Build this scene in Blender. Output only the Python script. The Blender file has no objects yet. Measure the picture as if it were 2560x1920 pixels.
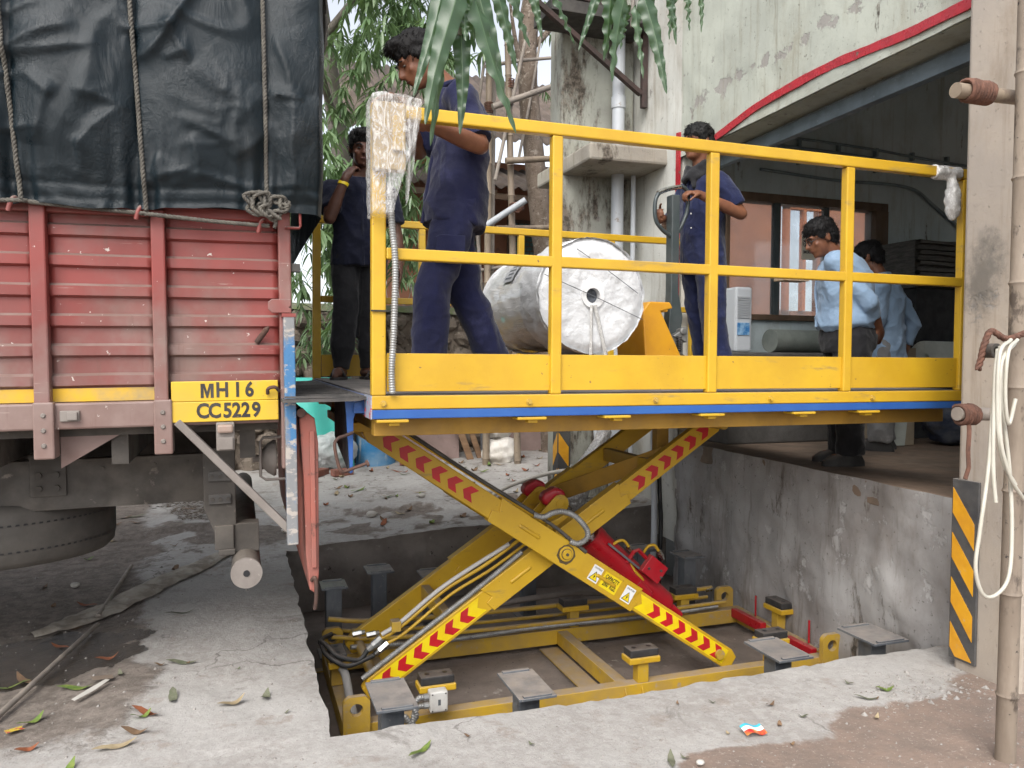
import bpy, bmesh, math, random
import numpy as np
from mathutils import Vector, Matrix, noise
random.seed(7)
S = bpy.context.scene
C = S.collection
# ---------------------------------------------------------------- camera
cam_d = bpy.data.cameras.new('camera')
cam = bpy.data.objects.new('camera', cam_d); C.objects.link(cam)
yaw, pit, rol = math.radians(19.2125), math.radians(-1.8816), math.radians(0.3808)
_f = Vector((math.sin(yaw)*math.cos(pit), math.cos(yaw)*math.cos(pit), math.sin(pit)))
_r = Vector((math.cos(yaw), -math.sin(yaw), 0)); _u = _r.cross(_f)
_r2 = _r*math.cos(rol)+_u*math.sin(rol); _u2 = -_r*math.sin(rol)+_u*math.cos(rol)
cam.matrix_world = Matrix(((_r2.x,_u2.x,-_f.x,0),(_r2.y,_u2.y,-_f.y,0),(_r2.z,_u2.z,-_f.z,1.4),(0,0,0,1)))
cam_d.sensor_width = 36; cam_d.lens = 1965/2560*36
cam_d.clip_start = .05; cam_d.clip_end = 500
S.camera = cam
# ---------------------------------------------------------------- sky, sun, exposure
SUN_EL, SUN_AZ = math.radians(46), math.radians(214)      # azimuth clockwise from +Y: behind the camera, a little left
w = bpy.data.worlds.new('World'); S.world = w; w.use_nodes = True
nt = w.node_tree; nt.nodes.clear()
sky = nt.nodes.new('ShaderNodeTexSky'); sky.sky_type = 'NISHITA'; sky.sun_disc = False
sky.sun_elevation = SUN_EL; sky.sun_rotation = SUN_AZ
sky.air_density = .8; sky.dust_density = 2.5; sky.ozone_density = .6
bg = nt.nodes.new('ShaderNodeBackground'); bg.inputs['Strength'].default_value = .15
wo = nt.nodes.new('ShaderNodeOutputWorld')
hs = nt.nodes.new('ShaderNodeHueSaturation'); hs.inputs['Saturation'].default_value = .30      # overcast: nearly white sky
nt.links.new(sky.outputs[0], hs.inputs['Color']); nt.links.new(hs.outputs[0], bg.inputs['Color']); nt.links.new(bg.outputs[0], wo.inputs['Surface'])
sd = bpy.data.lights.new('sun', 'SUN'); sd.energy = 1.15; sd.angle = math.radians(42); sd.color = (1, .96, .9)
sun = bpy.data.objects.new('sun', sd); C.objects.link(sun)
sdir = Vector((math.sin(SUN_AZ)*math.cos(SUN_EL), math.cos(SUN_AZ)*math.cos(SUN_EL), math.sin(SUN_EL)))
sun.rotation_euler = sdir.to_track_quat('Z', 'Y').to_euler(); sun.location = (0, 0, 12)
S.view_settings.view_transform = 'Standard'; S.view_settings.look = 'None'
S.view_settings.exposure = 1.14; S.view_settings.gamma = 1.0
S.view_settings.use_curve_mapping = False
S.cycles.max_bounces = 7; S.cycles.diffuse_bounces = 4; S.cycles.glossy_bounces = 3; S.cycles.transmission_bounces = 4; S.cycles.transparent_max_bounces = 8
S.cycles.use_adaptive_sampling = True; S.cycles.adaptive_threshold = .025; S.cycles.caustics_reflective = False; S.cycles.caustics_refractive = False
# ---------------------------------------------------------------- helpers
V = Vector
def ns(p, s=1.0): return noise.noise(V(p)*s)
def fbm(p, s=1.0, o=4): return noise.fractal(V(p)*s, 1.0, 2.0, o)
def cat(pts, n=8):
    P = [V(p) for p in pts]
    if len(P) < 3: return P
    P = [P[0]*2-P[1]]+P+[P[-1]*2-P[-2]]; out = []
    for i in range(1, len(P)-2):
        for k in range(n):
            t = k/n; a, b, c, d = P[i-1:i+3]
            out.append(.5*((2*b)+(c-a)*t+(2*a-5*b+4*c-d)*t*t+(-a+3*b-3*c+d)*t**3))
    out.append(P[-2]); return out
class MB:
    def __init__(s): s.v = []; s.f = []
    def add(s, vs, fs):
        o = len(s.v); s.v += [tuple(p) for p in vs]; s.f += [tuple(i+o for i in f) for f in fs]; return s
    def box(s, x0, x1, y0, y1, z0, z1):
        return s.add([(x0,y0,z0),(x1,y0,z0),(x1,y1,z0),(x0,y1,z0),(x0,y0,z1),(x1,y0,z1),(x1,y1,z1),(x0,y1,z1)],
            [(0,3,2,1),(4,5,6,7),(0,1,5,4),(1,2,6,5),(2,3,7,6),(3,0,4,7)])
    def beam(s, p, q, w, h, up=(0,0,1)):
        p, q = V(p), V(q); d = (q-p).normalized(); sd = d.cross(V(up)).normalized()*w/2; u = sd.cross(d).normalized()*h/2
        c = [p-sd-u, p+sd-u, p+sd+u, p-sd+u]; e = [q-sd-u, q+sd-u, q+sd+u, q-sd+u]
        return s.add(c+e, [(0,1,2,3),(7,6,5,4),(0,4,5,1),(1,5,6,2),(2,6,7,3),(3,7,4,0)])
    def prism(s, poly, o, u, v, w):
        o, u, v, w = V(o), V(u), V(v), V(w); n = len(poly)
        a = [o+u*x+v*y for x, y in poly]; b = [p+w for p in a]
        return s.add(a+b, [tuple(range(n)), tuple(range(2*n-1, n-1, -1))]+[(i, i+n, (i+1) % n+n, (i+1) % n) for i in range(n)])
    def tube(s, pts, r, n=8, cap=True, ell=None):
        P = [V(p) for p in pts]; m = len(P)
        R = r if isinstance(r, (list, tuple)) else [r]*m
        t0 = (P[1]-P[0]).normalized(); ref = V((0,0,1)) if abs(t0.z) < .9 else V((1,0,0))
        a = t0.cross(ref).normalized(); vs = []; fs = []
        for i in range(m):
            t = (P[min(i+1, m-1)]-P[max(i-1, 0)])
            t = t.normalized() if t.length > 1e-9 else t0
            a = (a-t*a.dot(t)); a = a.normalized() if a.length > 1e-6 else t.orthogonal().normalized()
            b = t.cross(a)
            for k in range(n):
                th = 2*math.pi*k/n; vs.append(P[i]+(a*math.cos(th)+b*math.sin(th))*R[i])
        for i in range(m-1):
            for k in range(n):
                k2 = (k+1) % n; fs.append((i*n+k, i*n+k2, (i+1)*n+k2, (i+1)*n+k))
        if cap: fs.append(tuple(range(n-1, -1, -1))); fs.append(tuple((m-1)*n+k for k in range(n)))
        return s.add(vs, fs)
    def cyl(s, p, q, r, r2=None, n=20, cap=True): return s.tube([p, q], [r, r if r2 is None else r2], n, cap)
    def ball(s, c, r, n=14, m=9, ax=None):
        c = V(c); r = r if isinstance(r, (list, tuple)) else (r, r, r)
        A = ax or (V((1,0,0)), V((0,1,0)), V((0,0,1))); vs = []; fs = []
        for i in range(1, m):
            ph = math.pi*i/m
            for k in range(n):
                th = 2*math.pi*k/n
                vs.append(c+A[0]*(r[0]*math.sin(ph)*math.cos(th))+A[1]*(r[1]*math.sin(ph)*math.sin(th))+A[2]*(r[2]*math.cos(ph)))
        t = len(vs); vs += [c+A[2]*r[2], c-A[2]*r[2]]
        for i in range(m-2):
            for k in range(n):
                k2 = (k+1) % n; fs.append((i*n+k, (i+1)*n+k, (i+1)*n+k2, i*n+k2))
        for k in range(n):
            k2 = (k+1) % n; fs.append((t, k, k2)); fs.append((t+1, (m-2)*n+k2, (m-2)*n+k))
        return s.add(vs, fs)
    def cap(s, p, q, r1, r2, n=12):
        p, q = V(p), V(q); d = (q-p); L = d.length; d = d/L if L > 1e-6 else V((0,0,1)); P = []; R = []
        for k in range(4):
            t = math.pi/2*(k+.15)/4; P.append(p-d*r1*math.cos(t)); R.append(r1*math.sin(t))
        P += [p, q]; R += [r1, r2]
        for k in range(3, -1, -1):
            t = math.pi/2*(k+.15)/4; P.append(q+d*r2*math.cos(t)); R.append(r2*math.sin(t))
        return s.tube(P, R, n)
    def loft(s, rings, n=24, cap=True):      # rings: (centre, a-vector, b-vector[, power])
        vs = []; fs = []; m = len(rings)
        for rg in rings:
            c, a, b = V(rg[0]), V(rg[1]), V(rg[2]); e = rg[3] if len(rg) > 3 else 1.0
            for k in range(n):
                th = 2*math.pi*k/n; x, y = math.cos(th), math.sin(th)
                x = math.copysign(abs(x)**e, x); y = math.copysign(abs(y)**e, y); vs.append(c+a*x+b*y)
        for i in range(m-1):
            for k in range(n):
                k2 = (k+1) % n; fs.append((i*n+k, i*n+k2, (i+1)*n+k2, (i+1)*n+k))
        if cap: fs.append(tuple(range(n-1, -1, -1))); fs.append(tuple((m-1)*n+k for k in range(n)))
        return s.add(vs, fs)
    def grid(s, fn, nu, nv, flip=False):
        vs = [fn(i/nu, j/nv) for j in range(nv+1) for i in range(nu+1)]; k = nu+1
        fs = [(j*k+i, j*k+i+1, (j+1)*k+i+1, (j+1)*k+i) for j in range(nv) for i in range(nu)]
        if flip: fs = [f[::-1] for f in fs]
        return s.add(vs, fs)
    def mesh(s, name, fix=True):
        me = bpy.data.meshes.new(name); me.from_pydata(s.v, [], s.f); 
        if fix:
            bm = bmesh.new(); bm.from_mesh(me); bmesh.ops.recalc_face_normals(bm, faces=bm.faces); bm.to_mesh(me); bm.free()
        me.update(); return me
    def build(s, name, mat, parent=None, smooth=None, bevel=0, fix=True, sol=0):
        return link(name, s.mesh(name, fix), mat, parent, smooth, bevel, sol)
BASE = {}
def link(name, me, mat, parent=None, smooth=None, bevel=0, sol=0):
    o = bpy.data.objects.new(name, me); C.objects.link(o)
    if mat and not me.materials: me.materials.append(mat)
    if smooth is not None:
        me.shade_smooth(); me.set_sharp_from_angle(angle=math.radians(smooth))
    if sol:
        m = o.modifiers.new('thick', 'SOLIDIFY'); m.thickness = sol; m.offset = 0
    if bevel:
        m = o.modifiers.new('bevel', 'BEVEL'); m.width = bevel; m.segments = 2; m.limit_method = 'ANGLE'; m.angle_limit = math.radians(50)
    if parent is not None:
        o.parent = parent
        if parent.type == 'EMPTY': o.matrix_parent_inverse = Matrix.Translation(-V(parent['_b'])) if '_b' in parent else Matrix.Translation(-parent.location)
    return o
def tag(o, label, cate, group=None):
    o['label'] = label; o['category'] = cate
    if group: o['group'] = group
    return o
def thing(name, label, cate, loc=(0,0,0), group=None, rot=None):
    e = bpy.data.objects.new(name, None); C.objects.link(e); e.location = loc; e.empty_display_size = .1
    if rot: e.rotation_euler = rot
    return tag(e, label, cate, group)
def struct(o, kind='structure'): o['kind'] = kind; return o
def copy_tree(o, parent=None):
    c = o.copy(); C.objects.link(c); c.parent = parent
    if parent is not None: c.matrix_parent_inverse = o.matrix_parent_inverse.copy()
    for ch in [k for k in C.objects if k.parent == o]: copy_tree(ch, c)
    return c
def ribbed(pts, r, pitch=.012, n=10, amp=.14):
    P = cat(pts, 24); L = [0]
    for i in range(1, len(P)): L.append(L[-1]+(P[i]-P[i-1]).length)
    out = []; R = []; m = max(4, int(L[-1]/(pitch/4))); j = 0
    for i in range(m+1):
        s = L[-1]*i/m
        while j < len(L)-2 and L[j+1] < s: j += 1
        t = (s-L[j])/max(1e-9, L[j+1]-L[j]); out.append(P[j].lerp(P[j+1], min(1, t)))
        R.append(r*(1+amp*math.sin(2*math.pi*i/4+.7)))
    return MB().tube(out, R, n)
def text(name, body, size, o, u, v, mat, parent, bold=0, sx=1.0, align='CENTER', thick=.0006, space=1.0):
    cu = bpy.data.curves.new(name, 'FONT'); cu.body = body; cu.size = size; cu.align_x = align; cu.align_y = 'CENTER'
    cu.offset = bold; cu.space_character = space; cu.resolution_u = 3
    t = bpy.data.objects.new(name, cu); C.objects.link(t)
    me = bpy.data.meshes.new_from_object(t.evaluated_get(bpy.context.evaluated_depsgraph_get()))
    bpy.data.objects.remove(t); u, v, o = V(u), V(v), V(o); n = u.cross(v)
    for p in me.vertices: p.co = o+u*(p.co.x*sx)+v*p.co.y+n*(thick)
    me.materials.clear(); return link(name, me, mat, parent)
def remesh(mb, voxel, name, smooth=4, disp=None):
    me = mb.mesh('tmp', False); o = bpy.data.objects.new('tmp', me); C.objects.link(o)
    m = o.modifiers.new('r', 'REMESH'); m.mode = 'VOXEL'; m.voxel_size = voxel
    m = o.modifiers.new('s', 'SMOOTH'); m.iterations = smooth; m.factor = .5
    dg = bpy.context.evaluated_depsgraph_get()
    out = bpy.data.meshes.new_from_object(o.evaluated_get(dg)); bpy.data.objects.remove(o); bpy.data.meshes.remove(me)
    out.name = name
    if disp:
        nn = [v.normal.copy() for v in out.vertices]
        for v, n in zip(out.vertices, nn): v.co = v.co+n*disp(v.co, n)
    out.shade_smooth(); return out
# ---------------------------------------------------------------- materials
def rgb(*c): return tuple(c)+(1,)
class N:
    def __init__(s, m): s.t = m.node_tree; s.pos = None
    def n(s, t, **k):
        x = s.t.nodes.new(t)
        for a, b in k.items(): setattr(x, a, b)
        return x
    def l(s, a, b): s.t.links.new(a, b)
    def P(s):
        if s.pos is None: s.pos = s.n('ShaderNodeNewGeometry')
        return s.pos.outputs['Position']
    def noise(s, scale, detail=5, rough=.6, stretch=None, dist=0, off=0):
        x = s.n('ShaderNodeTexNoise'); x.inputs['Scale'].default_value = scale; x.inputs['Detail'].default_value = detail
        x.inputs['Roughness'].default_value = rough; x.inputs['Distortion'].default_value = dist
        mp = s.n('ShaderNodeMapping'); mp.inputs['Scale'].default_value = stretch or (1,1,1); mp.inputs['Location'].default_value = (off, off*.7, off*.3)
        s.l(s.P(), mp.inputs['Vector']); s.l(mp.outputs[0], x.inputs['Vector']); return x.outputs['Fac']
    def ramp(s, fac, lo, hi, a=0., b=1.):
        x = s.n('ShaderNodeMapRange'); x.inputs['From Min'].default_value = lo; x.inputs['From Max'].default_value = hi
        x.inputs['To Min'].default_value = a; x.inputs['To Max'].default_value = b; x.interpolation_type = 'SMOOTHSTEP'
        s.l(fac, x.inputs['Value']); return x.outputs['Result']
    def mix(s, fac, a, b, blend='MIX'):
        x = s.n('ShaderNodeMix', data_type='RGBA', blend_type=blend)
        for sock, val in ((x.inputs[0], fac), (x.inputs[6], a), (x.inputs[7], b)):
            if isinstance(val, (int, float)): sock.default_value = val
            elif isinstance(val, tuple): sock.default_value = val if len(val) == 4 else val+(1,)
            else: s.l(val, sock)
        return x.outputs[2]
    def math(s, op, a, b=0.):
        x = s.n('ShaderNodeMath', operation=op)
        for i, val in enumerate((a, b)):
            if isinstance(val, (int, float)): x.inputs[i].default_value = val
            else: s.l(val, x.inputs[i])
        return x.outputs[0]
def newmat(name):
    m = bpy.data.materials.new(name); m.use_nodes = True; return m, N(m), m.node_tree.nodes['Principled BSDF']
def pm(name, base, rough=.6, metal=0., var=None, vs=4., vr=(.35,.65), vstr=None, spot=None, ss=14., st=(.62,.7), sstr=None, spot2=None, s2=40., s2t=(.66,.7),
       dust=None, dustamt=.8, bump=0., bs=40., bstr=None, bd=.01, bump2=0., b2s=6., rvar=.12, spec=.5, trans=0, alpha=1., coat=0., sheen=0., dth=(.3,.9)):
    m, n, b = newmat(name); c = rgb(*base)
    if var: c = n.mix(n.ramp(n.noise(vs, 5, .62, vstr, off=1.3), *vr), c, rgb(*var))
    if spot: c = n.mix(n.ramp(n.noise(ss, 6, .65, sstr, off=5.1), *st), c, rgb(*spot))
    if spot2: c = n.mix(n.ramp(n.noise(s2, 4, .6, off=9.4), *s2t), c, rgb(*spot2))
    if dust:
        z = n.n('ShaderNodeSeparateXYZ'); n.P(); n.l(n.pos.outputs['Normal'], z.inputs[0])
        f = n.math('MULTIPLY', n.ramp(z.outputs[2], *dth), n.ramp(n.noise(9, 5, .65, off=3), .25, .7, dustamt*.35, dustamt))
        c = n.mix(f, c, rgb(*dust))
    if isinstance(c, tuple): b.inputs['Base Color'].default_value = c
    else: n.l(c, b.inputs['Base Color'])
    b.inputs['Metallic'].default_value = metal; b.inputs['Specular IOR Level'].default_value = spec
    if rvar: n.l(n.ramp(n.noise(vs*2.3, 4, .6, off=7), .3, .7, max(.03, rough-rvar), min(1, rough+rvar)), b.inputs['Roughness'])
    else: b.inputs['Roughness'].default_value = rough
    if trans: b.inputs['Transmission Weight'].default_value = trans
    if coat: b.inputs['Coat Weight'].default_value = coat; b.inputs['Coat Roughness'].default_value = .15
    if sheen: b.inputs['Sheen Weight'].default_value = sheen
    b.inputs['Alpha'].default_value = alpha
    last = None
    for amt, sc, st_ in ((bump2, b2s, None), (bump, bs, bstr)):
        if amt:
            bn = n.n('ShaderNodeBump'); bn.inputs['Strength'].default_value = amt; bn.inputs['Distance'].default_value = bd if sc == bs else bd*3
            n.l(n.noise(sc, 7, .68, st_, off=2.2), bn.inputs['Height'])
            if last: n.l(last, bn.inputs['Normal'])
            last = bn.outputs[0]
    if last: n.l(last, b.inputs['Normal'])
    return m
DUST = (.30, .25, .205)
M = {}
M['yellow'] = pm('yellow paint', (.57,.352,.020), .42, var=(.49,.29,.018), vs=2.2, spot=(.33,.22,.06), ss=11, st=(.58,.74), sstr=(.35,1,1.4), spot2=(.16,.095,.045), s2=48, s2t=(.69,.73), dust=(.46,.36,.24), dustamt=.45, dth=(.7,1), bump=.08, bs=60)
M['yellow_dusty'] = pm('dusty yellow paint', (.50,.315,.025), .55, var=(.40,.26,.06), vs=5, spot=(.34,.26,.17), ss=22, st=(.58,.72), dust=(.36,.29,.22), dustamt=1., dth=(.5,.95), bump=.15, bs=50)
M['blue'] = pm('blue paint', (.020,.085,.31), .45, var=(.027,.105,.33), vs=5, spot=(.35,.38,.42), ss=30, st=(.70,.76), dust=(.3,.28,.26), dustamt=.4)
M['red'] = pm('red paint', (.42,.008,.016), .38, var=(.36,.01,.02), vs=5, spot=(.30,.03,.03), ss=25, dust=(.4,.2,.17), dustamt=.4)
M['decal_red'] = pm('red decal', (.50,.014,.02), .4, var=(.42,.014,.02), vs=9)
M['decal_yellow'] = pm('yellow decal', (.80,.62,.01), .4, var=(.74,.52,.012), vs=9)
M['white'] = pm('white sticker', (.75,.75,.73), .45)
M['ink'] = pm('black print', (.012,.012,.014), .5, rvar=0)
M['black'] = pm('black rubber', (.022,.021,.021), .7, var=(.04,.038,.037), vs=8, dust=(.20,.17,.15), dustamt=.6, bump=.1)
M['dark'] = pm('dark steel', (.045,.042,.04), .6, var=(.075,.068,.06), vs=8, dust=(.2,.17,.15), dustamt=.7, bump=.1)
M['steel_grey'] = pm('grey primer steel', (.105,.115,.13), .5, metal=.25, var=(.17,.18,.19), vs=9, vstr=(1,1,.25), spot=(.25,.235,.22), ss=30, st=(.62,.7), dust=(.36,.32,.29), dustamt=1., dth=(.5,.95), bump=.12)
M['galv'] = pm('galvanised conduit', (.33,.335,.33), .45, metal=.35, var=(.24,.24,.23), vs=20, dust=(.4,.36,.32), dustamt=.5)
M['chrome'] = pm('bright steel', (.6,.6,.58), .22, metal=1., var=(.45,.45,.44), vs=20)
M['hose'] = pm('black hose', (.018,.018,.018), .55, dust=(.2,.17,.15), dustamt=.5)
M['rust'] = pm('rusty steel', (.10,.05,.035), .8, var=(.055,.032,.026), vs=16, bump=.2)
# ================================================================ ground, pit
def sst(a, b, x):
    t = min(1, max(0, (x-a)/(b-a))); return t*t*(3-2*t)
def gh(x, y):
    h = .02*fbm((x, y, 0), .6, 3)
    if y > 5.5:
        h += sst(5.5, 5.9, y)*.17*min(1, max(0, (x-.3)/3.1))+.12*min(1, max(0, (y-6)/3.5))
        yc = 6.72+.12*math.sin(x*2.3)+.08*ns((x*3, 2, 0))
        h += .035*sst(-.05, .03, y-yc)*(1 if x > -1.5 else .3)
    h += .006*fbm((x, y, 3), 6, 3)
    if x < -.4: h -= .03*sst(-.4, -.8, x)*sst(2.5, 3.5, y)
    return h
PX0, PX1, PY0, PY1 = .33, 3.5, 2.9, 5.86
def lines(lo, hi, a, b, st, must):
    L = set(must); x = a
    while x <= b+1e-6: L.add(round(x, 4)); x += st
    x, s = b, st
    while x < hi: s *= 1.25; x += s; L.add(round(min(x, hi), 4))
    x, s = a, st
    while x > lo: s *= 1.25; x -= s; L.add(round(max(x, lo), 4))
    out = sorted(L); return [q for i, q in enumerate(out) if i == 0 or q-out[i-1] > .012 or q in must]
xs = lines(-60, 60, -2.2, 4.2, .036, [PX0, PX1]); ys = lines(-30, 120, 1.4, 9.6, .042, [PY0, PY1])
xs = [x for x in xs if x in (PX0, PX1) or (abs(x-PX0) > .012 and abs(x-PX1) > .012)]; ys = [y for y in ys if y in (PY0, PY1) or (abs(y-PY0) > .012 and abs(y-PY1) > .012)]
def gpt(x, y):
    X, Y = x, y
    if x == PX0 and PY0 <= y <= PY1: X += .018*fbm((0, y, 1), 5, 4)-.01
    if y == PY0 and PX0 <= x <= PX1: Y += .014*fbm((x, 0, 2), 6, 4)+.045*(x-PX0)/3.1*.6
    if y == PY1 and PX0 <= x <= PX1: Y += .03*fbm((x, 0, 5), 4, 4)+.09*(x-PX0)/3.1
    z = gh(x, y)
    if x == PX0 or y in (PY0, PY1): z -= .012*abs(fbm((x, y, 7), 9, 3))
    return (X, Y, z)
gm = MB(); nx = len(xs); vz = []
for y in ys:
    for x in xs: gm.v.append(gpt(x, y))
for j in range(len(ys)-1):
    for i in range(nx-1):
        if PX0-1e-6 <= xs[i] and xs[i+1] <= PX1+1e-6 and PY0-1e-6 <= ys[j] and ys[j+1] <= PY1+1e-6: continue
        gm.f.append((j*nx+i, j*nx+i+1, (j+1)*nx+i+1, (j+1)*nx+i))
gme = gm.mesh('ground', False)
att = gme.color_attributes.new('zone', 'FLOAT_COLOR', 'POINT')
for k, p in enumerate(gm.v):
    x, y = p[0], p[1]; n1 = fbm((x, y, 11), 2.2, 4); n2 = fbm((x, y, 17), 5, 4)
    ln = 2.34+.15*(x-1.39)
    dirt = sst(-.05, .10, ln-y+.10*n1+.05*n2)*sst(.1, 1.3, x+.2*n1)+.45*sst(2.75, 2.3, y+.1*n1)*sst(1.2, .2, x)+.5*sst(2.75, 3.0, x+.1*n2)*sst(2.9, 2.5, y)
    soil = sst(-.30, -.62, x+.14*n1+.06*n2+.09*(y-4.2))*sst(2.9, 3.5, y+.2*n1)
    if y > 5.6: soil = max(soil, .75*sst(.0, .45, n1+.2)*sst(5.9, 6.15, y)*sst(6.95, 6.65, y)+.45*sst(.0, .4, n2+.1*n1))
    dx, dy = (x+.86)/.40, (y-4.16)/.32; wet = sst(1.25, .75, math.hypot(dx, dy)+.55*n2+.3*n1)
    dx, dy = (x+.35)/.5, (y-7.6)/1.0; wet = max(wet, .55*sst(1.3, .5, math.hypot(dx, dy)+.5*n1))
    att.data[k].color = (min(1, dirt), soil, wet, 1)
m, n, b = newmat('yard concrete and soil')
at = n.n('ShaderNodeAttribute', attribute_name='zone'); sp = n.n('ShaderNodeSeparateColor'); n.l(at.outputs['Color'], sp.inputs[0])
c = n.mix(n.ramp(n.noise(1.7, 6, .6), .35, .65), rgb(.40,.385,.365), rgb(.315,.295,.275))
c = n.mix(n.ramp(n.noise(24, 6, .7, off=4), .42, .62), c, n.mix(.5, c, rgb(.46,.445,.425)))
c = n.mix(n.ramp(n.noise(5, 6, .7, off=8), .56, .68, 0, .6), c, rgb(.26,.215,.18))
c = n.mix(n.ramp(n.noise(95, 4, .6, off=6), .60, .66, 0, .5), c, rgb(.20,.185,.17))
c = n.mix(n.ramp(n.noise(2.6, 7, .75, dist=1.0, off=44), .57, .70, 0, .55), c, rgb(.14,.125,.11))
vo_ = n.n('ShaderNodeTexVoronoi', feature='DISTANCE_TO_EDGE'); vo_.inputs['Scale'].default_value = .75
va_ = n.n('ShaderNodeVectorMath', operation='ADD'); vn_ = n.n('ShaderNodeTexNoise'); vn_.inputs['Scale'].default_value = 4; vn_.inputs['Detail'].default_value = 7; n.l(n.P(), vn_.inputs['Vector'])
vs_ = n.n('ShaderNodeVectorMath', operation='SCALE'); vs_.inputs['Scale'].default_value = .5; n.l(vn_.outputs['Color'], vs_.inputs[0]); n.l(n.P(), va_.inputs[0]); n.l(vs_.outputs[0], va_.inputs[1]); n.l(va_.outputs[0], vo_.inputs['Vector'])
c = n.mix(n.math('MULTIPLY', n.ramp(vo_.outputs['Distance'], .002, .007, .6, 0), n.ramp(n.noise(1.4, 3, .5, off=61), .45, .6)), c, rgb(.07,.06,.05))
dirtc = n.mix(n.ramp(n.noise(7, 6, .7, off=3), .35, .65), rgb(.25,.185,.148), rgb(.20,.155,.128))
dirtc = n.mix(n.ramp(n.noise(70, 4, .65, off=2), .60, .66, 0, .65), dirtc, rgb(.40,.35,.31))
nb = n.noise(16, 6, .7, off=12)
f = n.ramp(n.math('ADD', sp.outputs[0], n.math('MULTIPLY', n.math('SUBTRACT', nb, .5), .9)), .3, .62)
c = n.mix(f, c, dirtc)
soilc = n.mix(n.ramp(n.noise(14, 6, .7, off=9), .35, .65), rgb(.135,.113,.096), rgb(.235,.20,.172))
soilc = n.mix(n.ramp(n.noise(60, 5, .65, off=21), .6, .68, 0, .7), soilc, rgb(.30,.27,.24))
f2 = n.ramp(n.math('ADD', sp.outputs[1], n.math('MULTIPLY', n.math('SUBTRACT', nb, .5), .8)), .3, .66)
c = n.mix(f2, c, soilc)
wetf = n.ramp(n.math('ADD', sp.outputs[2], n.math('MULTIPLY', n.math('SUBTRACT', n.noise(26, 5, .6, off=31), .5), .8)), .38, .6)
c = n.mix(wetf, c, n.mix(.86, c, rgb(.018,.014,.011)))
n.l(c, b.inputs['Base Color'])
n.l(n.math('SUBTRACT', .92, n.math('MULTIPLY', wetf, .84)), b.inputs['Roughness'])
b1 = n.n('ShaderNodeBump'); b1.inputs['Strength'].default_value = .55; b1.inputs['Distance'].default_value = .012
n.l(n.math('MULTIPLY', n.noise(38, 9, .72, off=1), n.math('SUBTRACT', 1., n.math('MULTIPLY', wetf, .75))), b1.inputs['Height'])
b2 = n.n('ShaderNodeBump'); b2.inputs['Strength'].default_value = .5; b2.inputs['Distance'].default_value = .02
n.l(n.math('MULTIPLY', n.noise(12, 8, .7, off=14), n.math('ADD', n.math('MULTIPLY', f2, 1.2), .25)), b2.inputs['Height']); n.l(b1.outputs[0], b2.inputs['Normal'])
n.l(b2.outputs[0], b.inputs['Normal']); M['ground'] = m
struct(link('ground', gme, m, smooth=60))
# pit walls share the rim vertices of the ground
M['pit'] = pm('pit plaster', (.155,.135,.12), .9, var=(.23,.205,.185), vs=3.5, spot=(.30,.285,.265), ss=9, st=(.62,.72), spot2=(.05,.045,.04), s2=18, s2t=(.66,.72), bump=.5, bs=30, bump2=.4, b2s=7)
ZF = -.47
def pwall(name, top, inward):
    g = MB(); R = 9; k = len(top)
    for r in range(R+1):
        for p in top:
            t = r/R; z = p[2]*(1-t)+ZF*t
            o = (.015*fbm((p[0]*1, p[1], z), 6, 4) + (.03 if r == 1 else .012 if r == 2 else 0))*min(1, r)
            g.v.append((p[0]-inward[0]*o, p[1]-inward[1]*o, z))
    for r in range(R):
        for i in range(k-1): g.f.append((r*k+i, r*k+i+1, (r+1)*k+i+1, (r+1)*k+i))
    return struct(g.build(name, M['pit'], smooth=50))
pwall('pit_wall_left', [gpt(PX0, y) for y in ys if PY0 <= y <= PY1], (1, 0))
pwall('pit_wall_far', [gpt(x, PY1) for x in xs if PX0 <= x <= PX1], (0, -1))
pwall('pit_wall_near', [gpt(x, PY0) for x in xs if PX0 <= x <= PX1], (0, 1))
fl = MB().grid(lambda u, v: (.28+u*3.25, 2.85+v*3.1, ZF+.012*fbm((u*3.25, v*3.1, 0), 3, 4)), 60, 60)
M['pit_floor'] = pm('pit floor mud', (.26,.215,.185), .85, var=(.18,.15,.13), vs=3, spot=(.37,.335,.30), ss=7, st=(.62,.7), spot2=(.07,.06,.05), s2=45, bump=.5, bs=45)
struct(fl.build('pit_floor', M['pit_floor'], smooth=60))
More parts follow.
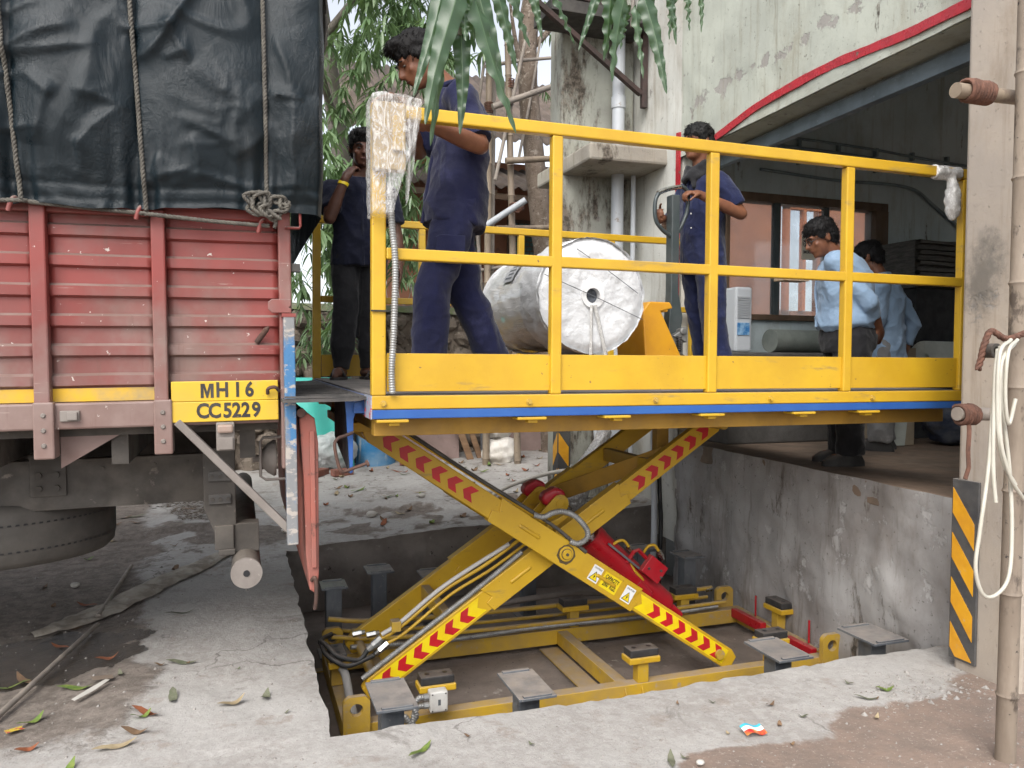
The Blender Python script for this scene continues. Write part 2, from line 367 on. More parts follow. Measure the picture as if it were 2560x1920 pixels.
# ================================================================ warehouse building
FU = V((.038, 1, 0)); FO = V((3.17, 0, 0))
def fp(y, z, off=0.): return FO+FU*y+V((off, 0, z))
def plaster(name, c1, c2, crack=None, peel=(.30,.285,.26), pt=(.64,.69), moss=0., speck=.5, blot=None):
    m, n, b = newmat(name)
    c = n.mix(n.ramp(n.noise(1.6, 6, .6), .35, .65), rgb(*c1), rgb(*c2))
    c = n.mix(n.ramp(n.noise(3.2, 7, .7, (1,1,.35), off=3), .48, .72, 0, .65), c, rgb(c1[0]*.62, c1[1]*.55, c1[2]*.48))
    pf = n.noise(6, 8, .68, off=7)
    if crack is not None:
        z = n.n('ShaderNodeSeparateXYZ'); n.l(n.P(), z.inputs[0])
        wob = n.math('ADD', z.outputs[2], n.math('MULTIPLY', n.math('SUBTRACT', n.noise(3, 4, .6, off=19), .5), .10))
        band = n.ramp(n.math('ABSOLUTE', n.math('SUBTRACT', wob, crack)), .0, .12, 1, 0)
        pf = n.math('ADD', pf, n.math('MULTIPLY', band, .17))
    pk = n.ramp(pf, *pt); c = n.mix(pk, c, rgb(*peel))
    c = n.mix(n.ramp(n.noise(5, 6, .72, (2.2,2.2,.16), off=71), .52, .72, 0, .55), c, rgb(c1[0]*.48, c1[1]*.42, c1[2]*.35))
    sk = n.ramp(n.noise(30, 6, .72, off=11), .615, .66); c = n.mix(n.math('MULTIPLY', sk, speck), c, rgb(.13,.12,.10))
    if moss:
        mf = n.ramp(n.noise(4.5, 8, .74, (1,1,.3), off=23), .56-moss, .66-moss*.5)
        c = n.mix(mf, c, n.mix(n.ramp(n.noise(30, 5, .6), .4, .6), rgb(.055,.045,.034), rgb(.15,.125,.10)))
    if blot:
        q1 = n.n('ShaderNodeVectorMath', operation='SUBTRACT'); n.l(n.P(), q1.inputs[0]); q1.inputs[1].default_value = blot[0]
        q2 = n.n('ShaderNodeVectorMath', operation='MULTIPLY'); n.l(q1.outputs[0], q2.inputs[0]); q2.inputs[1].default_value = blot[1]
        q3 = n.n('ShaderNodeVectorMath', operation='LENGTH'); n.l(q2.outputs[0], q3.inputs[0])
        bf_ = n.ramp(n.math('ADD', q3.outputs['Value'], n.math('MULTIPLY', n.math('SUBTRACT', n.noise(7, 7, .72, off=33), .5), 2.2)), .2, 1.0, .75, 0)
        c = n.mix(bf_, c, rgb(.10,.095,.085))
    n.l(c, b.inputs['Base Color']); b.inputs['Roughness'].default_value = .88
    b1 = n.n('ShaderNodeBump'); b1.inputs['Strength'].default_value = .5; b1.inputs['Distance'].default_value = .012
    hh = n.math('ADD', n.math('MULTIPLY', n.noise(22, 8, .7, off=2), .6), n.math('MULTIPLY', pk, -.6)); hh = n.math('ADD', hh, n.math('MULTIPLY', sk, -.5))
    n.l(hh, b1.inputs['Height']); n.l(b1.outputs[0], b.inputs['Normal']); return m
M['facade'] = plaster('pale green plaster', (.45,.47,.405), (.37,.385,.335), crack=3.40, pt=(.64,.70), moss=-.045)
M['facade_white'] = plaster('whitewashed plaster', (.58,.58,.535), (.48,.48,.44), pt=(.63,.67), moss=.0)
M['column'] = plaster('mossy column plaster', (.36,.37,.32), (.25,.25,.22), moss=.085)
M['ledge'] = plaster('weathered slab concrete', (.36,.335,.28), (.25,.225,.19), moss=.03)
M['pillar'] = plaster('tan pillar plaster', (.40,.345,.285), (.34,.30,.26), pt=(.63,.70), peel=(.32,.30,.28), speck=.35, blot=((3.1,2.60,1.78),(1,8,3.4)))
M['dockp'] = plaster('rough dock plaster', (.25,.232,.22), (.37,.36,.35), pt=(.58,.64), peel=(.43,.42,.41), moss=-.02, speck=.7)
M['inner'] = plaster('pale blue interior paint', (.56,.64,.66), (.46,.54,.56), pt=(.68,.73), peel=(.3,.29,.27), moss=-.03, speck=.2)
M['dockfloor'] = pm('dock floor cement', (.23,.165,.12), .75, var=(.16,.12,.09), vs=4, bump=.15)
wh = thing('warehouse_building', 'pale green plastered warehouse with open loading dock doorway on the right', 'building', (3.4, 4.2, 0))
# facade with relief: wall above the opening and the wall beyond it
def frelief(y0, y1, z0, z1, nu, nv, off=0., amp=.010):
    g = MB()
    g.grid(lambda u, v: fp(y0+(y1-y0)*u, z0+(z1-z0)*v, off-amp*fbm((y0+(y1-y0)*u, z0+(z1-z0)*v, 4), 3, 4)), nu, nv)
    return g
g = frelief(2.6, 5.60, 3.03, 5.6, 90, 60)
g.prism([(2.6,3.03),(5.6,3.03),(5.6,5.6),(2.6,5.6)], fp(0,0,.02), FU, (0,0,1), (.22,0,0)); g.build('facade_wall', M['facade'], wh, smooth=50)
g = frelief(5.60, 6.9, -.1, 5.6, 30, 100)
g.prism([(5.6,-.1),(6.9,-.1),(6.9,5.6),(5.6,5.6)], fp(0,0,.02), FU, (0,0,1), (.22,0,0)); g.build('facade_wall', M['facade_white'], wh, smooth=50)
# column, slab ledge, pipes, bracket
MB().box(2.69, 3.40, 6.45, 6.72, -.1, 5.6).build('column', M['column'], wh, bevel=.015)
g = MB(); g.prism([(2.70,5.87),(3.42,5.83),(3.42,7.07),(2.70,7.07)], (0,0,3.02), (1,0,0), (0,1,0), (0,0,.14))
g.build('ledge', M['ledge'], wh, bevel=.02)
M['pvc'] = pm('grey pvc pipe', (.46,.49,.52), .4, var=(.38,.40,.42), vs=3, vstr=(1,1,.3), spot=(.25,.22,.19), ss=9, st=(.62,.7))
g = MB().cyl((3.17,6.30,.2), (3.17,6.30,5.6), .055, n=20)
for zc in (1.95, 3.6): g.cyl((3.17,6.30,zc), (3.17,6.30,zc+.1), .064, n=20)
g.build('drain_pipe', M['pvc'], wh, smooth=40)
MB().cyl((3.31,6.27,.3), (3.31,6.27,3.02), .022, n=12).build('drain_pipe', M['pvc'], wh, smooth=40)
M['iron'] = pm('dark rusty iron', (.055,.032,.028), .75, var=(.035,.025,.022), vs=15, bump=.15)
g = MB(); g.beam((3.37,6.21,3.60), (3.37,6.21,4.6), .05, .05, (1,0,0)); g.beam((3.34,6.21,3.72), (2.05,5.95,4.38), .045, .045)
g.beam((3.37,6.21,4.40), (1.95,5.95,4.40), .05, .05); g.build('canopy_bracket', M['iron'], wh, bevel=.004)
M['roofdark'] = pm('dark canopy sheet', (.035,.032,.03), .85, var=(.06,.055,.05), vs=8, bump=.3)
MB().box(2.42, 3.36, 6.02, 6.44, 4.24, 4.34).build('canopy_sheet', M['roofdark'], wh, bevel=.004)
# red painted band along the opening
M['band'] = pm('peeling red paint', (.42,.018,.028), .32, var=(.34,.02,.03), vs=6, spot=(.17,.10,.08), ss=10, st=(.66,.69), bump=.5, bs=14, bd=.02)
poly = [(5.30,3.005),(5.05,3.05),(4.8,3.085),(4.53,3.12),(4.15,3.135),(3.8,3.135),(3.44,3.11),(3.24,3.095),(2.87,3.09),(2.6,3.085)]
g = MB(); k = len(poly); dense = cat([(0,a,z) for a, z in poly], 8)
for q, p in enumerate(dense):
    wv = .004*ns((p.y*9,1,0)); h = .026+.004*ns((p.y*5,3,1)); thk = -.014-.004*ns((p.y*14,7,1))
    for dz, of in ((-h,-.002),(-h,thk),(h,thk),(h,-.002)): g.v.append(tuple(fp(p.y, p.z+dz+wv, of)))
for i in range(len(dense)-1):
    for a in range(4): g.f.append((i*4+a, i*4+(a+1) % 4, i*4+4+(a+1) % 4, i*4+4+a))
g.build('red_band', M['band'], wh, smooth=60)
g = MB(); g.prism([(5.60,.9),(5.665,.9),(5.665,3.24),(5.60,3.23)], fp(0,0,-.012), FU, (0,0,1), (.010,0,0)); g.build('red_band', M['band'], wh)
# steel shutter beam under the lintel
M['shutter'] = pm('galvanised shutter rail', (.17,.21,.235), .5, metal=.3, var=(.12,.15,.17), vs=6, spot=(.26,.30,.32), ss=22, bump=.15)
g = MB(); g.prism([(2.6,2.912),(5.6,2.912),(5.6,3.005),(2.6,3.005)], fp(0,0,.20), FU, (0,0,1), (.06,0,0)); g.build('shutter_rail', M['shutter'], wh, bevel=.004)
# dock: wall below the floor and the floor slab
g = frelief(2.4, 5.62, -.5, .735, 110, 46, amp=.028); g.build('dock_wall', M['dockp'], wh, smooth=60)
g = MB(); g.prism([(3.17+.038*2.4+.012,2.4),(9,2.4),(9,5.86),(3.17+.038*5.86+.012,5.86)], (0,0,.60), (1,0,0), (0,1,0), (0,0,.135)); g.build('dock_floor', M['dockfloor'], wh, bevel=.01)
# interior: back wall with window opening, other walls, ceiling
g = MB()
WX0, WX1, WZ0, WZ1 = 3.86, 5.58, 1.74, 2.82
for a in ((3.43,WX0,.735,4.1),(WX1,9,.735,4.1),(WX0,WX1,.735,WZ0),(WX0,WX1,WZ1,4.1)): g.box(a[0],a[1],5.70,5.86,a[2],a[3])
g.build('interior_wall', M['inner'], wh)
MB().box(8.9,9.0,2.4,5.70,.735,4.1).build('interior_wall', M['inner'], wh)
g = MB()
for a in ((3.62,6.4,.735,4.1),(8.0,9.0,.735,4.1),(6.4,8.0,3.0,4.1)): g.box(a[0],a[1],2.36,2.49,a[2],a[3])
g.build('interior_wall', M['inner'], wh)      # unseen street-side opening, added to let daylight into the dark interior
MB().box(3.42,9.0,2.36,5.86,4.1,4.25).build('ceiling', M['inner'], wh)
g = MB().box(6.9,7.3,5.2,5.7,3.3,4.1); g.build('ceiling_beam', M['inner'], wh)
# window in the back wall
M['frame_teal'] = pm('dark window frame', (.035,.05,.055), .5, var=(.05,.06,.06), vs=8)
M['frame_wood'] = pm('brown wood frame', (.12,.075,.045), .6, var=(.08,.05,.03), vs=9, vstr=(1,1,.2))
wf = MB()
for a in ((WX0,WX1,WZ1-.07,WZ1),(WX0,WX1,WZ0,WZ0+.05)): wf.box(a[0],a[1],5.66,5.80,a[2],a[3])
wf.box(WX1-.14,WX1,5.655,5.80,WZ0+.05,WZ1-.07); wf.box(WX0,WX0+.04,5.655,5.80,WZ0+.05,WZ1-.07)
win = wf.build('window', M['frame_wood'], wh, bevel=.005)
g = MB()
for x0, x1 in ((4.37,4.43),(4.90,4.95)): g.box(x0,x1,5.69,5.74,WZ0+.05,WZ1-.07)
g.build('mullion', M['frame_teal'], win, bevel=.003)
def pane(name, dust, tint, x0, x1, y):
    m, n, b = newmat(name); t = n.t; t.nodes.remove(b); out = t.nodes['Material Output']
    tr = n.n('ShaderNodeBsdfTransparent'); tr.inputs[0].default_value = rgb(*tint)
    df = n.n('ShaderNodeBsdfTranslucent'); df.inputs[0].default_value = rgb(.8,.82,.82)
    dd = n.n('ShaderNodeBsdfDiffuse'); dd.inputs[0].default_value = rgb(.5,.52,.52)
    gl = n.n('ShaderNodeBsdfGlossy'); gl.inputs['Roughness'].default_value = .06
    m0 = n.n('ShaderNodeMixShader'); m0.inputs[0].default_value = .35; n.l(df.outputs[0], m0.inputs[1]); n.l(dd.outputs[0], m0.inputs[2])
    m1 = n.n('ShaderNodeMixShader'); n.l(n.ramp(n.noise(3, 5, .6), .3, .7, dust*.75, min(1,dust*1.25)), m1.inputs[0]); n.l(tr.outputs[0], m1.inputs[1]); n.l(m0.outputs[0], m1.inputs[2])
    m2 = n.n('ShaderNodeMixShader'); m2.inputs[0].default_value = .05; n.l(m1.outputs[0], m2.inputs[1]); n.l(gl.outputs[0], m2.inputs[2])
    n.l(m2.outputs[0], out.inputs['Surface'])
    return MB().box(x0,x1,y,y+.005,WZ0+.05,WZ1-.07).build('pane', m, win)
pane('dusty window glass', .24, (.9,.9,.9), WX0+.04, 4.37, 5.715)
pane('hazy sliding glass', .34, (.9,.94,.96), 4.43, 4.90, 5.70)
pane('dusty window glass right', .2, (.9,.9,.9), 4.95, WX1-.14, 5.715)
sg = MB().box(4.66,4.80,5.692,5.697,2.28,2.52).build('no_smoking_sign', pm('sign card', (.62,.60,.50), .5), wh)
text('sign_text', 'NO', .05, (4.73,5.691,2.395), (1,0,0), (0,0,1), M['ink'], sg, bold=.002)
text('sign_text', 'SMOKING', .036, (4.73,5.691,2.345), (1,0,0), (0,0,1), M['ink'], sg, bold=.001, sx=.72)
g = MB()
for k in range(24):
    a, b2 = 2*math.pi*k/24, 2*math.pi*(k+1)/24
    o = V((4.73,5.691,2.46)); g.add([o+V((math.cos(q)*r,0,math.sin(q)*r)) for q, r in ((a,.02),(b2,.02),(b2,.025),(a,.025))], [(0,1,2,3)])
g.add([(4.714,5.691,2.457),(4.746,5.691,2.457),(4.746,5.691,2.463),(4.714,5.691,2.463)], [(0,1,2,3)])
g.build('sign_symbol', M['ink'], sg)
# conduits on the interior wall
M['conduit'] = pm('painted conduit', (.22,.28,.30), .6, var=(.16,.2,.22), vs=9)
for z0, z1, r in ((3.30,3.25,.012),(3.22,3.14,.014),(3.17,3.09,.014)):
    g = MB().tube(cat([(4.3,5.672,z0+.02),(5.3,5.672,z0),(6.4,5.672,z1),(8.8,5.672,z1-.06)], 6), r, 8)
    for x in np.arange(4.6, 8.6, .42): g.box(x-.012,x+.012,5.66,5.70,(z0+z1)/2-.035,(z0+z1)/2+.035)
    g.build('conduit', M['conduit'], wh, smooth=50)
g = MB().tube(cat([(4.2,5.672,3.02),(5.0,5.672,2.99),(5.6,5.672,3.0),(5.9,5.672,2.97),(6.1,5.672,2.86),(6.5,5.672,2.62),(6.7,5.672,2.45)], 8), .014, 8)
g.build('conduit', M['conduit'], wh, smooth=50)
# ================================================================ near pillar at the right
pl = thing('gate_pillar', 'tan plastered pillar at the right edge with grey smudge', 'pillar', (3.3, 2.55, 0))
g = MB(); g.box(3.10,3.55,2.38,2.705,-.1,4.6)
pb = g.build('shaft', M['pillar'], pl, bevel=.018)
g = MB(); g.box(3.55,6.4,2.50,2.70,-.1,4.6); g.box(8.0,8.9,2.50,2.70,-.1,4.6); g.box(6.4,8.0,2.50,2.70,3.0,4.6); g.build('side_wall', M['facade_white'], pl)  # gap lines up with the unseen opening added to brighten the interior
M['soot'] = None
# rubber corner guards with reflective stripes
M['rubber'] = pm('dusty black rubber', (.045,.045,.048), .75, var=(.08,.078,.075), vs=6, dust=(.3,.27,.24), dustamt=.7, bump=.15)
M['reflect'] = pm('amber reflective film', (.72,.36,.02), .45, var=(.62,.29,.02), vs=9, spot=(.45,.33,.2), ss=12, st=(.62,.7))
def corner_guard(label, c, u, v, z0, z1, wf, wl, n, thick=.014):
    # c corner, u along the face towards the camera, v along the other face; both faces lie outside the corner
    c, u, v = V((c[0],c[1],0)), V(u), V(v); t = thing('corner_guard', label, 'corner guard', (c.x, c.y, z0))
    MB().prism([(-thick,-thick),(wf,-thick),(wf,-.002),(-.002,-.002),(-.002,wl),(-thick,wl)], c+V((0,0,z0)), u, v, (0,0,z1-z0)).build('rubber_profile', M['rubber'], t, bevel=.004)
    h = (z1-z0)/n
    for k in range(n):
        top = z1-.04-k*h
        for o, d, nn, wd in ((c-v*(thick+.0005)-u*(thick-.008), u, -v, wf-.012), (c-u*(thick+.0005)-v*(thick-.008), v, -u, wl-.004)):
            sl, hh = wd*1.35, h*.56
            pts = [(0,top),(wd,top-sl),(wd,top-sl-hh),(0,top-hh)]
            if pts[2][1] < z0+.012:
                e = z0+.012; tt = (top-hh-e)/sl if top-hh > e else 0
                if top-sl > e: pts = [(0,top),(wd,top-sl),(wd,e),(wd*tt,e),(0,top-hh)]
                else: pts = [(0,top),(wd*min(1,(top-e)/sl),e),(wd*max(0,tt)+.001,e+.0005),(0,max(e,top-hh))]
            MB().prism(pts, o, d, (0,0,1), nn*.002).build('stripe', M['reflect'], t)
    return t
corner_guard('black and amber striped rubber guard on the tan pillar corner at right', (3.10,2.705), (0,-1,0), (1,0,0), .04, .865, .125, .10, 4)
corner_guard('black and amber striped guard on the far column behind the lift', (2.69,6.45), (1,0,0), (0,1,0), .15, 1.1, .11, .10, 3)
# ================================================================ truck
TB = V((0, 4.4, 0)); TILT = math.radians(-.85)
tk = thing('cargo_truck', 'red cargo truck body with corrugated side and yellow number panel at left', 'truck', TB, rot=(0, TILT, 0))
def truckred(name, dusty):
    m, n, b = newmat(name)
    red = n.mix(n.ramp(n.noise(2.2, 4, .6), .35, .65), rgb(.235,.034,.028), rgb(.18,.040,.034))
    dst = n.mix(n.ramp(n.noise(5, 5, .6, off=3), .35, .65), rgb(.175,.118,.10), rgb(.225,.165,.145))
    z = n.n('ShaderNodeSeparateXYZ'); n.l(n.P(), z.inputs[0]); nz = n.n('ShaderNodeSeparateXYZ'); n.l(n.pos.outputs['Normal'], nz.inputs[0])
    f = n.math('ADD', n.math('MULTIPLY', n.noise(3.2, 5, .62, (1,1,.8), off=11), 1.25), n.ramp(z.outputs[2], 1.0, 1.95, dusty, dusty-.42))
    f = n.math('ADD', f, n.ramp(nz.outputs[2], .1, .6, 0, .5))
    c = n.mix(n.ramp(f, .55, 1.1, .08, .92), red, dst)
    c = n.mix(n.ramp(n.noise(34, 4, .6, off=17), .69, .72), c, rgb(.55,.5,.46)); c = n.mix(n.ramp(n.noise(18, 5, .7, off=27), .68, .73, 0, .7), c, rgb(.09,.04,.03)); c = n.mix(n.ramp(n.noise(9, 6, .72, (2.2,1,.22), off=41), .58, .72, 0, .5), c, rgb(.13,.065,.05)); c = n.mix(n.ramp(n.noise(14, 4, .7, (.25,1,4), off=51), .66, .70, 0, .45), c, rgb(.40,.33,.30))
    n.l(c, b.inputs['Base Color']); b.inputs['Roughness'].default_value = .52
    bp = n.n('ShaderNodeBump'); bp.inputs['Strength'].default_value = .12; bp.inputs['Distance'].default_value = .02; n.l(n.noise(6, 3, .5), bp.inputs['Height']); n.l(bp.outputs[0], b.inputs['Normal'])
    return m
M['truck_red'] = truckred('dusty red truck paint', .34); M['truck_dust'] = truckred('dust caked red paint', .62)
M['chassis'] = pm('dusty black chassis', (.05,.044,.038), .8, var=(.10,.088,.075), vs=4, spot=(.15,.13,.11), ss=10, dust=(.17,.145,.12), dustamt=.8, bump=.12)
M['truck_grey'] = pm('dust grey paint', (.17,.148,.132), .7, var=(.22,.195,.175), vs=6, spot=(.33,.29,.26), ss=14, bump=.08)
M['plate'] = pm('yellow number panel paint', (.62,.40,.02), .45, var=(.55,.36,.04), vs=5, spot=(.36,.29,.18), ss=7, st=(.55,.72), spot2=(.3,.16,.05), s2=26, s2t=(.68,.72))
M['strip'] = pm('dusty yellow stripe', (.60,.36,.02), .5, var=(.33,.25,.12), vs=3.5, vr=(.4,.62))
YP = 3.30
def ztop(k): return 1.887-.1112*k
prof = [(1.97, .0)]
for k in range(6):
    zt = ztop(k); prof += [(zt+.010, 0), (zt, -.017), (zt-.034, -.017), (zt-.043, 0)]
prof += [(1.23, 0)]
posts = [(-.68,-.628), (-.281,-.232)]; px = -.281
while px > -3.2: px -= .40 if px < -.3 else .399; posts.append((px-.0,px+.05)) if px < -.9 else None
posts = sorted(posts)+[(.178,.226)]
for i in range(len(posts)-1):
    x0, x1 = posts[i][1], posts[i+1][0]; n_ = 14
    g = MB()
    for j in range(n_+1):
        x = x0-.004+(x1-x0+.008)*j/n_
        for z, o in prof: g.v.append((x, YP+o+.006*ns((x*3,z*4,i))+.004*ns((x*9,z*7,i+5)), z+.0015*ns((x*6,z*9,0))))
    m_ = len(prof)
    for j in range(n_):
        for q in range(m_-1): g.f.append((j*m_+q, j*m_+q+1, (j+1)*m_+q+1, (j+1)*m_+q))
    pn = g.build('side_panel', M['truck_red'], tk, smooth=25, sol=.002)
    if i < len(posts)-2:
        MB().box(x0,x1,YP-.007,YP-.0015,1.236,1.285).build('yellow_stripe', M['strip'], pn)
# posts with bolted lower brackets
for i, (x0, x1) in enumerate(posts):
    last = i == len(posts)-1
    po = MB().box(x0,x1,3.245,3.315,1.035 if not last else .95,1.955 if not last else 1.99).build('post', M['truck_red'] if not last else M['truck_dust'], tk, bevel=.006)
    if not last:
        MB().box(x0-.004,x1+.012,3.238,3.33,1.03,1.238).build('bracket', M['truck_dust'], po, bevel=.006)
        for zb in (1.19,1.135,1.08): MB().cyl(((x0+x1)/2+.004,3.239,zb),((x0+x1)/2+.004,3.231,zb),.010,.006,n=12).build('rivet', M['truck_grey'], po, smooth=40)
MB().box(-3.3,.172,3.262,3.34,1.135,1.233).build('bottom_rail', M['truck_dust'], tk, bevel=.008)
MB().box(-3.3,.172,3.27,3.32,1.93,1.975).build('top_rail', M['truck_red'], tk, bevel=.006)
# floor, far side, headboard: the closed load bed
MB().box(-3.4,.17,3.36,5.70,1.10,1.20).build('load_floor', M['chassis'], tk)
MB().box(-3.4,.20,5.64,5.70,1.20,1.97).build('side_panel', M['truck_red'], tk)
MB().box(-3.4,-3.34,3.34,5.64,1.20,2.9).build('headboard', M['truck_red'], tk)
# number panel
np_ = MB()
np_.box(-.223,.168,3.247,3.262,1.148,1.2265); np_.box(-.223,.168,3.25,3.262,1.2275,1.305); npo = np_.build('number_panel', M['plate'], tk, bevel=.003)
M['letter'] = pm('worn black lettering', (.02,.018,.018), .6, var=(.05,.045,.04), vs=8, spot=(.3,.22,.08), ss=16, st=(.64,.69))
for ch_, lx_, lz_ in (('M',-.095,1.268),('H',-.040,1.268),('1',.016,1.268),('6',.060,1.268),('C',-.112,1.188),('C',-.069,1.188),('5',-.022,1.188),('2',.011,1.188),('2',.045,1.188),('9',.084,1.188)):
    if ch_ == 'M':
        MB().prism([(-.0235,-.0275),(-.0125,-.0275),(-.0125,.010),(-.003,-.0275),(.003,-.0275),(.0125,.010),(.0125,-.0275),(.0235,-.0275),(.0235,.0275),(.0085,.0275),(0,-.004),(-.0085,.0275),(-.0235,.0275)], (lx_,3.2484,lz_), (1,0,0), (0,0,1), (0,.0006,0)).build('letter', M['letter'], npo); continue
    text('letter', ch_, .079, (lx_, 3.2490 if lz_ > 1.2 else 3.2460, lz_), (1,0,0), (0,0,1), M['letter'], npo, bold=.0002 if ch_ == 'M' else .0026, sx=.84 if ch_ != 'M' else .78)
# small hardware
def hook(x, z, parent): return MB().tube(cat([(x+.012,3.30,z+.02),(x+.006,3.235,z+.024),(x-.006,3.222,z+.006),(x-.014,3.222,z-.026)],5), .0085, 8).build('rope_hook', M['truck_red'], parent, smooth=60)
hook(-.722,1.945,tk); hook(-.312,1.935,tk); hook(.118,1.905,tk)
g = MB().box(-.60,-.535,3.25,3.262,1.165,1.205); g.box(-.575,-.54,3.235,3.25,1.17,1.20); g.build('catch_plate', M['truck_grey'], tk, bevel=.003)
g = MB().tube(cat([(.128,3.24,1.252),(.13,3.225,1.272),(.155,3.222,1.278),(.172,3.235,1.262)],5), .007, 8); g.build('rope_hook', M['rust'], tk, smooth=60)
g = MB().cyl((.092,3.285,1.455),(.128,3.255,1.505),.011,.011,n=12); g.cyl((.128,3.255,1.505),(.137,3.25,1.516),.011,.003,n=12); g.build('latch_pin', M['rust'], tk, smooth=40)
g = MB().prism([(.135,1.585),(.150,1.570),(.222,1.570),(.222,1.585),(.214,1.592),(.222,1.6),(.222,1.624),(.150,1.624),(.135,1.612)], (0,3.23,0), (1,0,0), (0,0,1), (0,.014,0)); g.build('latch_plate', M['truck_dust'], tk, bevel=.002)
g = MB().tube([(.205,3.236,1.905),(.258,3.236,1.905),(.264,3.236,1.915),(.262,3.236,1.985),(.258,3.25,2.02)], .006, 8); g.build('tarp_loop', M['truck_red'], tk, smooth=60)
MB().box(.226,.262,3.26,3.29,1.735,1.768).build('hinge_tab', M['dark'], tk, bevel=.002)
# rear corner: painted post, strut, marker lamp, tail lamp with guard
M['tapeblue'] = pm('scraped blue and grey paint', (.20,.205,.21), .5, var=(.045,.16,.33), vs=3.5, vstr=(2,2,1), vr=(.44,.56), spot=(.38,.345,.31), ss=16, st=(.52,.6), sstr=(1,1,2), spot2=(.16,.07,.04), s2=24, s2t=(.68,.72), bump=.2)
MB().box(.190,.232,3.185,3.243,.655,1.555).build('rear_post', M['tapeblue'], tk, bevel=.004)
MB().box(.185,.236,3.183,3.243,1.552,1.566).build('rear_post_cap', M['truck_red'], tk)
MB().beam((-.205,3.265,1.152),(.20,3.255,.705),.03,.042,(0,1,0)).build('strut', M['truck_grey'], tk, bevel=.004)
lb = MB().box(-.065,.002,3.225,3.262,1.035,1.145).build('lamp_box', M['truck_grey'], tk, bevel=.005)
MB().box(-.060,-.003,3.205,3.224,1.105,1.138).build('marker_lamp', pm('orange lamp lens', (.35,.13,.06), .4, var=(.30,.22,.18), vs=12, vr=(.3,.5)), lb, bevel=.008)
MB().box(-.058,-.004,3.214,3.224,1.040,1.088).build('cover_plate', M['truck_grey'], lb, bevel=.003)
g = MB().loft([((.165,3.5,.965),(0,.066,0),(0,0,.075)),((.155,3.5,.965),(0,.068,0),(0,0,.078)),((.13,3.5,.965),(0,.055,0),(0,0,.062)),((.105,3.5,.965),(0,.03,0),(0,0,.034))],20)
g.cyl((.11,3.5,.965),(.07,3.5,.965),.015); tl = g.build('tail_lamp', M['truck_grey'], tk, smooth=40)
MB().tube([(.20,3.42,.885),(.12,3.42,.885),(.10,3.42,.90),(.10,3.42,1.045),(.115,3.42,1.062),(.20,3.42,1.062)],.006,8).build('lamp_guard', M['truck_grey'], tl, smooth=60)
# chassis rails, brackets, cross members, underrun bar
for yy in (3.70, 5.20):
    g = MB(); g.box(-3.4,-.10,yy,yy+.012,.775,.965); g.box(-3.4,-.10,yy,yy+.07,.765,.777); g.box(-3.4,-.10,yy,yy+.07,.962,.974)
    ch = g.build('chassis_rail', M['chassis'], tk, bevel=.003)
    g = MB().box(-.80,-.665,yy-.012,yy,.825,1.0); g.box(-.80,-.665,yy-.03,yy,.985,1.0); pb_ = g.build('rail_bracket', M['chassis'], ch, bevel=.003)
    for bx in (-.765,-.70):
        for bz in (.86,.915): MB().cyl((bx,yy-.012,bz),(bx,yy-.022,bz),.013,n=6).build('bolt', M['chassis'], pb_)
    for bx, bz in ((-.53,.93),(-.33,.935),(-.2,.94)): MB().cyl((bx,yy,bz),(bx,yy-.008,bz),.010,n=8).build('bolt', M['chassis'], ch)
for xx in (-3.0,-2.3,-1.6,-.9,-.45,.02): MB().box(xx,xx+.06,3.38,5.68,.985,1.10).build('cross_member', M['chassis'], tk)
g = MB().prism([(-.62,1.10),(-.42,1.10),(-.62,.98)], (0,3.36,0), (1,0,0), (0,0,1), (0,.3,0)); g.build('gusset', M['truck_dust'], tk)
g = MB().prism([(-.125,1.02),(.0,1.02),(.0,.69),(-.01,.63),(-.07,.63),(-.125,.77)], (0,3.46,0), (1,0,0), (0,0,1), (0,.02,0)); bp_ = g.build('bumper_bracket', M['chassis'], tk, bevel=.004)
for z0, z1 in ((.885,.925),(.79,.83)):
    MB().box(-.105,-.018,3.448,3.459,z0,z1).build('bracket_slot', M['dark'], bp_, bevel=.002)
    for bx in (-.09,-.06,-.03): MB().cyl((bx,3.448,(z0+z1)/2),(bx,3.441,(z0+z1)/2),.008,n=6).build('bolt', M['chassis'], bp_)
MB().cyl((-.07,3.455,.98),(-.07,3.448,.98),.012,n=12).build('bolt', M['chassis'], bp_, smooth=40)
g = MB().box(-.085,-.01,3.44,3.52,.60,.70); g.box(-.07,-.005,3.44,3.52,.575,.60); g.build('bracket_foot', M['chassis'], tk, bevel=.004)
bar = MB().tube([(.036,3.28,.535),(.036,5.75,.535)], .058, 28).build('underrun_bar', M['chassis'], tk, smooth=40)
g = MB().tube([(.036,3.279,.535),(.036,3.30,.535)], .0605, 28); g.build('end_cap', M['truck_grey'], bar, smooth=40)
MB().cyl((.036,3.2785,.535),(.036,3.276,.535),.013,n=16).build('end_hole', M['ink'], bar)
MB().box(-.01,.09,3.46,3.55,.58,.70).build('bar_mount', M['chassis'], bar, bevel=.003)
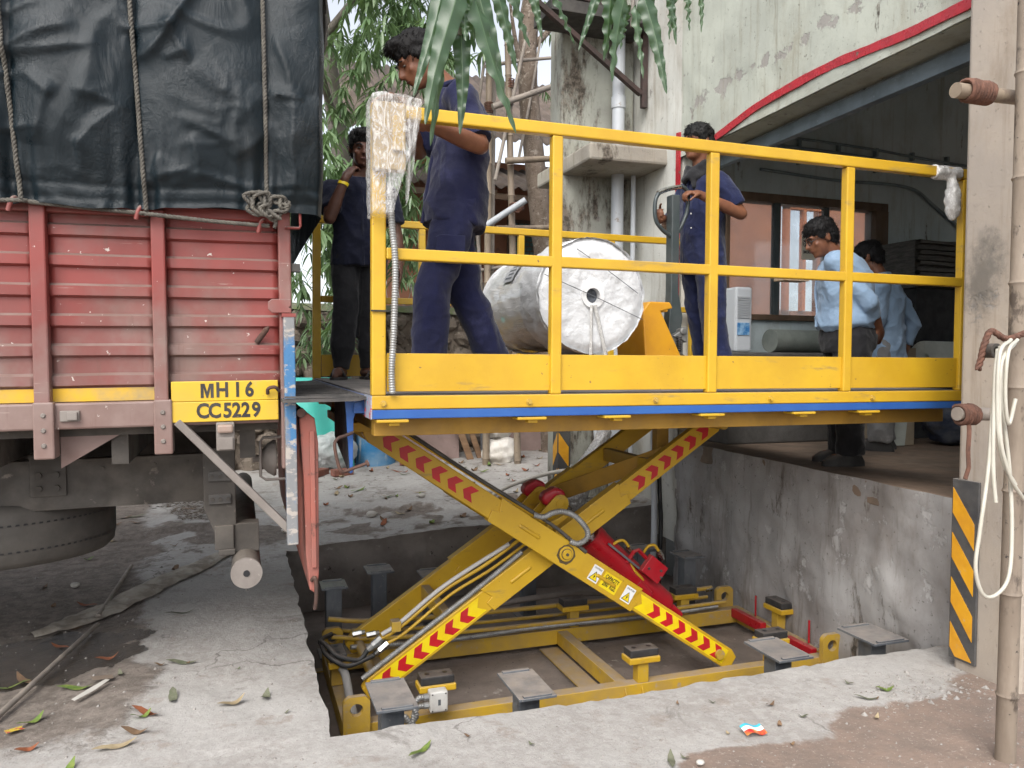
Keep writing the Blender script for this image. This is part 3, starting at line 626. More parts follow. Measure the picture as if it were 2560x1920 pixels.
# spare wheel carried flat under the chassis
sw = V((-1.05,4.12,0)); g = MB(); pr = [(.30,.02),(.40,.0),(.47,.012),(.497,.04),(.505,.10),(.505,.18),(.497,.24),(.47,.268),(.40,.28),(.30,.26)]
nn_ = 72; zt0 = .505
for k in range(nn_):
    a = 2*math.pi*k/nn_
    for r, z in pr: g.v.append((sw.x+math.cos(a)*r, sw.y+math.sin(a)*r, zt0+z+.02*math.sin(a)*-1))
k2 = len(pr)
for k in range(nn_):
    for q in range(k2): g.f.append((k*k2+q, ((k+1) % nn_)*k2+q, ((k+1) % nn_)*k2+(q+1) % k2, k*k2+(q+1) % k2))
M['tyre'] = pm('dusty tyre rubber', (.055,.05,.044), .85, var=(.085,.076,.066), vs=3, bump=.15)
ty = g.build('spare_tyre', M['tyre'], tk, smooth=40)
g = MB()
for row, dz in enumerate((.085,.195)):
    for k in range(110):
        a = 2*math.pi*k/110; c_, s_ = math.cos(a), math.sin(a)
        p = V((sw.x+c_*.5055, sw.y+s_*.5055, zt0+dz-.02*s_)); t_ = V((-s_,c_,0)); r_ = V((c_,s_,0))
        g.add([p-t_*.008-V((0,0,.003)), p+t_*.008-V((0,0,.003)), p+t_*.006+V((0,0,.004))+r_*.001, p-t_*.006+V((0,0,.004))+r_*.001], [(0,1,2,3)])
o = g.build('tread_sipes', M['ink'], ty); o['kind'] = 'stuff'
MB().cyl((sw.x,sw.y,.53),(sw.x,sw.y,.75),.30,n=40).build('spare_rim', M['chassis'], tk, smooth=40)
# road wheels further forward
for yy in (3.45, 5.35):
    for y2 in (0, .27) if yy < 4 else (0, -.27):
        g = MB().loft([((-2.3,yy+y2-.12,.5),(.36,0,0),(0,0,.36)),((-2.3,yy+y2-.12,.5),(.46,0,0),(0,0,.46)),((-2.3,yy+y2-.08,.5),(.5,0,0),(0,0,.5)),((-2.3,yy+y2+.08,.5),(.5,0,0),(0,0,.5)),((-2.3,yy+y2+.12,.5),(.46,0,0),(0,0,.46)),((-2.3,yy+y2+.12,.5),(.36,0,0),(0,0,.36))],40)
        wl = g.build('wheel', M['tyre'], tk, smooth=40)
        MB().cyl((-2.3,yy+y2-.1,.5),(-2.3,yy+y2+.1,.5),.30,n=30).build('rim', M['chassis'], wl, smooth=40)
MB().cyl((-2.3,3.5,.5),(-2.3,5.3,.5),.07).build('axle', M['chassis'], tk, smooth=40)
# lowered tailgate hanging behind the bed
M['gate'] = pm('worn orange red paint', (.36,.095,.065), .6, var=(.25,.10,.08), vs=4, vstr=(1,1,.4), spot=(.10,.05,.04), ss=9, st=(.58,.66), spot2=(.45,.3,.25), s2=30)
g = MB(); g.prism([(.245,1.15),(.275,1.175),(.305,1.15),(.318,1.05),(.312,.52),(.30,.44),(.275,.46),(.262,.60),(.258,.9)], (0,3.22,0), (1,0,0), (0,0,1), (0,2.3,0))
tg = g.build('tailgate', M['gate'], tk, bevel=.006)
g = MB().box(.283,.303,3.205,3.22,.55,1.10); g.build('gate_rib', M['gate'], tg, bevel=.004)
MB().cyl((.252,3.19,1.175),(.252,3.3,1.175),.018,n=14).build('hinge', M['rust'], tg, smooth=40)
MB().tube(cat([(.282,3.214,.50),(.292,3.196,.515),(.298,3.194,.49),(.297,3.196,.43),(.292,3.205,.385)],5),.008,8).build('pin', M['rust'], tg, smooth=60)
# ================================================================ tarpaulin and ropes
def tarp_mat():
    m, n, b = newmat('dark green tarpaulin')
    c = n.mix(n.ramp(n.noise(1.8, 5, .6), .35, .65), rgb(.004,.010,.014), rgb(.009,.016,.021))
    c = n.mix(n.ramp(n.noise(4, 6, .7, off=5), .5, .75, 0, .4), c, rgb(.045,.05,.053))
    n.l(c, b.inputs['Base Color']); n.l(n.ramp(n.noise(5, 5, .6, off=8), .3, .7, .26, .42), b.inputs['Roughness']); b.inputs['Specular IOR Level'].default_value = .34
    w = n.n('ShaderNodeTexWave'); w.inputs['Scale'].default_value = 120; w.bands_direction = 'Z'; n.l(n.P(), w.inputs['Vector'])
    w2 = n.n('ShaderNodeTexWave'); w2.inputs['Scale'].default_value = 120; w2.bands_direction = 'X'; n.l(n.P(), w2.inputs['Vector'])
    v = n.n('ShaderNodeTexVoronoi', feature='DISTANCE_TO_EDGE'); v.inputs['Scale'].default_value = 9
    mp = n.n('ShaderNodeVectorMath', operation='ADD'); nz = n.n('ShaderNodeTexNoise'); nz.inputs['Scale'].default_value = 5; n.l(n.P(), nz.inputs['Vector'])
    sc = n.n('ShaderNodeVectorMath', operation='SCALE'); sc.inputs['Scale'].default_value = .35; n.l(nz.outputs['Color'], sc.inputs[0]); n.l(n.P(), mp.inputs[0]); n.l(sc.outputs[0], mp.inputs[1]); n.l(mp.outputs[0], v.inputs['Vector'])
    h = n.math('ADD', n.math('MULTIPLY', n.noise(7, 5, .6, (1.3,1,.6), dist=.8, off=12), .010), n.math('MULTIPLY', n.math('MULTIPLY', n.noise(24, 5, .65, dist=1., off=3), n.ramp(n.noise(3, 3, .5, off=12), .45, .62)), .006))
    h = n.math('ADD', h, n.math('MULTIPLY', n.math('ADD', w.outputs['Fac'], w2.outputs['Fac']), .00028))
    bp = n.n('ShaderNodeBump'); bp.inputs['Strength'].default_value = .85; bp.inputs['Distance'].default_value = 1.; n.l(h, bp.inputs['Height']); n.l(bp.outputs[0], b.inputs['Normal'])
    return m
M['tarp'] = tarp_mat()
RX = [-.74, -.345, .105]         # rope stations along the side
def bulge(x, z):
    e = [-1.55,-1.14]+RX+[.33]
    for a, b_ in zip(e, e[1:]):
        if a <= x <= b_:
            t = (x-a)/(b_-a); s_ = math.sin(math.pi*t)**.55; return .055*s_*(.5+.5*sst(1.93,2.2,z))*(.45 if b_ > .3 else 1)
    return .03
def ridge(p, s, o=1): return 1-abs(noise.noise(V(p)*s))*2
def zx(p): return (-.22+(p[0]-1150)*.000582, 2.7005-p[1]*.000571)
CREASE = [(zx(a), zx(b_), am, wd) for a, b_, am, wd in (((120,460),(590,270),.022,.018),((120,470),(660,390),.016,.012),((980,390),(1290,-40),.030,.020),((900,245),(1130,190),.014,.010),((1090,380),(1240,350),.012,.010),((1100,180),(1230,400),.014,.012),
  ((1740,550),(1940,530),.016,.008),((1880,600),(1860,1150),.020,.020),((960,1180),(1250,1080),.018,.014),((1250,880),(1310,1110),.016,.012),((1070,1000),(1030,1120),.012,.010),((600,660),(880,700),.012,.012),((860,720),(600,960),.016,.016),((600,940),(610,1130),.012,.012),
  ((380,950),(470,640),.018,.022),((140,600),(330,590),.010,.010),((330,590),(470,680),.012,.010),((150,250),(420,170),.014,.016),((1520,960),(1720,760),.014,.016),((1540,560),(1530,900),.010,.012),((1200,780),(1480,870),.012,.014),((1780,160),(1860,480),.018,.022),((1300,450),(1500,600),.010,.02),((200,920),(380,880),.010,.008),
  ((-300,300),(80,160),.02,.02),((-500,700),(-100,560),.02,.02),((-900,500),(-400,200),.02,.02),((-250,1000),(0,700),.016,.018))]
def tarp_y(x, z):
    y = 3.232-.05*sst(1.95,2.4,z)-bulge(x, z)
    wx, wz = x+.025*ns((x*2,z*2,5),3), z+.025*ns((x*2,z*2,15),3)
    for (ax, az), (bx, bz), am, wd in CREASE:
        dx, dz = bx-ax, bz-az; L2 = dx*dx+dz*dz; t = ((wx-ax)*dx+(wz-az)*dz)/L2
        if -.15 < t < 1.15:
            tt = min(1, max(0, t)); ex, ez = wx-ax-dx*tt, wz-az-dz*tt; d2 = ex*ex+ez*ez
            if d2 < .03:
                d_ = math.sqrt(d2); sg = (ex*dz-ez*dx); k = math.exp(-d_/wd) if sg > 0 else math.exp(-d_/(wd*3.2)); y -= 1.35*am*k*math.sin(math.pi*min(1,max(0,(t+.15)/1.3)))**.5
    r = max(0, ridge((x*.8, z*1.1+x*.5, 9), 3.4)-.72)/.28; y -= .010*r
    pm_ = sst(.0,.35,ns((x*1.0,z*1.0,33),3.2)); r = max(0, ridge((x+.2*ns((x,z,5),3), z+.2*ns((x,z,15),3), 21), 9)-.6)/.4; y -= .004*r*pm_
    y += .028*fbm((x, z*.7, 1), 1.6, 3)
    for rx_ in RX: y -= .012*math.sin((x-rx_)*95)*math.exp(-((x-rx_)/.09)**2)*sst(2.35,1.97,z)
    for c_ in (1.985, 2.035): y += .006*math.exp(-((z-c_-.012*math.sin(x*4)-.02*x)/.008)**2)
    return y
tp = thing('load_tarpaulin', 'dark green creased tarpaulin roped over the red truck load', 'tarpaulin', (0,3.3,1.9))
g = MB(); NX, NZ = 230, 150
def tarp_pt(u, v):
    x = -3.3+u*(.312+3.3) if False else None
    return None
xs_ = [-3.3+ (i/40)*1.9 for i in range(40)]+[-1.4+i/190*(1.4+.30) for i in range(191)]
zs_ = [1.0]*0+[i/120 for i in range(121)]
def hem(x): return 1.95+.012*math.sin(x*5+1)+.012*ns((x*7,0,2))+.01*(x+.3)
for x in xs_:
    for t in zs_:
        z = hem(x)+t*(3.15-hem(x)); g.v.append((x, tarp_y(x, z), z))
nz_ = len(zs_)
for i in range(len(xs_)-1):
    for j in range(nz_-1): g.f.append((i*nz_+j, i*nz_+j+1, (i+1)*nz_+j+1, (i+1)*nz_+j))
# rear return round the corner and the top
edge = [(xs_[-1], tarp_y(xs_[-1], hem(.3)+t*(3.15-hem(.3))), hem(.3)+t*(3.15-hem(.3))) for t in zs_]
prev = [len(g.v)-nz_+j for j in range(nz_)]
for s_ in (.012,.03,.06,.15,.5,1.2,2.1):
    cur = []
    for (x, y, z) in edge:
        cur.append(len(g.v)); k = min(1, s_/.05); g.v.append((x+.022*k+.008*ns((z*4,s_*3,6)), y+s_+.012*k*ns((z*3,s_,2)), z))
    for j in range(nz_-1): g.f.append((prev[j], prev[j+1], cur[j+1], cur[j]))
    prev = cur
g.build('side_sheet', M['tarp'], tp, smooth=70, fix=False)
g = MB().grid(lambda u, v: (-3.3+u*3.62, 3.10+v*2.5, 3.148+.25*math.sin(math.pi*v)+.02*ns((u*9,v*6,0))), 60, 20); g.build('top_sheet', M['tarp'], tp, smooth=70)
MB().grid(lambda u, v: (-3.3+u*3.6, 5.74+.02*ns((u*9,v*4,1)), 1.95+v*1.25), 30, 10).build('far_sheet', M['tarp'], tp, smooth=70)
# grey folded cloth hanging at the rear top
M['canvas'] = pm('grey canvas', (.085,.080,.072), .9, var=(.13,.12,.105), vs=9, bump=.3, bs=60)
g = MB().grid(lambda u, v: (.262+.075*u+.012*math.sin(u*9+v*3), 3.20+.03*math.sin(u*11)+.1*(1-v)*u, 2.62+.12*abs(u-.45)+.035*math.sin(u*14)*(1-v)+v*.65), 26, 26)
tag(g.build('folded_canvas', M['canvas'], smooth=70, sol=.01), 'grey folded canvas flap hanging over the rear top edge of the tarpaulin', 'canvas')
M['rope'] = pm('grey braided rope', (.085,.078,.068), .9, var=(.13,.12,.10), vs=30, bump=.3, bs=90)
def rope_mb(pts, r=.0085, n=10, tw=26, k=6, dense=None):
    P = cat(pts, n); L = [0]
    for i in range(1, len(P)): L.append(L[-1]+(P[i]-P[i-1]).length)
    g = MB(); st = max(.004, L[-1]/900); out = []; s = 0; j = 0
    while s <= L[-1]:
        while j < len(L)-2 and L[j+1] < s: j += 1
        out.append(P[j].lerp(P[j+1], min(1, (s-L[j])/max(1e-9, L[j+1]-L[j])))); s += st
    for ph in range(3):
        pts2 = []
        for i, p in enumerate(out):
            t = (out[min(i+1,len(out)-1)]-out[max(i-1,0)]).normalized(); a = t.orthogonal().normalized() if abs(t.x) > .9 else t.cross(V((1,0,0))).normalized(); b = t.cross(a)
            th = i*st*2*math.pi/(r*5.2)+ph*2.0944; pts2.append(p+(a*math.cos(th)+b*math.sin(th))*r*.48)
        g.tube(pts2, r*.56, k)
    return g
def rz(x, z): return tarp_y(x, z)-.008
lab = ['leftmost grey rope pressed down over the dark tarpaulin', 'middle grey rope over the dark tarpaulin to the second hook', 'right grey rope over the dark tarpaulin ending in the knot']
for k, (xt, xb, zb) in enumerate(((-.80,-.722,1.95),(-.385,-.318,1.935),(.085,.108,2.0))):
    pts = [(xt+(xb-xt)*t, rz(xt+(xb-xt)*t, 3.12+(zb-3.12)*t)+.002, 3.12+(zb-3.12)*t) for t in np.linspace(0,1,22)]
    tag(rope_mb(pts, n=3).build('tie_rope', M['rope'], smooth=60), lab[k], 'rope', 'ropes down the tarpaulin')
pts = [(-1.3,3.222,1.935),(-.9,3.222,1.938),(-.72,3.214,1.947),(-.69,3.220,1.944),(-.5,3.224,1.935),(-.33,3.222,1.928),(-.31,3.214,1.925),(-.1,3.226,1.915),(.06,3.224,1.91),(.118,3.216,1.908)]
tag(rope_mb(pts).build('tie_rope', M['rope'], smooth=60), 'grey rope stretched level along the hooks under the tarpaulin hem', 'rope', 'ropes down the tarpaulin')
random.seed(3); pts = []
for k in range(46):
    a = k*.95; r_ = .04+.022*math.sin(k*1.7); cx_ = .075 if k < 20 else .135
    pts.append((cx_+r_*math.cos(a)*1.0, 3.175-.012*math.sin(k*1.3)-.01*random.random(), 1.985+r_*.8*math.sin(a)-(.0 if k < 20 else .012)))
pts += [(.135,3.18,1.94),(.14,3.185,1.915),(.133,3.185,1.895)]
tag(rope_mb(pts, .0075, 6).build('rope_knot', M['rope'], smooth=60), 'bunched knot of grey rope at the tarpaulin lower right corner', 'rope')
# ================================================================ scissor lift
lf = thing('scissor_lift', 'yellow scissor lift table with raised guard railed platform over the pit', 'scissor lift', (1.9, 4.2, ZF))
DZ = 1.255; X0, X1, Y0, Y1 = .48, 3.48, 3.0, 5.55
M['deckplate'] = pm('dusty deck plate', (.13,.12,.115), .75, var=(.20,.18,.165), vs=6, bump=.2, bs=80)
dk = MB().box(X0+.01,X1,Y0+.05,Y1,DZ-.008,DZ).build('deck', M['deckplate'], lf)
eb = MB().box(X0,X1,Y0,Y0+.05,1.200,1.252).build('edge_beam', M['yellow'], lf, bevel=.004)
for bx, bz in ((.524,1.222),(1.12,1.222),(1.703,1.222),(2.297,1.222),(2.882,1.22)):
    g = MB().cyl((bx,Y0,bz),(bx,Y0-.004,bz),.013,n=16); g.cyl((bx,Y0-.004,bz),(bx,Y0-.014,bz),.009,n=6); g.build('bolt', M['yellow_dusty'], eb, smooth=40)
MB().box(X0,X1,Y1-.05,Y1,1.200,1.252).build('edge_beam', M['yellow'], lf, bevel=.004)
MB().box(X0+.003,X1,Y0+.003,Y0+.05,1.163,1.1985).build('skirt_channel', M['blue'], lf, bevel=.003)
MB().box(X0+.003,X1,Y1-.05,Y1-.003,1.163,1.1985).build('skirt_channel', M['blue'], lf, bevel=.003)
M['bluered'] = pm('scuffed blue red corner', (.20,.25,.36), .6, var=(.36,.36,.37), vs=9, spot=(.45,.05,.06), ss=9, st=(.55,.6), sstr=(1,1,2.2))
MB().box(X0-.004,X0+.002,Y0+.002,Y0+.16,1.163,1.252).build('corner_plate', M['bluered'], lf)
MB().box(X0,X0+.05,Y0+.16,Y1-.05,1.165,1.246).build('end_beam', M['blue'], lf, bevel=.003)
# underframe
M['under'] = pm('yellow underframe', (.42,.235,.03), .6, var=(.30,.17,.03), vs=5, dust=(.3,.2,.1), dustamt=.3)
for yy in (3.13, 3.86, 4.62, 5.36): MB().box(X0+.03,X1-.002,yy,yy+.07,1.085,1.162).build('floor_beam', M['under'], lf, bevel=.003)
for xx in (.52, 1.25, 2.0, 2.75, 3.30): MB().box(xx,xx+.05,3.20,5.36,1.10,1.16).build('floor_beam', M['under'], lf, bevel=.003)
for tx in (.56, 1.133, 1.52, 1.988, 2.485, 2.864):
    g = MB().box(tx-.062,tx+.062,2.992,3.07,1.149,1.160); g.box(tx-.012,tx+.03,3.01,3.05,1.135,1.149); g.build('clamp_tab', M['yellow'], lf, bevel=.003)
# guard rails
def guard(y, near):
    gr = MB(); a = y if near else y-.045; b_ = a+.045
    gr.box(X0-.001,3.47,a,b_,2.312,2.362)
    rail = gr.build('guard_rail', M['yellow'], lf, bevel=.006)
    MB().box(X0+.056,3.47,a+.002,b_-.002,1.775,1.819).build('mid_rail', M['yellow'], rail, bevel=.005)
    MB().box(X0+.06,3.47,a+.018,a+.024,1.268,1.416).build('toe_board', M['yellow'], rail, bevel=.002)
    for k, (p0, p1) in enumerate(((X0,X0+.055),(1.216,1.263),(1.965,2.012),(2.71,2.757),(3.436,3.48))):
        MB().box(p0,p1,a+.0015,b_-.0015,1.2525 if k else 1.2525,2.311).build('post', M['yellow'], rail, bevel=.006)
    return rail
gn = guard(Y0, True); gf = guard(Y1, False)
# wrapped control box on the first post, wrapped rail end, conduit along the post
def film(name, base, amt, tint=(.8,.8,.78)):
    m, n, b = newmat(name)
    st_ = n.ramp(n.noise(42, 6, .72, (1,1,.45), dist=2.6), .47, .60, 0, amt)
    c = n.mix(st_, rgb(*base), rgb(*tint)); n.l(c, b.inputs['Base Color']); b.inputs['Roughness'].default_value = .22; b.inputs['Coat Weight'].default_value = .5; b.inputs['Coat Roughness'].default_value = .1
    bp = n.n('ShaderNodeBump'); bp.inputs['Strength'].default_value = .5; bp.inputs['Distance'].default_value = .006; n.l(n.noise(55, 6, .7, (1,1,.35), dist=1.2), bp.inputs['Height']); n.l(bp.outputs[0], b.inputs['Normal']); return m
M['filmbox'] = film('film over brown box', (.33,.25,.11), .85, (.66,.65,.62)); M['film'] = film('clear stretch film', (.50,.49,.47), .7)
def wrapped(outline, y0, y1, nrm=.005, seed=0):
    g = MB(); g.prism(outline, (0,y0,0), (1,0,0), (0,0,1), (0,y1-y0,0))
    return remesh(g, .008, 'wrap', 3, lambda p, n: nrm*fbm((p.x,p.y,p.z+seed), 22, 3)+nrm*.5*ridge((p.x*1.5,p.y,p.z*.6+seed), 30))
def clearfilm(name, lo, hi):
    m, n, b = newmat(name); out = n.t.nodes['Material Output']; b.inputs['Base Color'].default_value = rgb(.80,.80,.79); b.inputs['Roughness'].default_value = .16
    f = n.ramp(n.noise(34, 7, .74, (1,1,.4), dist=2.4), .40, .66, lo, hi); f = n.math('MAXIMUM', f, n.ramp(n.noise(9, 5, .7, (1,1,.6), dist=1.5, off=8), .55, .7, 0, hi))
    tr = n.n('ShaderNodeBsdfTransparent'); mx = n.n('ShaderNodeMixShader'); n.l(f, mx.inputs[0]); n.l(tr.outputs[0], mx.inputs[1]); n.l(b.outputs[0], mx.inputs[2]); n.l(mx.outputs[0], out.inputs['Surface'])
    bp = n.n('ShaderNodeBump'); bp.inputs['Strength'].default_value = .9; bp.inputs['Distance'].default_value = .01; n.l(n.noise(40, 6, .7, (1,1,.4), dist=2.4), bp.inputs['Height']); n.l(bp.outputs[0], b.inputs['Normal']); return m
M['clearfilm'] = clearfilm('clear wrinkled film', .12, .66)
cb = MB().box(.478,.60,2.945,2.998,2.10,2.352).build('control_box', pm('beige control box', (.40,.30,.15), .5, var=(.34,.25,.12), vs=8), lf, bevel=.006)
MB().box(.545,.592,2.925,2.944,2.17,2.30).build('switch_panel', pm('ochre switch panel', (.40,.27,.07), .5), cb, bevel=.006)
link('plastic_wrap', wrapped([(.466,2.374),(.56,2.38),(.657,2.368),(.652,2.30),(.628,2.19),(.60,2.13),(.575,2.04),(.545,1.93),(.470,1.93)], 2.918, 3.068, .0035), M['clearfilm'], cb)
g = MB().grid(lambda u, v: (.60+.05*u-.05*(1-v)*u, 2.93+.03*math.sin(u*9+v*5), 2.0+v*.36-.03*u), 14, 20); link('loose_film', g.mesh('lf'), M['clearfilm'], cb, smooth=70)
g = MB().cyl((3.25,3.0225,2.337),(3.42,3.0225,2.337),.036,n=14); g.ball((3.36,3.0,2.20),(.035,.04,.10)); g.cap((3.36,3.01,2.32),(3.37,3.0,2.15),.02,.035)
link('rail_end_film', remesh(g, .008, 'ref', 2, lambda p, n: .007*fbm(p, 26, 3)), M['film'], gn)
ribbed([(.545,2.985,2.05),(.553,2.982,1.9),(.565,2.978,1.75),(.560,2.980,1.5),(.553,2.982,1.35),(.556,2.982,1.262)], .0125, .010).build('flexible_conduit', M['galv'], gn, smooth=60)
g = MB().box(X0-.004,X0+.078,2.992,2.9985,1.574,1.580); g.box(X0+.07,X0+.10,2.99,2.995,1.565,1.572); g.build('cable_tie', M['hose'], gn)
# bridging lip, hanging flap with rod handle
M['mat'] = pm('worn dark mat', (.05,.047,.045), .8, var=(.09,.083,.078), vs=8, bump=.5, bs=24, bstr=(1,6,1))
g = MB(); g.prism([(.16,1.235),(.44,1.240),(.48,1.246),(.48,1.236),(.44,1.228),(.16,1.224)], (0,3.10,0), (1,0,0), (0,0,1), (0,2.3,0)); lip = g.build('bridge_plate', M['mat'], lf)
for k in range(9): MB().box(.17,.45,3.13+k*.16,3.16+k*.16,1.2395,1.2455+.002*random.random()).build('tread_strip', M['mat'], lip)
M['flapdark'] = pm('black flap plate', (.022,.022,.024), .6, var=(.05,.048,.047), vs=6, vstr=(1,1,.3), spot=(.12,.11,.10), ss=14, sstr=(1,1,.3), st=(.6,.7), bump=.25)
g = MB().prism([(3.22,1.225),(3.68,1.225),(3.68,1.04),(3.62,1.02),(3.24,.945),(3.21,.93)], (.418,0,0), (0,1,0), (0,0,1), (.012,0,0)); fpz = g.build('hanging_flap', M['flapdark'], lf)
g = MB().prism([(.405,1.225),(.452,1.235),(.452,1.20),(.438,1.15),(.436,.935),(.425,.93)], (0,3.195,0), (1,0,0), (0,0,1), (0,.018,0)); g.build('flap_edge', M['blue'], fpz, bevel=.002)
MB().box(.435,.482,3.17,3.24,1.175,1.228).build('hinge_bracket', M['blue'], fpz, bevel=.003); MB().cyl((.452,3.168,1.205),(.452,3.16,1.205),.016,n=16).build('hinge_pin', M['blue'], fpz, smooth=40)
MB().tube(cat([(.435,3.18,1.098),(.40,3.17,1.086),(.372,3.165,1.076),(.360,3.165,1.05),(.372,3.165,.98),(.386,3.165,.946),(.405,3.17,.945),(.46,3.175,.963),(.49,3.175,.972)],4),.007,8).build('rod_handle', M['rust'], fpz, smooth=60)
MB().cyl((.485,3.175,.970),(.496,3.175,.974),.014,n=12).build('rod_knob', M['rust'], fpz, smooth=40)
# scissor arms with printed chevrons
def arm(p, q, y, th, deco=True, name='scissor_arm', mid=.115):
    p, q = V((p[0],y,p[1])), V((q[0],y,q[1])); d = (q-p).normalized(); L = (q-p).length; u = V((-d.z,0,d.x)); u = u if u.z > 0 else -u
    wE, wM = .058, .070; a, b_ = L*.31, L*.70
    g = MB(); g.prism([(0,-.035),(.05,-wE),(L-.05,-wE),(L,-.035),(L,.035),(L-.05,wE),(.05,wE),(0,.035)], p, d, u, (0,th,0)); am = g.build(name, M['yellow'], lf, bevel=.005)
    g = MB(); g.prism([(a,-wM),(b_,-wM),(b_+.012,-.01),(b_-.03,.0),(b_,wM),(a,wM),(a+.03,.0),(a-.012,-.01)], p-V((0,.007,0)), d, u, (0,th+.014,0)); g.build('arm_sleeve', M['yellow'], am, bevel=.004)
    if deco:
        for s0, sg in ((.07,-1),(L-.07,1)):
            ln = L*.31-.10
            o = p+d*(s0)-V((0,.0012,0)); e = d if sg < 0 else -d
            g = MB(); g.prism([(0,-.043),(ln,-.043),(ln-.035,0),(ln,.043),(0,.043)], o, e, u, (0,-.0008,0)); bs_ = g.build('warning_strip', M['decal_yellow'] if o.z < .4 else M['yellow'], am)
            k = 0
            while .02+k*.098+.085 < ln:
                s_ = .055+k*.098
                MB().prism([(s_,.036),(s_-.030,0),(s_,-.036),(s_+.050,-.036),(s_+.020,0),(s_+.050,.036)], o-V((0,.001,0)), e, u, (0,-.0008,0)).build('chevron', M['decal_red'], bs_); k += 1
        for s_ in (.40,.61):     # pressed stiffening ribs
            g = MB().cap(p+d*(L*s_-.06)+u*(-.0)-V((0,.003,0)), p+d*(L*s_+.06)-V((0,.003,0)), .012, .012, 10); g.build('rib', M['yellow'], am, smooth=60)
    return am, p, d, u, L
AT, AB, BT, BB = (.585,1.062), (2.70,-.352), (2.66,1.055), (.60,-.30)
armA, pA, dA, uA, LA = arm(AT, AB, 3.82, .05)
armB, pB, dB, uB, LB = arm(BB, BT, 3.93, .05)
arm(BB, BT, 4.58, .05, False); arm(AT, AB, 4.69, .05, False)
# pivots and cross tubes
cA = V((1.639,0,.364))
for yy in (3.82,):
    g = MB().cyl((cA.x,yy-.005,cA.z),(cA.x,yy-.016,cA.z),.040,n=28); g.cyl((cA.x,yy-.016,cA.z),(cA.x,yy-.026,cA.z),.027,n=24); pv = g.build('pivot_cap', M['yellow'], lf, bevel=.002, smooth=40)
    gr_ = MB(); gr_.prism([((.052+.010*ns((k*.9,3,1)))*math.cos(k*.2618),(.052+.012*ns((k*.7,1,1)))*math.sin(k*.2618)-.004) for k in range(24)], (cA.x,yy-.0075,cA.z), (1,0,0), (0,0,1), (0,-.0006,0)); gr_.build('grease_smear', pm('old grease', (.10,.07,.03), .35), lf)
    MB().cyl((cA.x,yy-.026,cA.z),(cA.x,yy-.031,cA.z),.008,n=12).build('grease_nipple', M['dark'], pv, smooth=40)
MB().cyl((cA.x,3.8,cA.z),(cA.x,4.76,cA.z),.03).build('pivot_shaft', M['dark'], lf, smooth=40)
for (x, z) in ((.66,1.04),(2.60,1.03),(.66,-.27),(2.60,-.29)): MB().cyl((x,3.80,z),(x,4.77,z),.028).build('cross_tube', M['yellow_dusty'], lf, smooth=40)
MB().box(.50,.72,3.80,4.78,1.04,1.086).build('pivot_mount', M['yellow'], lf, bevel=.004)
MB().box(2.5,2.78,3.80,4.78,1.05,1.086).build('slide_track', M['under'], lf, bevel=.004)
for t in (.22, .8): 
    P_ = pB+dB*(LB*t); MB().beam(P_+V((0,.03,0)), P_+V((0,.68,0)), .05, .08).build('cross_brace', M['yellow_dusty'], lf, bevel=.004)
    P_ = pA+dA*(LA*t); MB().beam(P_+V((0,.03,-.02)), P_+V((0,.88,-.02)), .05, .08).build('cross_brace', M['yellow_dusty'], lf, bevel=.004)
MB().beam(pB+dB*(LB*.86)+V((0,.04,0)), pB+dB*(LB*.62)+V((0,.65,0)), .04, .10).build('cross_brace', M['under'], lf, bevel=.004)
MB().box(2.34,2.42,4.1,4.16,.80,1.08).build('cross_brace', M['under'], lf, bevel=.004)
g = MB().prism([(1.60,.49),(1.70,.535),(1.80,.505),(1.86,.47),(1.82,.395),(1.74,.37),(1.55,.34)], (0,3.985,0), (1,0,0), (0,0,1), (0,.03,0)); g.build('gusset_plate', M['yellow'], lf, bevel=.006)
# hydraulic cylinders
def ringp(c, r1, r2, th, u, v, w, n=28):
    g = MB(); c, u, v, w = V(c), V(u), V(v), V(w)
    for k in range(n):
        a = 2*math.pi*k/n
        for r, o in ((r1,0),(r2,0),(r2,1),(r1,1)): g.v.append(c+(u*math.cos(a)+v*math.sin(a))*r+w*o)
    for k in range(n):
        for q in range(4): g.f.append((k*4+q, ((k+1) % n)*4+q, ((k+1) % n)*4+(q+1) % 4, k*4+(q+1) % 4))
    return g
for yy in (4.17, 4.48):
    a, b_ = V((1.94,yy,.355)), V((2.42,yy,-.085)); dd = (b_-a).normalized()
    g = MB().tube([a-dd*.01, a, a+dd*.05, a+dd*.051, b_, b_+dd*.02], [.084,.092,.092,.087,.087,.08], 32)
    hc = g.build('hydraulic_cylinder', M['red'], lf, smooth=35)
    MB().cyl(a-dd*.012, V((1.725,yy,.575)), .045, n=24).build('piston_rod', M['chrome'], hc, smooth=40)
    g = MB().cyl(a-dd*.028, a-dd*.011, .062, n=28); g.build('gland_ring', M['chrome'], hc, smooth=40)
    MB().beam(b_, b_+dd*.16, .07, .10).build('base_clevis', M['red'], hc, bevel=.02)
    g = MB().cyl((1.715,yy-.04,.60),(1.715,yy+.04,.60),.062,n=20); g.cyl((1.675,yy-.04,.60),(1.675,yy+.04,.60),.045,n=20); link('rod_eye', remesh(g, .012, 're', 2), M['red'], hc)
    for s_ in (-.06, .046):
        g = MB(); c0 = V((1.73,yy+s_,.573)); pts = [(c0.x+.052*math.cos(t), c0.z+.052*math.sin(t)) for t in np.linspace(-.9,2.3,12)]+[(1.56,.48),(1.66,.42)]
        g.prism(pts, (0,c0.y,0), (1,0,0), (0,0,1), (0,.014,0)); ear = g.build('cylinder_ear', M['yellow'], lf, bevel=.003)
        ringp((1.73,yy+s_-.001,.573), .020,.027,0,(1,0,0),(0,0,1),(0,-.004,0)).build('ear_pin', M['yellow'], ear, smooth=40)
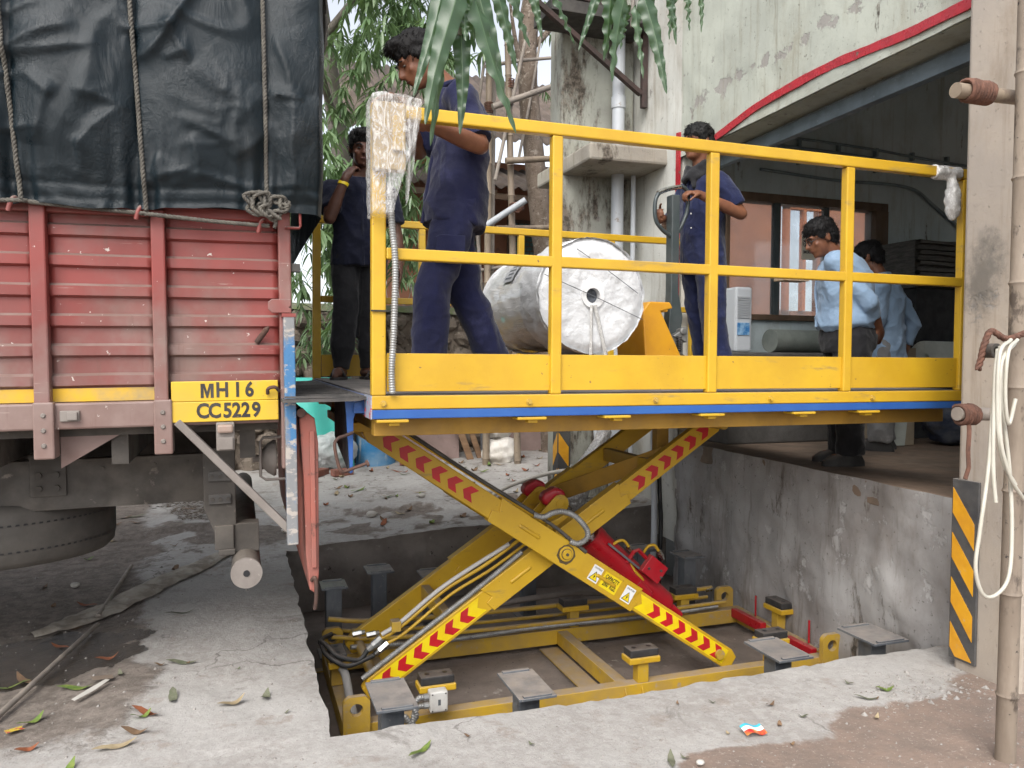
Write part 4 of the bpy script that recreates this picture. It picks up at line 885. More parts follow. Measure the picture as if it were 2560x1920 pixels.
# valve block with fittings on the near cylinder
vb = MB().box(2.235,2.375,4.045,4.085,.11,.225); vbm = vb.mesh('v'); 
for p in vbm.vertices:
    q = p.co-V((2.30,4.06,.17)); a = -.68; p.co = V((2.305,4.06,.168))+V((q.x*math.cos(a)-q.z*math.sin(a), q.y, q.x*math.sin(a)+q.z*math.cos(a)))
vo = link('valve_block', vbm, M['red'], lf, bevel=.004)
MB().tube([(2.145,4.09,.205),(2.185,4.08,.272),(2.215,4.08,.28),(2.27,4.08,.225)], .013, 4).build('valve_bracket', M['red'], vo, bevel=.002)
for (x, z) in ((2.345,.155),(2.265,.175),(2.345,.115)): MB().cyl((x,4.044,z),(x,4.036,z),.007,n=10).build('screw', M['dark'], vo, smooth=40)
for p in ([(2.05,4.12,.30),(2.09,4.10,.335),(2.13,4.10,.335),(2.16,4.1,.30)], [(2.27,4.12,.25),(2.29,4.10,.29),(2.33,4.10,.295),(2.36,4.1,.26)], [(2.17,4.1,.20),(2.2,4.09,.15),(2.24,4.09,.11),(2.27,4.1,.07)]):
    pp = MB().tube(cat(p,5), .009, 8).build('hydraulic_pipe', M['yellow'], vo, smooth=60)
    g = MB().cyl(V(p[-1]), V(p[-1])+V((.02,0,-.035)), .016, n=6); g.cyl(V(p[-1])+V((.02,0,-.035)), V(p[-1])+V((.032,0,-.055)), .012, n=12); g.build('fitting', M['chrome'], pp, smooth=30)
MB().beam((2.02,4.08,.33),(2.22,4.08,.17),.02,.012).build('pipe_clip_rail', M['steel_grey'], vo)
MB().cyl((2.22,4.1,.08),(2.30,4.1,.0),.03,n=16).build('hose_union', M['red'], vo, smooth=40)
# capacity and caution stickers on the front arm
def aq(s, t, y=3.8125): return pA+dA*s+uA*t+V((0,y-pA.y,0))
sA = lambda x: (x-pA.x)/dA.x
c1, c2, c3 = sA(1.815), sA(1.90), sA(2.005)
def sticker(s0, w_, h_, mat, name, par, y=3.8122): return MB().prism([(-w_/2,-h_/2),(w_/2,-h_/2),(w_/2,h_/2),(-w_/2,h_/2)], aq(s0,.0,y), dA, uA, (0,-.0006,0)).build(name, mat, par)
cp = sticker(c2, .115, .088, M['decal_yellow'], 'capacity_plate', armA)
text('capacity_text', 'CAPACITY', .0315, aq(c2,.021,3.8110), dA, uA, M['ink'], cp, bold=.0009, sx=.62); text('capacity_text', '2000', .0315, aq(c2-.024,-.019,3.8110), dA, uA, M['ink'], cp, bold=.0009, sx=.62); text('capacity_text', 'KGS.', .0315, aq(c2+.027,-.019,3.8110), dA, uA, M['ink'], cp, bold=.0009, sx=.62)
for cc in (c1-.004, c3+.004):
    st_ = sticker(cc, .066, .088, M['white'], 'caution_sticker', armA)
    text('caution_text', 'CAUTION', .0125, aq(cc,.031,3.8110), dA, uA, M['ink'], st_, bold=.0002, sx=.9)
    MB().prism([(-.028,-.036),(.028,-.036),(0,.016)], aq(cc,0,3.8112), dA, uA, (0,-.0004,0)).build('triangle_border', M['ink'], st_)
    MB().prism([(-.023,-.033),(.023,-.033),(0,.010)], aq(cc,0,3.8106), dA, uA, (0,-.0004,0)).build('triangle_field', M['decal_yellow'], st_)
    MB().prism([(.003,.001),(-.006,-.016),(-.001,-.016),(-.004,-.030),(.006,-.012),(.001,-.012)], aq(cc,0,3.8100), dA, uA, (0,-.0004,0)).build('lightning_bolt', M['ink'], st_)
# conduits and hydraulic lines along the arms
pts = [aq(s_, .070, 3.835) for s_ in (.06,.3,.6,.9)]+[aq(LA*.43,.078,3.83)]
MB().tube([aq(.05,.063,3.84)+uA*.012, aq(LA*.42,.074,3.84)+uA*.012], .012, 6).build('conduit_tray', M['yellow'], armA)
ribbed([aq(.06,.088,3.825), aq(.3,.086,3.825), aq(.6,.086,3.825), aq(LA*.42,.094,3.825), aq(LA*.5,.078,3.815), aq(LA*.535,.07,3.812)], .010, .009, 8).build('flexible_conduit', M['dark'], armA, smooth=60)
ribbed([(1.451,3.80,.585),(1.498,3.785,.575),(1.55,3.78,.595),(1.604,3.78,.598),(1.66,3.78,.578),(1.702,3.78,.545),(1.745,3.78,.49),(1.745,3.785,.445),(1.70,3.79,.42),(1.655,3.80,.432)], .0145, .011).build('flexible_conduit', M['galv'], armA, smooth=60)
bq = lambda s, t, y=3.94: pB+dB*s+uB*t+V((0,y-pB.y,0))
ribbed([bq(.03,.075), bq(.4,.078), bq(.8,.082), bq(LB*.43,.092)], .0125, .011).build('flexible_conduit', M['galv'], armB, smooth=60)
for t, r in ((.0,.011),(.03,.009)):
    MB().tube(cat([(.685+t,4.06,-.075-t),(.80+t,4.06,-.02-t),(1.04+t,4.06,.155-t),(1.27+t,4.06,.275-t),(1.5+t,4.06,.42-t)],6), r, 8).build('hydraulic_pipe', M['yellow'], armB, smooth=60)
MB().tube(cat([(.70,4.05,-.045),(.80,4.05,.01),(1.04,4.05,.185),(1.4,4.05,.38)],6), .012, 8).build('cable', pm('white cable', (.5,.48,.45), .5), armB, smooth=60)
for k, t in enumerate((0,.035)):
    g = MB().cyl((.655+t,4.06,-.10-t*.9),(.70+t,4.06,-.065-t*.9),.019,n=6); g.cyl((.63+t,4.06,-.12-t*.9),(.66+t,4.06,-.098-t*.9),.015,n=12); g.build('fitting', M['chrome'] if k else M['galv'], armB, smooth=30)
    MB().tube(cat([(.63+t,4.06,-.12-t*.9),(.59+t,4.055,-.165),(.53,4.05,-.155-t),(.47,4.06,-.13-t),(.43-t*.3,4.12,-.10-t),(.41,4.25,-.12),(.42,4.38,-.17),(.45,4.5,-.19),(.50,4.55,-.19)],6), .013, 8).build('hydraulic_hose', M['hose'], armB, smooth=60)
MB().box(.75,.80,4.03,4.09,-.035,.02).build('pipe_clamp', M['yellow_dusty'], armB, bevel=.003)
# ---------------------------------------------------------------- base frame
bf = MB()
def chan(x0, x1, y0, y1, z0, z1, name='base_beam', mat='yellow_dusty'):
    g = MB(); return g.box(x0,x1,y0,y1,z0,z1).build(name, M[mat], lf, bevel=.004)
chan(.46,3.33,3.69,3.76,-.43,-.335); chan(.46,3.33,4.60,4.67,-.43,-.335); chan(.46,.52,3.76,4.60,-.43,-.338); chan(3.27,3.33,3.76,4.60,-.43,-.338); chan(1.92,1.99,3.76,4.60,-.43,-.345); chan(.72,.78,3.76,4.60,-.44,-.37)
for (x0, x1, y0, y1) in ((.40,3.36,4.67,4.72),(1.80,1.92,3.76,4.60)): MB().box(x0,x1,y0,y1,-.452,-.445).build('base_plate', M['yellow_dusty'], lf)
for a in ((1.93,.0),(2.03,.02)): MB().prism([(0,-.43),(0,-.345),(-.05,-.43)], (a[0],3.69,0), (0,1,0), (0,0,1), (.006,0,0)).build('stiffener', M['yellow_dusty'], lf)
def pad(x, y, along=1, zb=-.335, zt=-.17):
    g = MB().box(x-.032,x+.032,y-.03,y+.03,zb,zt-.055); p = g.build('bumper_post', M['yellow_dusty'], lf, bevel=.003)
    ax, ay = (.092,.052) if along else (.052,.092)
    MB().box(x-ax,x+ax,y-ay,y+ay,zt-.055,zt-.022).build('bumper_cup', M['yellow'], p, bevel=.006)
    rb = MB().box(x-ax+.008,x+ax-.008,y-ay+.008,y+ay-.008,zt-.022,zt+.02).build('rubber_pad', M['black'], p, bevel=.006)
    for s_ in (-.045,.045):
        c_ = (x+(s_ if along else 0), y+(0 if along else s_)); MB().cyl((c_[0],c_[1],zt+.0205),(c_[0],c_[1],zt+.019),.013,n=14).build('pad_hole', M['ink'], rb)
for (x, y, al) in ((2.044,4.635,1),(2.862,4.635,1),(3.30,4.19,0),(2.045,3.725,1),(2.884,3.725,1),(.911,3.725,1),(.488,4.20,0)): pad(x, y, al)
def lug(x, y, w_, h_, zb, hole, par=None):
    n_ = 36; g = MB(); hc_ = zb+h_-w_*.62
    for k in range(n_):
        a = 2*math.pi*k/n_; ca, sa = math.cos(a), math.sin(a)
        # outline: rounded top, straight foot
        t = 1e9
        if abs(ca) > 1e-6: t = min(t, (w_/2)/abs(ca))
        if sa < 0: t = min(t, (hc_-zb)/-sa)
        if sa > 0:
            t = min(t, (w_*.5)/max(sa, abs(ca))*(1.0 if abs(ca) > .92 else 1.0)); t = min(t, w_*.58)
        for r, o in ((hole,0),(t,0),(t,1),(hole,1)): g.v.append((x+ca*r, y+o*.03, hc_+sa*r))
    for k in range(n_):
        for q in range(4): g.f.append((k*4+q, ((k+1) % n_)*4+q, ((k+1) % n_)*4+(q+1) % 4, k*4+(q+1) % 4))
    return g.build('lifting_lug', M['yellow_dusty'], lf, smooth=35)
lug(.517,3.66,.125,.255,-.43,.030); lug(3.265,3.66,.135,.25,-.43,.033); lug(3.225,4.675,.135,.24,-.42,.030); lug(.52,4.675,.12,.235,-.42,.030)
for (ya, yb) in ((4.27,4.60),(3.79,4.03)): 
    g = MB().box(3.225,3.268,ya,yb,-.385,-.325); rb_ = g.build('red_bar', M['red'], lf, bevel=.005); MB().cyl((3.29,(ya+yb)/2-.02,-.33),(3.29,(ya+yb)/2-.02,-.19),.006,n=8).build('red_pin', M['red'], rb_, smooth=40)
# pipes along the far beam
for (y_, z_, r_, mt) in ((4.56,-.27,.014,'yellow_dusty'),(4.73,-.22,.016,'yellow_dusty'),(4.78,-.30,.013,'yellow_dusty')):
    MB().tube(cat([(.5,y_,z_+.06),(.8,y_,z_+.02),(1.6,y_,z_),(2.6,y_,z_),(3.15,y_,z_+.01)],5), r_, 8).build('hydraulic_pipe', M[mt], lf, smooth=60)
ribbed([(.6,4.50,-.26),(1.2,4.55,-.30),(1.8,4.56,-.29),(2.6,4.56,-.30),(3.1,4.58,-.29)], .014, .012).build('flexible_conduit', M['galv'], lf, smooth=60)
MB().tube(cat([(.6,4.9,-.33),(1.3,5.0,-.30),(1.9,4.98,-.24),(2.3,4.9,-.22),(2.9,4.85,-.25)],6), .022, 8).build('drain_hose', M['truck_grey'], lf, smooth=60)
for x in (3.1,): MB().cyl((x,4.73,-.22),(x+.05,4.73,-.215),.02,n=6).build('fitting', M['chrome'], lf)
for (x, y, z) in ((.66,4.30,-.13),(.60,4.42,-.16)):
    MB().cyl((x,y,z),(x+.05,y,z+.006),.017,n=6).build('fitting', M['chrome'], lf); MB().cyl((x+.05,y,z+.006),(x+.07,y,z+.008),.013,n=12).build('fitting', M['galv'], lf, smooth=40)
# junction box with two conduits
jb = MB().box(.850,.938,3.585,3.645,-.285,-.185).build('junction_box', pm('white junction box', (.60,.59,.56), .5, var=(.5,.48,.45), vs=12), lf, bevel=.008)
MB().box(.889,.902,3.5842,3.587,-.25,-.222).build('box_label', M['steel_grey'], jb)
for sx_ in (.862,.926):
    for sz_ in (-.275,-.196): MB().cyl((sx_,3.585,sz_),(sx_,3.5835,sz_),.004,n=8).build('screw', M['dark'], jb)
for k, z_ in enumerate((-.215,-.255)):
    MB().cyl((.826,3.615,z_),(.850,3.615,z_),.017,n=8).build('gland', M['galv'], jb)
    ribbed([(.83,3.615,z_),(.80,3.61,z_+.002),(.775,3.60,z_-.03),(.785-.02*k,3.59,z_-.07),(.76-.03*k,3.6,-.315+.03*k),(.70,3.63,-.30),(.64,3.66,-.29)], .0125, .011).build('flexible_conduit', M['galv'], jb, smooth=60)
MB().tube(cat([(.50,4.16,-.22),(.515,4.05,-.24),(.52,3.95,-.30),(.525,3.85,-.345),(.53,3.80,-.37),(.545,3.77,-.38)],6), .022, 10).build('cable_sleeve', pm('grey pvc sleeve', (.30,.29,.28), .6), lf, smooth=60)
# ================================================================ grey steel support stands in the pit
def stand(x, y, zt, yw, xw, label):
    t = thing('support_stand', label, 'steel stand', (x, y, ZF), group='steel stands around the pit')
    MB().box(x-.048,x+.048,y-.045,y+.045,ZF+.008,zt-.012).build('leg', M['steel_grey'], t, bevel=.003)
    tp_ = MB().box(x-xw,x+xw,y-yw,y+yw,zt-.012,zt).build('top_plate', M['steel_grey'], t, bevel=.002)
    for s_ in (-1, 1): 
        a, b_ = (y+s_*(yw-.012), .010)
        MB().box(x-xw*.75,x+xw*.75,a-b_,a+b_,zt,zt+.008).build('locating_bar', M['steel_grey'], tp_, bevel=.001)
    MB().box(x-.09,x+.09,y-.09,y+.09,ZF+.0,ZF+.010).build('foot_plate', M['steel_grey'], t, bevel=.002)
stand(.60,3.24,-.012,.15,.085,'grey steel stand beside the near left lifting lug')
stand(1.19,3.20,-.03,.15,.085,'grey steel stand in the near middle of the pit edge')
stand(2.52,3.20,-.03,.14,.10,'grey steel stand between the near right rubber bumpers and the rim')
stand(3.08,3.17,-.005,.13,.11,'dark grey steel stand nearest the dock wall at right')
stand(.56,5.0,-.03,.09,.08,'grey steel stand in the far left corner under the tailgate')
stand(.90,5.32,-.04,.10,.09,'second grey steel stand along the far pit wall from left')
stand(1.22,5.12,-.045,.10,.08,'third grey steel stand along the far wall, behind the rising arm')
stand(1.98,5.30,-.04,.10,.08,'grey steel stand behind the crossing of the scissor arms')
stand(2.90,5.30,-.04,.10,.10,'grey steel stand behind the red cylinder valve block')
stand(3.13,5.02,-.04,.10,.09,'grey steel stand in the far right corner by the dock wall')
# ================================================================ wrapped roll, pallet and pallet truck on the deck
M['wood'] = pm('raw pallet wood', (.24,.145,.08), .8, var=(.17,.10,.055), vs=7, vstr=(.3,3,3), bump=.25, bs=40, bstr=(.3,3,3))
pt = thing('wood_pallet', 'brown wooden pallet under the wrapped white roll', 'pallet', (1.80,4.3,DZ))
for k in range(6): MB().box(1.38,2.28,3.74+k*.20,3.87+k*.20,1.385,1.405).build('deck_board', M['wood'], pt, bevel=.003)
for x in (1.40,1.80,2.19): MB().box(x,x+.08,3.75,4.87,1.262,1.384).build('stringer', M['wood'], pt, bevel=.003)
rl = thing('wrapped_roll', 'large white roll wrapped in clear plastic film with dark core', 'roll', (1.772,4.3,1.41))
RC = V((1.772,0,1.733)); RR = .305
M['wrap'] = None
m, n, b = newmat('white film wrap'); 
c = n.mix(n.ramp(n.noise(6, 6, .6), .35, .65), rgb(.68,.69,.70), rgb(.60,.61,.62)); c = n.mix(n.ramp(n.noise(30, 6, .7, (1,.3,1), dist=1), .60, .7, 0, .7), c, rgb(.86,.87,.88)); n.l(c, b.inputs['Base Color'])
b.inputs['Roughness'].default_value = .4; b.inputs['Coat Weight'].default_value = .35; b.inputs['Coat Roughness'].default_value = .12
bp = n.n('ShaderNodeBump'); bp.inputs['Strength'].default_value = .5; bp.inputs['Distance'].default_value = .014; n.l(n.noise(20, 6, .62, (1,.6,1), dist=1.2), bp.inputs['Height']); n.l(bp.outputs[0], b.inputs['Normal']); M['wrap'] = m
m, n, b = newmat('stretched film streaks')
st_ = n.ramp(n.noise(9, 6, .75, (.8,.8,9), dist=.6), .50, .62); c = n.mix(st_, rgb(.76,.77,.78), rgb(.88,.88,.88)); n.l(c, b.inputs['Base Color']); b.inputs['Roughness'].default_value = .25; b.inputs['Coat Weight'].default_value = .5
bp = n.n('ShaderNodeBump'); bp.inputs['Strength'].default_value = .5; bp.inputs['Distance'].default_value = .01; n.l(st_, bp.inputs['Height']); n.l(bp.outputs[0], b.inputs['Normal']); M['wrapside'] = m
def rollpt(a, y, r): return (RC.x+math.sin(a)*r, y, max(1.408+.012*ns((a*8,y*6,1)), RC.z+math.cos(a)*r))
g = MB().grid(lambda u, v: rollpt(2*math.pi*u, 4.02+v*.80, RR-.012+.006*fbm((math.sin(6.283*u)*2,math.cos(6.283*u)*2,v*3),3,3)), 96, 20); g.build('roll_body', M['wrapside'], rl, smooth=70)
g = MB().grid(lambda u, v: rollpt(2*math.pi*u, 3.80+v*.26+.012*math.sin(u*40)*v, RR+.002+.014*sst(.2,1,v)*(1+.5*ns((u*14,0,1)))+.008*fbm((math.sin(6.283*u)*2,math.cos(6.283*u)*2,v),3,4)), 120, 10); g.build('end_wrap', M['wrap'], rl, smooth=70)
def facepts(u, v):
    a = 2*math.pi*u; r = .052+(RR-.052+.003)*v; y = 3.80+.035*(v**8)-.010*sst(.3,.8,v)+.006*fbm((math.sin(a)*r,math.cos(a)*r,0),14,4)+.004*ridge((a*4,r*3,2),3)*v
    x, yy, z = rollpt(a, y, r+.005*ns((math.sin(a)*3,math.cos(a)*3,v))); return (x, yy, z)
g = MB().grid(facepts, 120, 30); g.build('end_face', M['wrap'], rl, smooth=70)
MB().grid(lambda u, v: rollpt(2*math.pi*u, 4.825, .02+(RR-.02)*v), 60, 4).build('end_face', M['wrap'], rl, smooth=70)
ringp((RC.x,3.79,RC.z), .040,.066,0,(1,0,0),(0,0,1),(0,.05,0)).build('core_rim', pm('white core rim', (.72,.72,.72), .4), rl, smooth=40)
MB().cyl((RC.x,3.83,RC.z),(RC.x,3.85,RC.z),.045,n=24).build('core', pm('dark core mouth', (.035,.04,.05), .5, var=(.10,.11,.13), vs=40), rl, smooth=40)
g = MB().tube([(RC.x-.012,3.784,RC.z-.05),(RC.x-.014,3.782,1.42)], .009, 4); g.build('tape', M['film'], rl)
g = MB().tube([(RC.x+.008,3.784,RC.z-.05),(RC.x+.075,3.784,1.42)], .011, 4); g.build('tape', M['film'], rl)
for (a, b_) in (((-.10,.24),(.26,.02)),((-.28,.10),(.29,-.12))): MB().tube([(RC.x+a[0],3.783,RC.z+a[1]),((RC.x+(a[0]+b_[0])/2),3.780,RC.z+(a[1]+b_[1])/2+.004),(RC.x+b_[0],3.783,RC.z+b_[1])], .0022, 5).build('strap', M['steel_grey'], rl)
def onroll(a0, a1, y0, y1, r, name, mat, par): return MB().grid(lambda u, v: rollpt(a0+(a1-a0)*u, y0+(y1-y0)*v, r), 8, 4).build(name, mat, par, smooth=70)
lb_ = onroll(-1.20,-.80,4.28,4.45,RR+.001,'roll_label', pm('grey label', (.42,.43,.45), .5, var=(.36,.37,.39), vs=30), rl)
for k in range(4): onroll(-1.14+k*.09,-1.10+k*.09,4.31,4.42-.02*(k % 2),RR+.0022,'label_print', M['steel_grey'], lb_)
# pallet truck
M['ptyellow'] = pm('chipped amber paint', (.62,.30,.015), .42, var=(.55,.25,.015), vs=5, spot=(.10,.06,.04), ss=24, st=(.68,.72))
M['ptdark'] = pm('dark green grey steel', (.035,.048,.05), .45, var=(.055,.065,.066), vs=7)
tr = thing('pallet_truck', 'amber hand pallet truck with dark upright handle on the deck', 'pallet truck', (2.45,4.25,DZ))
for yy in (4.05,4.36): MB().box(1.45,2.32,yy,yy+.12,1.30,1.355).build('fork', M['ptyellow'], tr, bevel=.006)
g = MB().prism([(2.22,1.68),(2.26,1.735),(2.40,1.735),(2.42,1.70),(2.34,1.68),(2.52,1.34),(2.52,1.28),(2.30,1.28),(2.24,1.40)], (0,4.07,0), (1,0,0), (0,0,1), (0,.36,0)); hd = g.build('head_frame', M['ptyellow'], tr, bevel=.008)
g = MB().prism([(2.40,1.735),(2.45,1.72),(2.45,1.685),(2.40,1.68)], (0,4.18,0), (1,0,0), (0,0,1), (0,.14,0)); g.build('lift_lug', M['ptyellow'], hd, bevel=.006)
MB().cyl((2.41,4.25,1.50),(2.41,4.25,1.69),.02,n=16).build('lift_ram', M['chrome'], tr, smooth=40)
g = MB().box(2.41,2.56,4.18,4.32,1.40,1.54); g.cyl((2.55,4.16,1.57),(2.55,4.34,1.57),.022,n=16); g.cyl((2.50,4.16,1.43),(2.50,4.34,1.43),.02,n=16); g.prism([(2.48,1.54),(2.58,1.60),(2.58,1.50)], (0,4.17,0),(1,0,0),(0,0,1),(0,.16,0)); pu = g.build('pump_block', pm('cast grey metal', (.22,.22,.21), .45, metal=.4, var=(.13,.13,.125), vs=14), tr, bevel=.006, smooth=40)
ns_ = []
for i in range(60): a = i*.9; ns_.append((2.515+.016*math.cos(a), 4.155+.016*math.sin(a), 1.45+i*.0015))
MB().tube(ns_, .0035, 5).build('spring', M['hose'], pu, smooth=60)
for yy in (4.16,4.34): MB().cyl((2.50,yy-.025,1.345),(2.50,yy+.025,1.345),.09,n=28).build('steer_wheel', M['black'], tr, smooth=40)
g = MB().prism([(2.475,1.545),(2.56,1.545),(2.575,1.66),(2.545,1.80),(2.545,2.40),(2.49,2.40),(2.49,1.80)], (0,4.215,0),(1,0,0),(0,0,1),(0,.07,0)); ms = g.build('handle_mast', M['ptdark'], tr, bevel=.006)
loop = [(2.515,4.24,2.14),(2.43,4.22,2.18),(2.375,4.21,2.24),(2.37,4.21,2.34),(2.40,4.215,2.40),(2.47,4.23,2.43),(2.58,4.26,2.46),(2.63,4.27,2.43),(2.63,4.27,2.33),(2.60,4.265,2.25),(2.54,4.25,2.16),(2.515,4.24,2.14)]
MB().tube(cat(loop,5), .0125, 10).build('handle_loop', M['ptdark'], tr, smooth=60)
MB().tube(cat([(2.39,4.213,2.40),(2.47,4.23,2.432),(2.57,4.255,2.458)],5), .0145, 10).build('grip_tape', M['chrome'], ms, smooth=60)
# ================================================================ people
M['skin'] = pm('brown skin', (.20,.085,.045), .5, var=(.155,.062,.034), vs=14, spec=.4, bump=.05, bs=200)
M['skin_dark'] = pm('dark brown skin', (.105,.045,.028), .5, var=(.08,.034,.021), vs=14, spec=.4)
M['hair'] = pm('black hair', (.005,.0045,.0045), .62, spec=.25, var=(.009,.008,.008), vs=60, bump=.6, bs=120, bstr=(1,1,.3))
M['hair_grey'] = pm('greying hair', (.008,.008,.008), .62, spec=.25, var=(.06,.06,.06), vs=50, vr=(.55,.8), bump=.6, bs=120)
def cloth(name, c, v, wv=220): return pm(name, c, .85, var=v, vs=5, spot=tuple(min(1,q*1.5+.012) for q in c), ss=7, st=(.56,.75), bump=.12, bs=wv, bump2=.25, b2s=9, sheen=.15, spec=.25)
M['navy'] = cloth('navy work cotton', (.0098,.0118,.044), (.007,.0085,.032)); M['navy_dark'] = cloth('dark navy cotton', (.008,.010,.027), (.006,.0075,.02)); M['navy_bright'] = cloth('royal navy cotton', (.0105,.0155,.056), (.0075,.011,.04))
M['blackcloth'] = cloth('black cotton', (.010,.010,.012), (.016,.016,.018)); M['skyblue'] = cloth('light blue shirting', (.26,.365,.50), (.22,.32,.45)); M['greytrouser'] = cloth('grey trousers', (.22,.22,.22), (.18,.18,.18))
def fold(amp, seed, s=9):
    def f(p, n):
        r = ridge((p.x*1.0+seed, p.y, p.z*.75+.3*p.x), s); q = ridge((p.x, p.y*1.2+seed, p.z*1.3), s*1.9)
        return amp*(max(0, r-.35)*1.3-.35)+amp*.45*max(0, q-.5)-.3*amp*fbm((p.x,p.y,p.z+seed), 6, 2)
    return f
def hand(g, wr, d, pn, curl=.6, thumb=None, sc=1., spread=.02):
    wr, d, pn = V(wr), V(d).normalized(), V(pn).normalized(); pn = (pn-d*pn.dot(d)).normalized(); sd = d.cross(pn)
    c = wr+d*.05*sc; g.ball(c, (.05*sc,.017*sc,.042*sc), 12, 8, (d, pn, sd)); g.cap(wr-d*.01, wr+d*.03*sc, .026*sc, .027*sc, 10)
    L = (.072,.082,.076,.060); tsg = -1 if thumb == 'neg' else 1
    for k in range(4):
        o = (k-1.5)*.0205*sc; b = wr+d*(.088-.004*abs(k-1.2))*sc+sd*o*tsg*1.0; dd = (d+sd*o*tsg*spread*20).normalized(); a = 0
        for q, fr in enumerate((.45,.32,.25)):
            a += curl*(.75 if q == 0 else 1.0); v = (dd*math.cos(a)+pn*math.sin(a)); e = b+v*L[k]*fr*sc; g.cap(b, e, (.0098-.0012*q)*sc, (.0090-.0012*q)*sc, 8); b = e
    b = wr+d*.028*sc-sd*tsg*.03*sc
    for q, (fr, w_) in enumerate(((.04,.25),(.032,.6),(.026,.9))):
        v = (d*(.72)-sd*tsg*(.62-.3*q)+pn*w_*curl).normalized(); e = b+v*fr*sc; g.cap(b, e, (.0125-.0015*q)*sc, (.0108-.0015*q)*sc, 8); b = e
def person(label, J, mats, hair='hair', sleeve=.85, base=None, extras=None, fat=1., shoes='shoe', voxel=.0085, tuck=False, group=None):
    g_ = lambda k: V(J[k]); t = thing('person', label, 'person', base or (J['ankL'][0], J['ankL'][1], J['floor']), group=group)
    F, U = g_('F').normalized(), g_('U').normalized(); U = (U-F*U.dot(F)).normalized(); R = F.cross(U); H = g_('head')
    hipc = (g_('hipL')+g_('hipR'))/2; shc = (g_('shL')+g_('shR'))/2; ch = g_('chest'); nk = g_('neck')
    Rh = (g_('hipR')-g_('hipL')).normalized(); Rs = (g_('shR')-g_('shL')).normalized()
    def ringat(c, up, Rv, a, b): up = V(up).normalized(); f = up.cross(Rv).normalized(); return (c, Rv*a*fat, f*b*(1+(fat-1)*1.6))
    upb = (ch-hipc); upc = (nk-ch); wst = hipc.lerp(ch, .5); Rm = (Rh+Rs).normalized()
    # ---- body: one continuous skin
    g = MB(); g.loft([ringat(hipc-upb*.15, upb, Rh, .13, .09), ringat(hipc+upb*.1, upb, Rh, .145, .10), ringat(wst, upb, Rm, .135, .09), ringat(ch, upc, Rs, .15, .10), ringat(ch.lerp(nk,.6), upc, Rs, .14, .085), ringat(nk, upc, Rs, .06, .055)])
    hp = lambda x, y, z: H+R*x+F*y+U*z; hx = (R, F, U)
    g.cap(nk-U*.02, hp(0,-.02,-.06), .056, .053, 14)
    g.ball(hp(0,-.012,.03), (.074,.093,.085), 18, 12, hx); g.ball(hp(0,.022,-.035), (.058,.068,.078), 18, 12, hx); g.ball(hp(0,.038,-.082), (.040,.046,.030), 14, 9, hx)
    g.cap(hp(0,.088,.012), hp(0,.106,-.026), .008, .0135, 10); g.ball(hp(0,.096,-.028), (.019,.013,.010), 10, 7, hx)
    g.ball(hp(0,.078,.022), (.050,.014,.012), 14, 8, hx); g.ball(hp(0,.086,-.052), (.024,.011,.006), 10, 7, hx); g.ball(hp(0,.083,-.063), (.021,.011,.007), 10, 7, hx); g.ball(hp(0,.075,-.092), (.018,.012,.014), 10, 7, hx)
    for s in (-1, 1):
        g.ball(hp(s*.040,.058,-.022), (.020,.018,.017), 10, 7, hx); g.ball(hp(s*.074,-.012,-.008), (.008,.017,.030), 10, 8, hx); g.ball(hp(s*.080,-.018,.002), (.006,.012,.020), 8, 6, hx)
    for s in 'LR':
        sh, el, wr = g_('sh'+s), g_('el'+s), g_('wr'+s); g.cap(sh, el, .050, .038, 14); g.cap(el, el.lerp(wr,.35), .040, .040, 14); g.cap(el.lerp(wr,.35), wr, .040, .026, 14)
        g.cap(ch.lerp(nk,.45), sh, .055, .050, 14)
        hd_ = J['hand'+s]; hand(g, wr, hd_[0], hd_[1], hd_[2], hd_[3] if len(hd_) > 3 else None)
        hp_, kn, an = g_('hip'+s), g_('knee'+s), g_('ank'+s); g.cap(hp_, kn, .078*fat, .056, 14); g.cap(kn, kn.lerp(an,.35), .055, .054, 12); g.cap(kn.lerp(an,.35), an, .054, .036, 12)
        td = V(J['toe'+s]).normalized(); fz = J['floor']+.03; a2 = V((an.x,an.y,fz+.015)); g.cap(an, a2-td*.03, .036, .036, 10); g.cap(a2-td*.035, a2+td*.10, .036, .034, 10); g.cap(a2+td*.09, V((an.x,an.y,fz-.008))+td*.165, .034, .020, 10)
    body = link('body', remesh(g, voxel, 'body', 3), M[mats['skin']], t)
    # ---- face details
    for s in (-1, 1):
        e = MB().ball(hp(s*.031,.0765,.004), (.011,.0065,.0048), 10, 7, hx).build('eye', M['eye'], body, smooth=60)
        MB().ball(hp(s*.031,.0815,.004), (.0052,.003,.0046), 8, 6, hx).build('iris', M['ink'], e, smooth=60)
        g = MB().tube([hp(s*.014,.094,.022), hp(s*.032,.092,.030), hp(s*.050,.078,.024)], [.0035,.0045,.002], 6); g.build('eyebrow', M['hair'], body, smooth=60)
    MB().tube([hp(-.022,.090,-.057), hp(0,.0975,-.056), hp(.022,.090,-.057)], [.002,.0035,.002], 6).build('lips', pm('lip', (.12,.045,.04), .5), body, smooth=60)
    if J.get('moustache'): MB().tube([hp(-.030,.086,-.050), hp(-.012,.100,-.043), hp(.012,.100,-.043), hp(.030,.086,-.050)], [.003,.0065,.0065,.003], 8).build('moustache', M['hair'], body, smooth=60)
    g = MB(); g.ball(hp(0,-.014,.060), (.083,.099,.072), 20, 12, hx); g.ball(hp(0,-.050,.012), (.077,.066,.075), 18, 10, hx); g.ball(hp(0,-.06,-.03), (.062,.045,.045), 14, 9, hx)
    for s in (-1, 1): g.ball(hp(s*.060,.0,.025), (.020,.04,.035), 10, 8, hx)
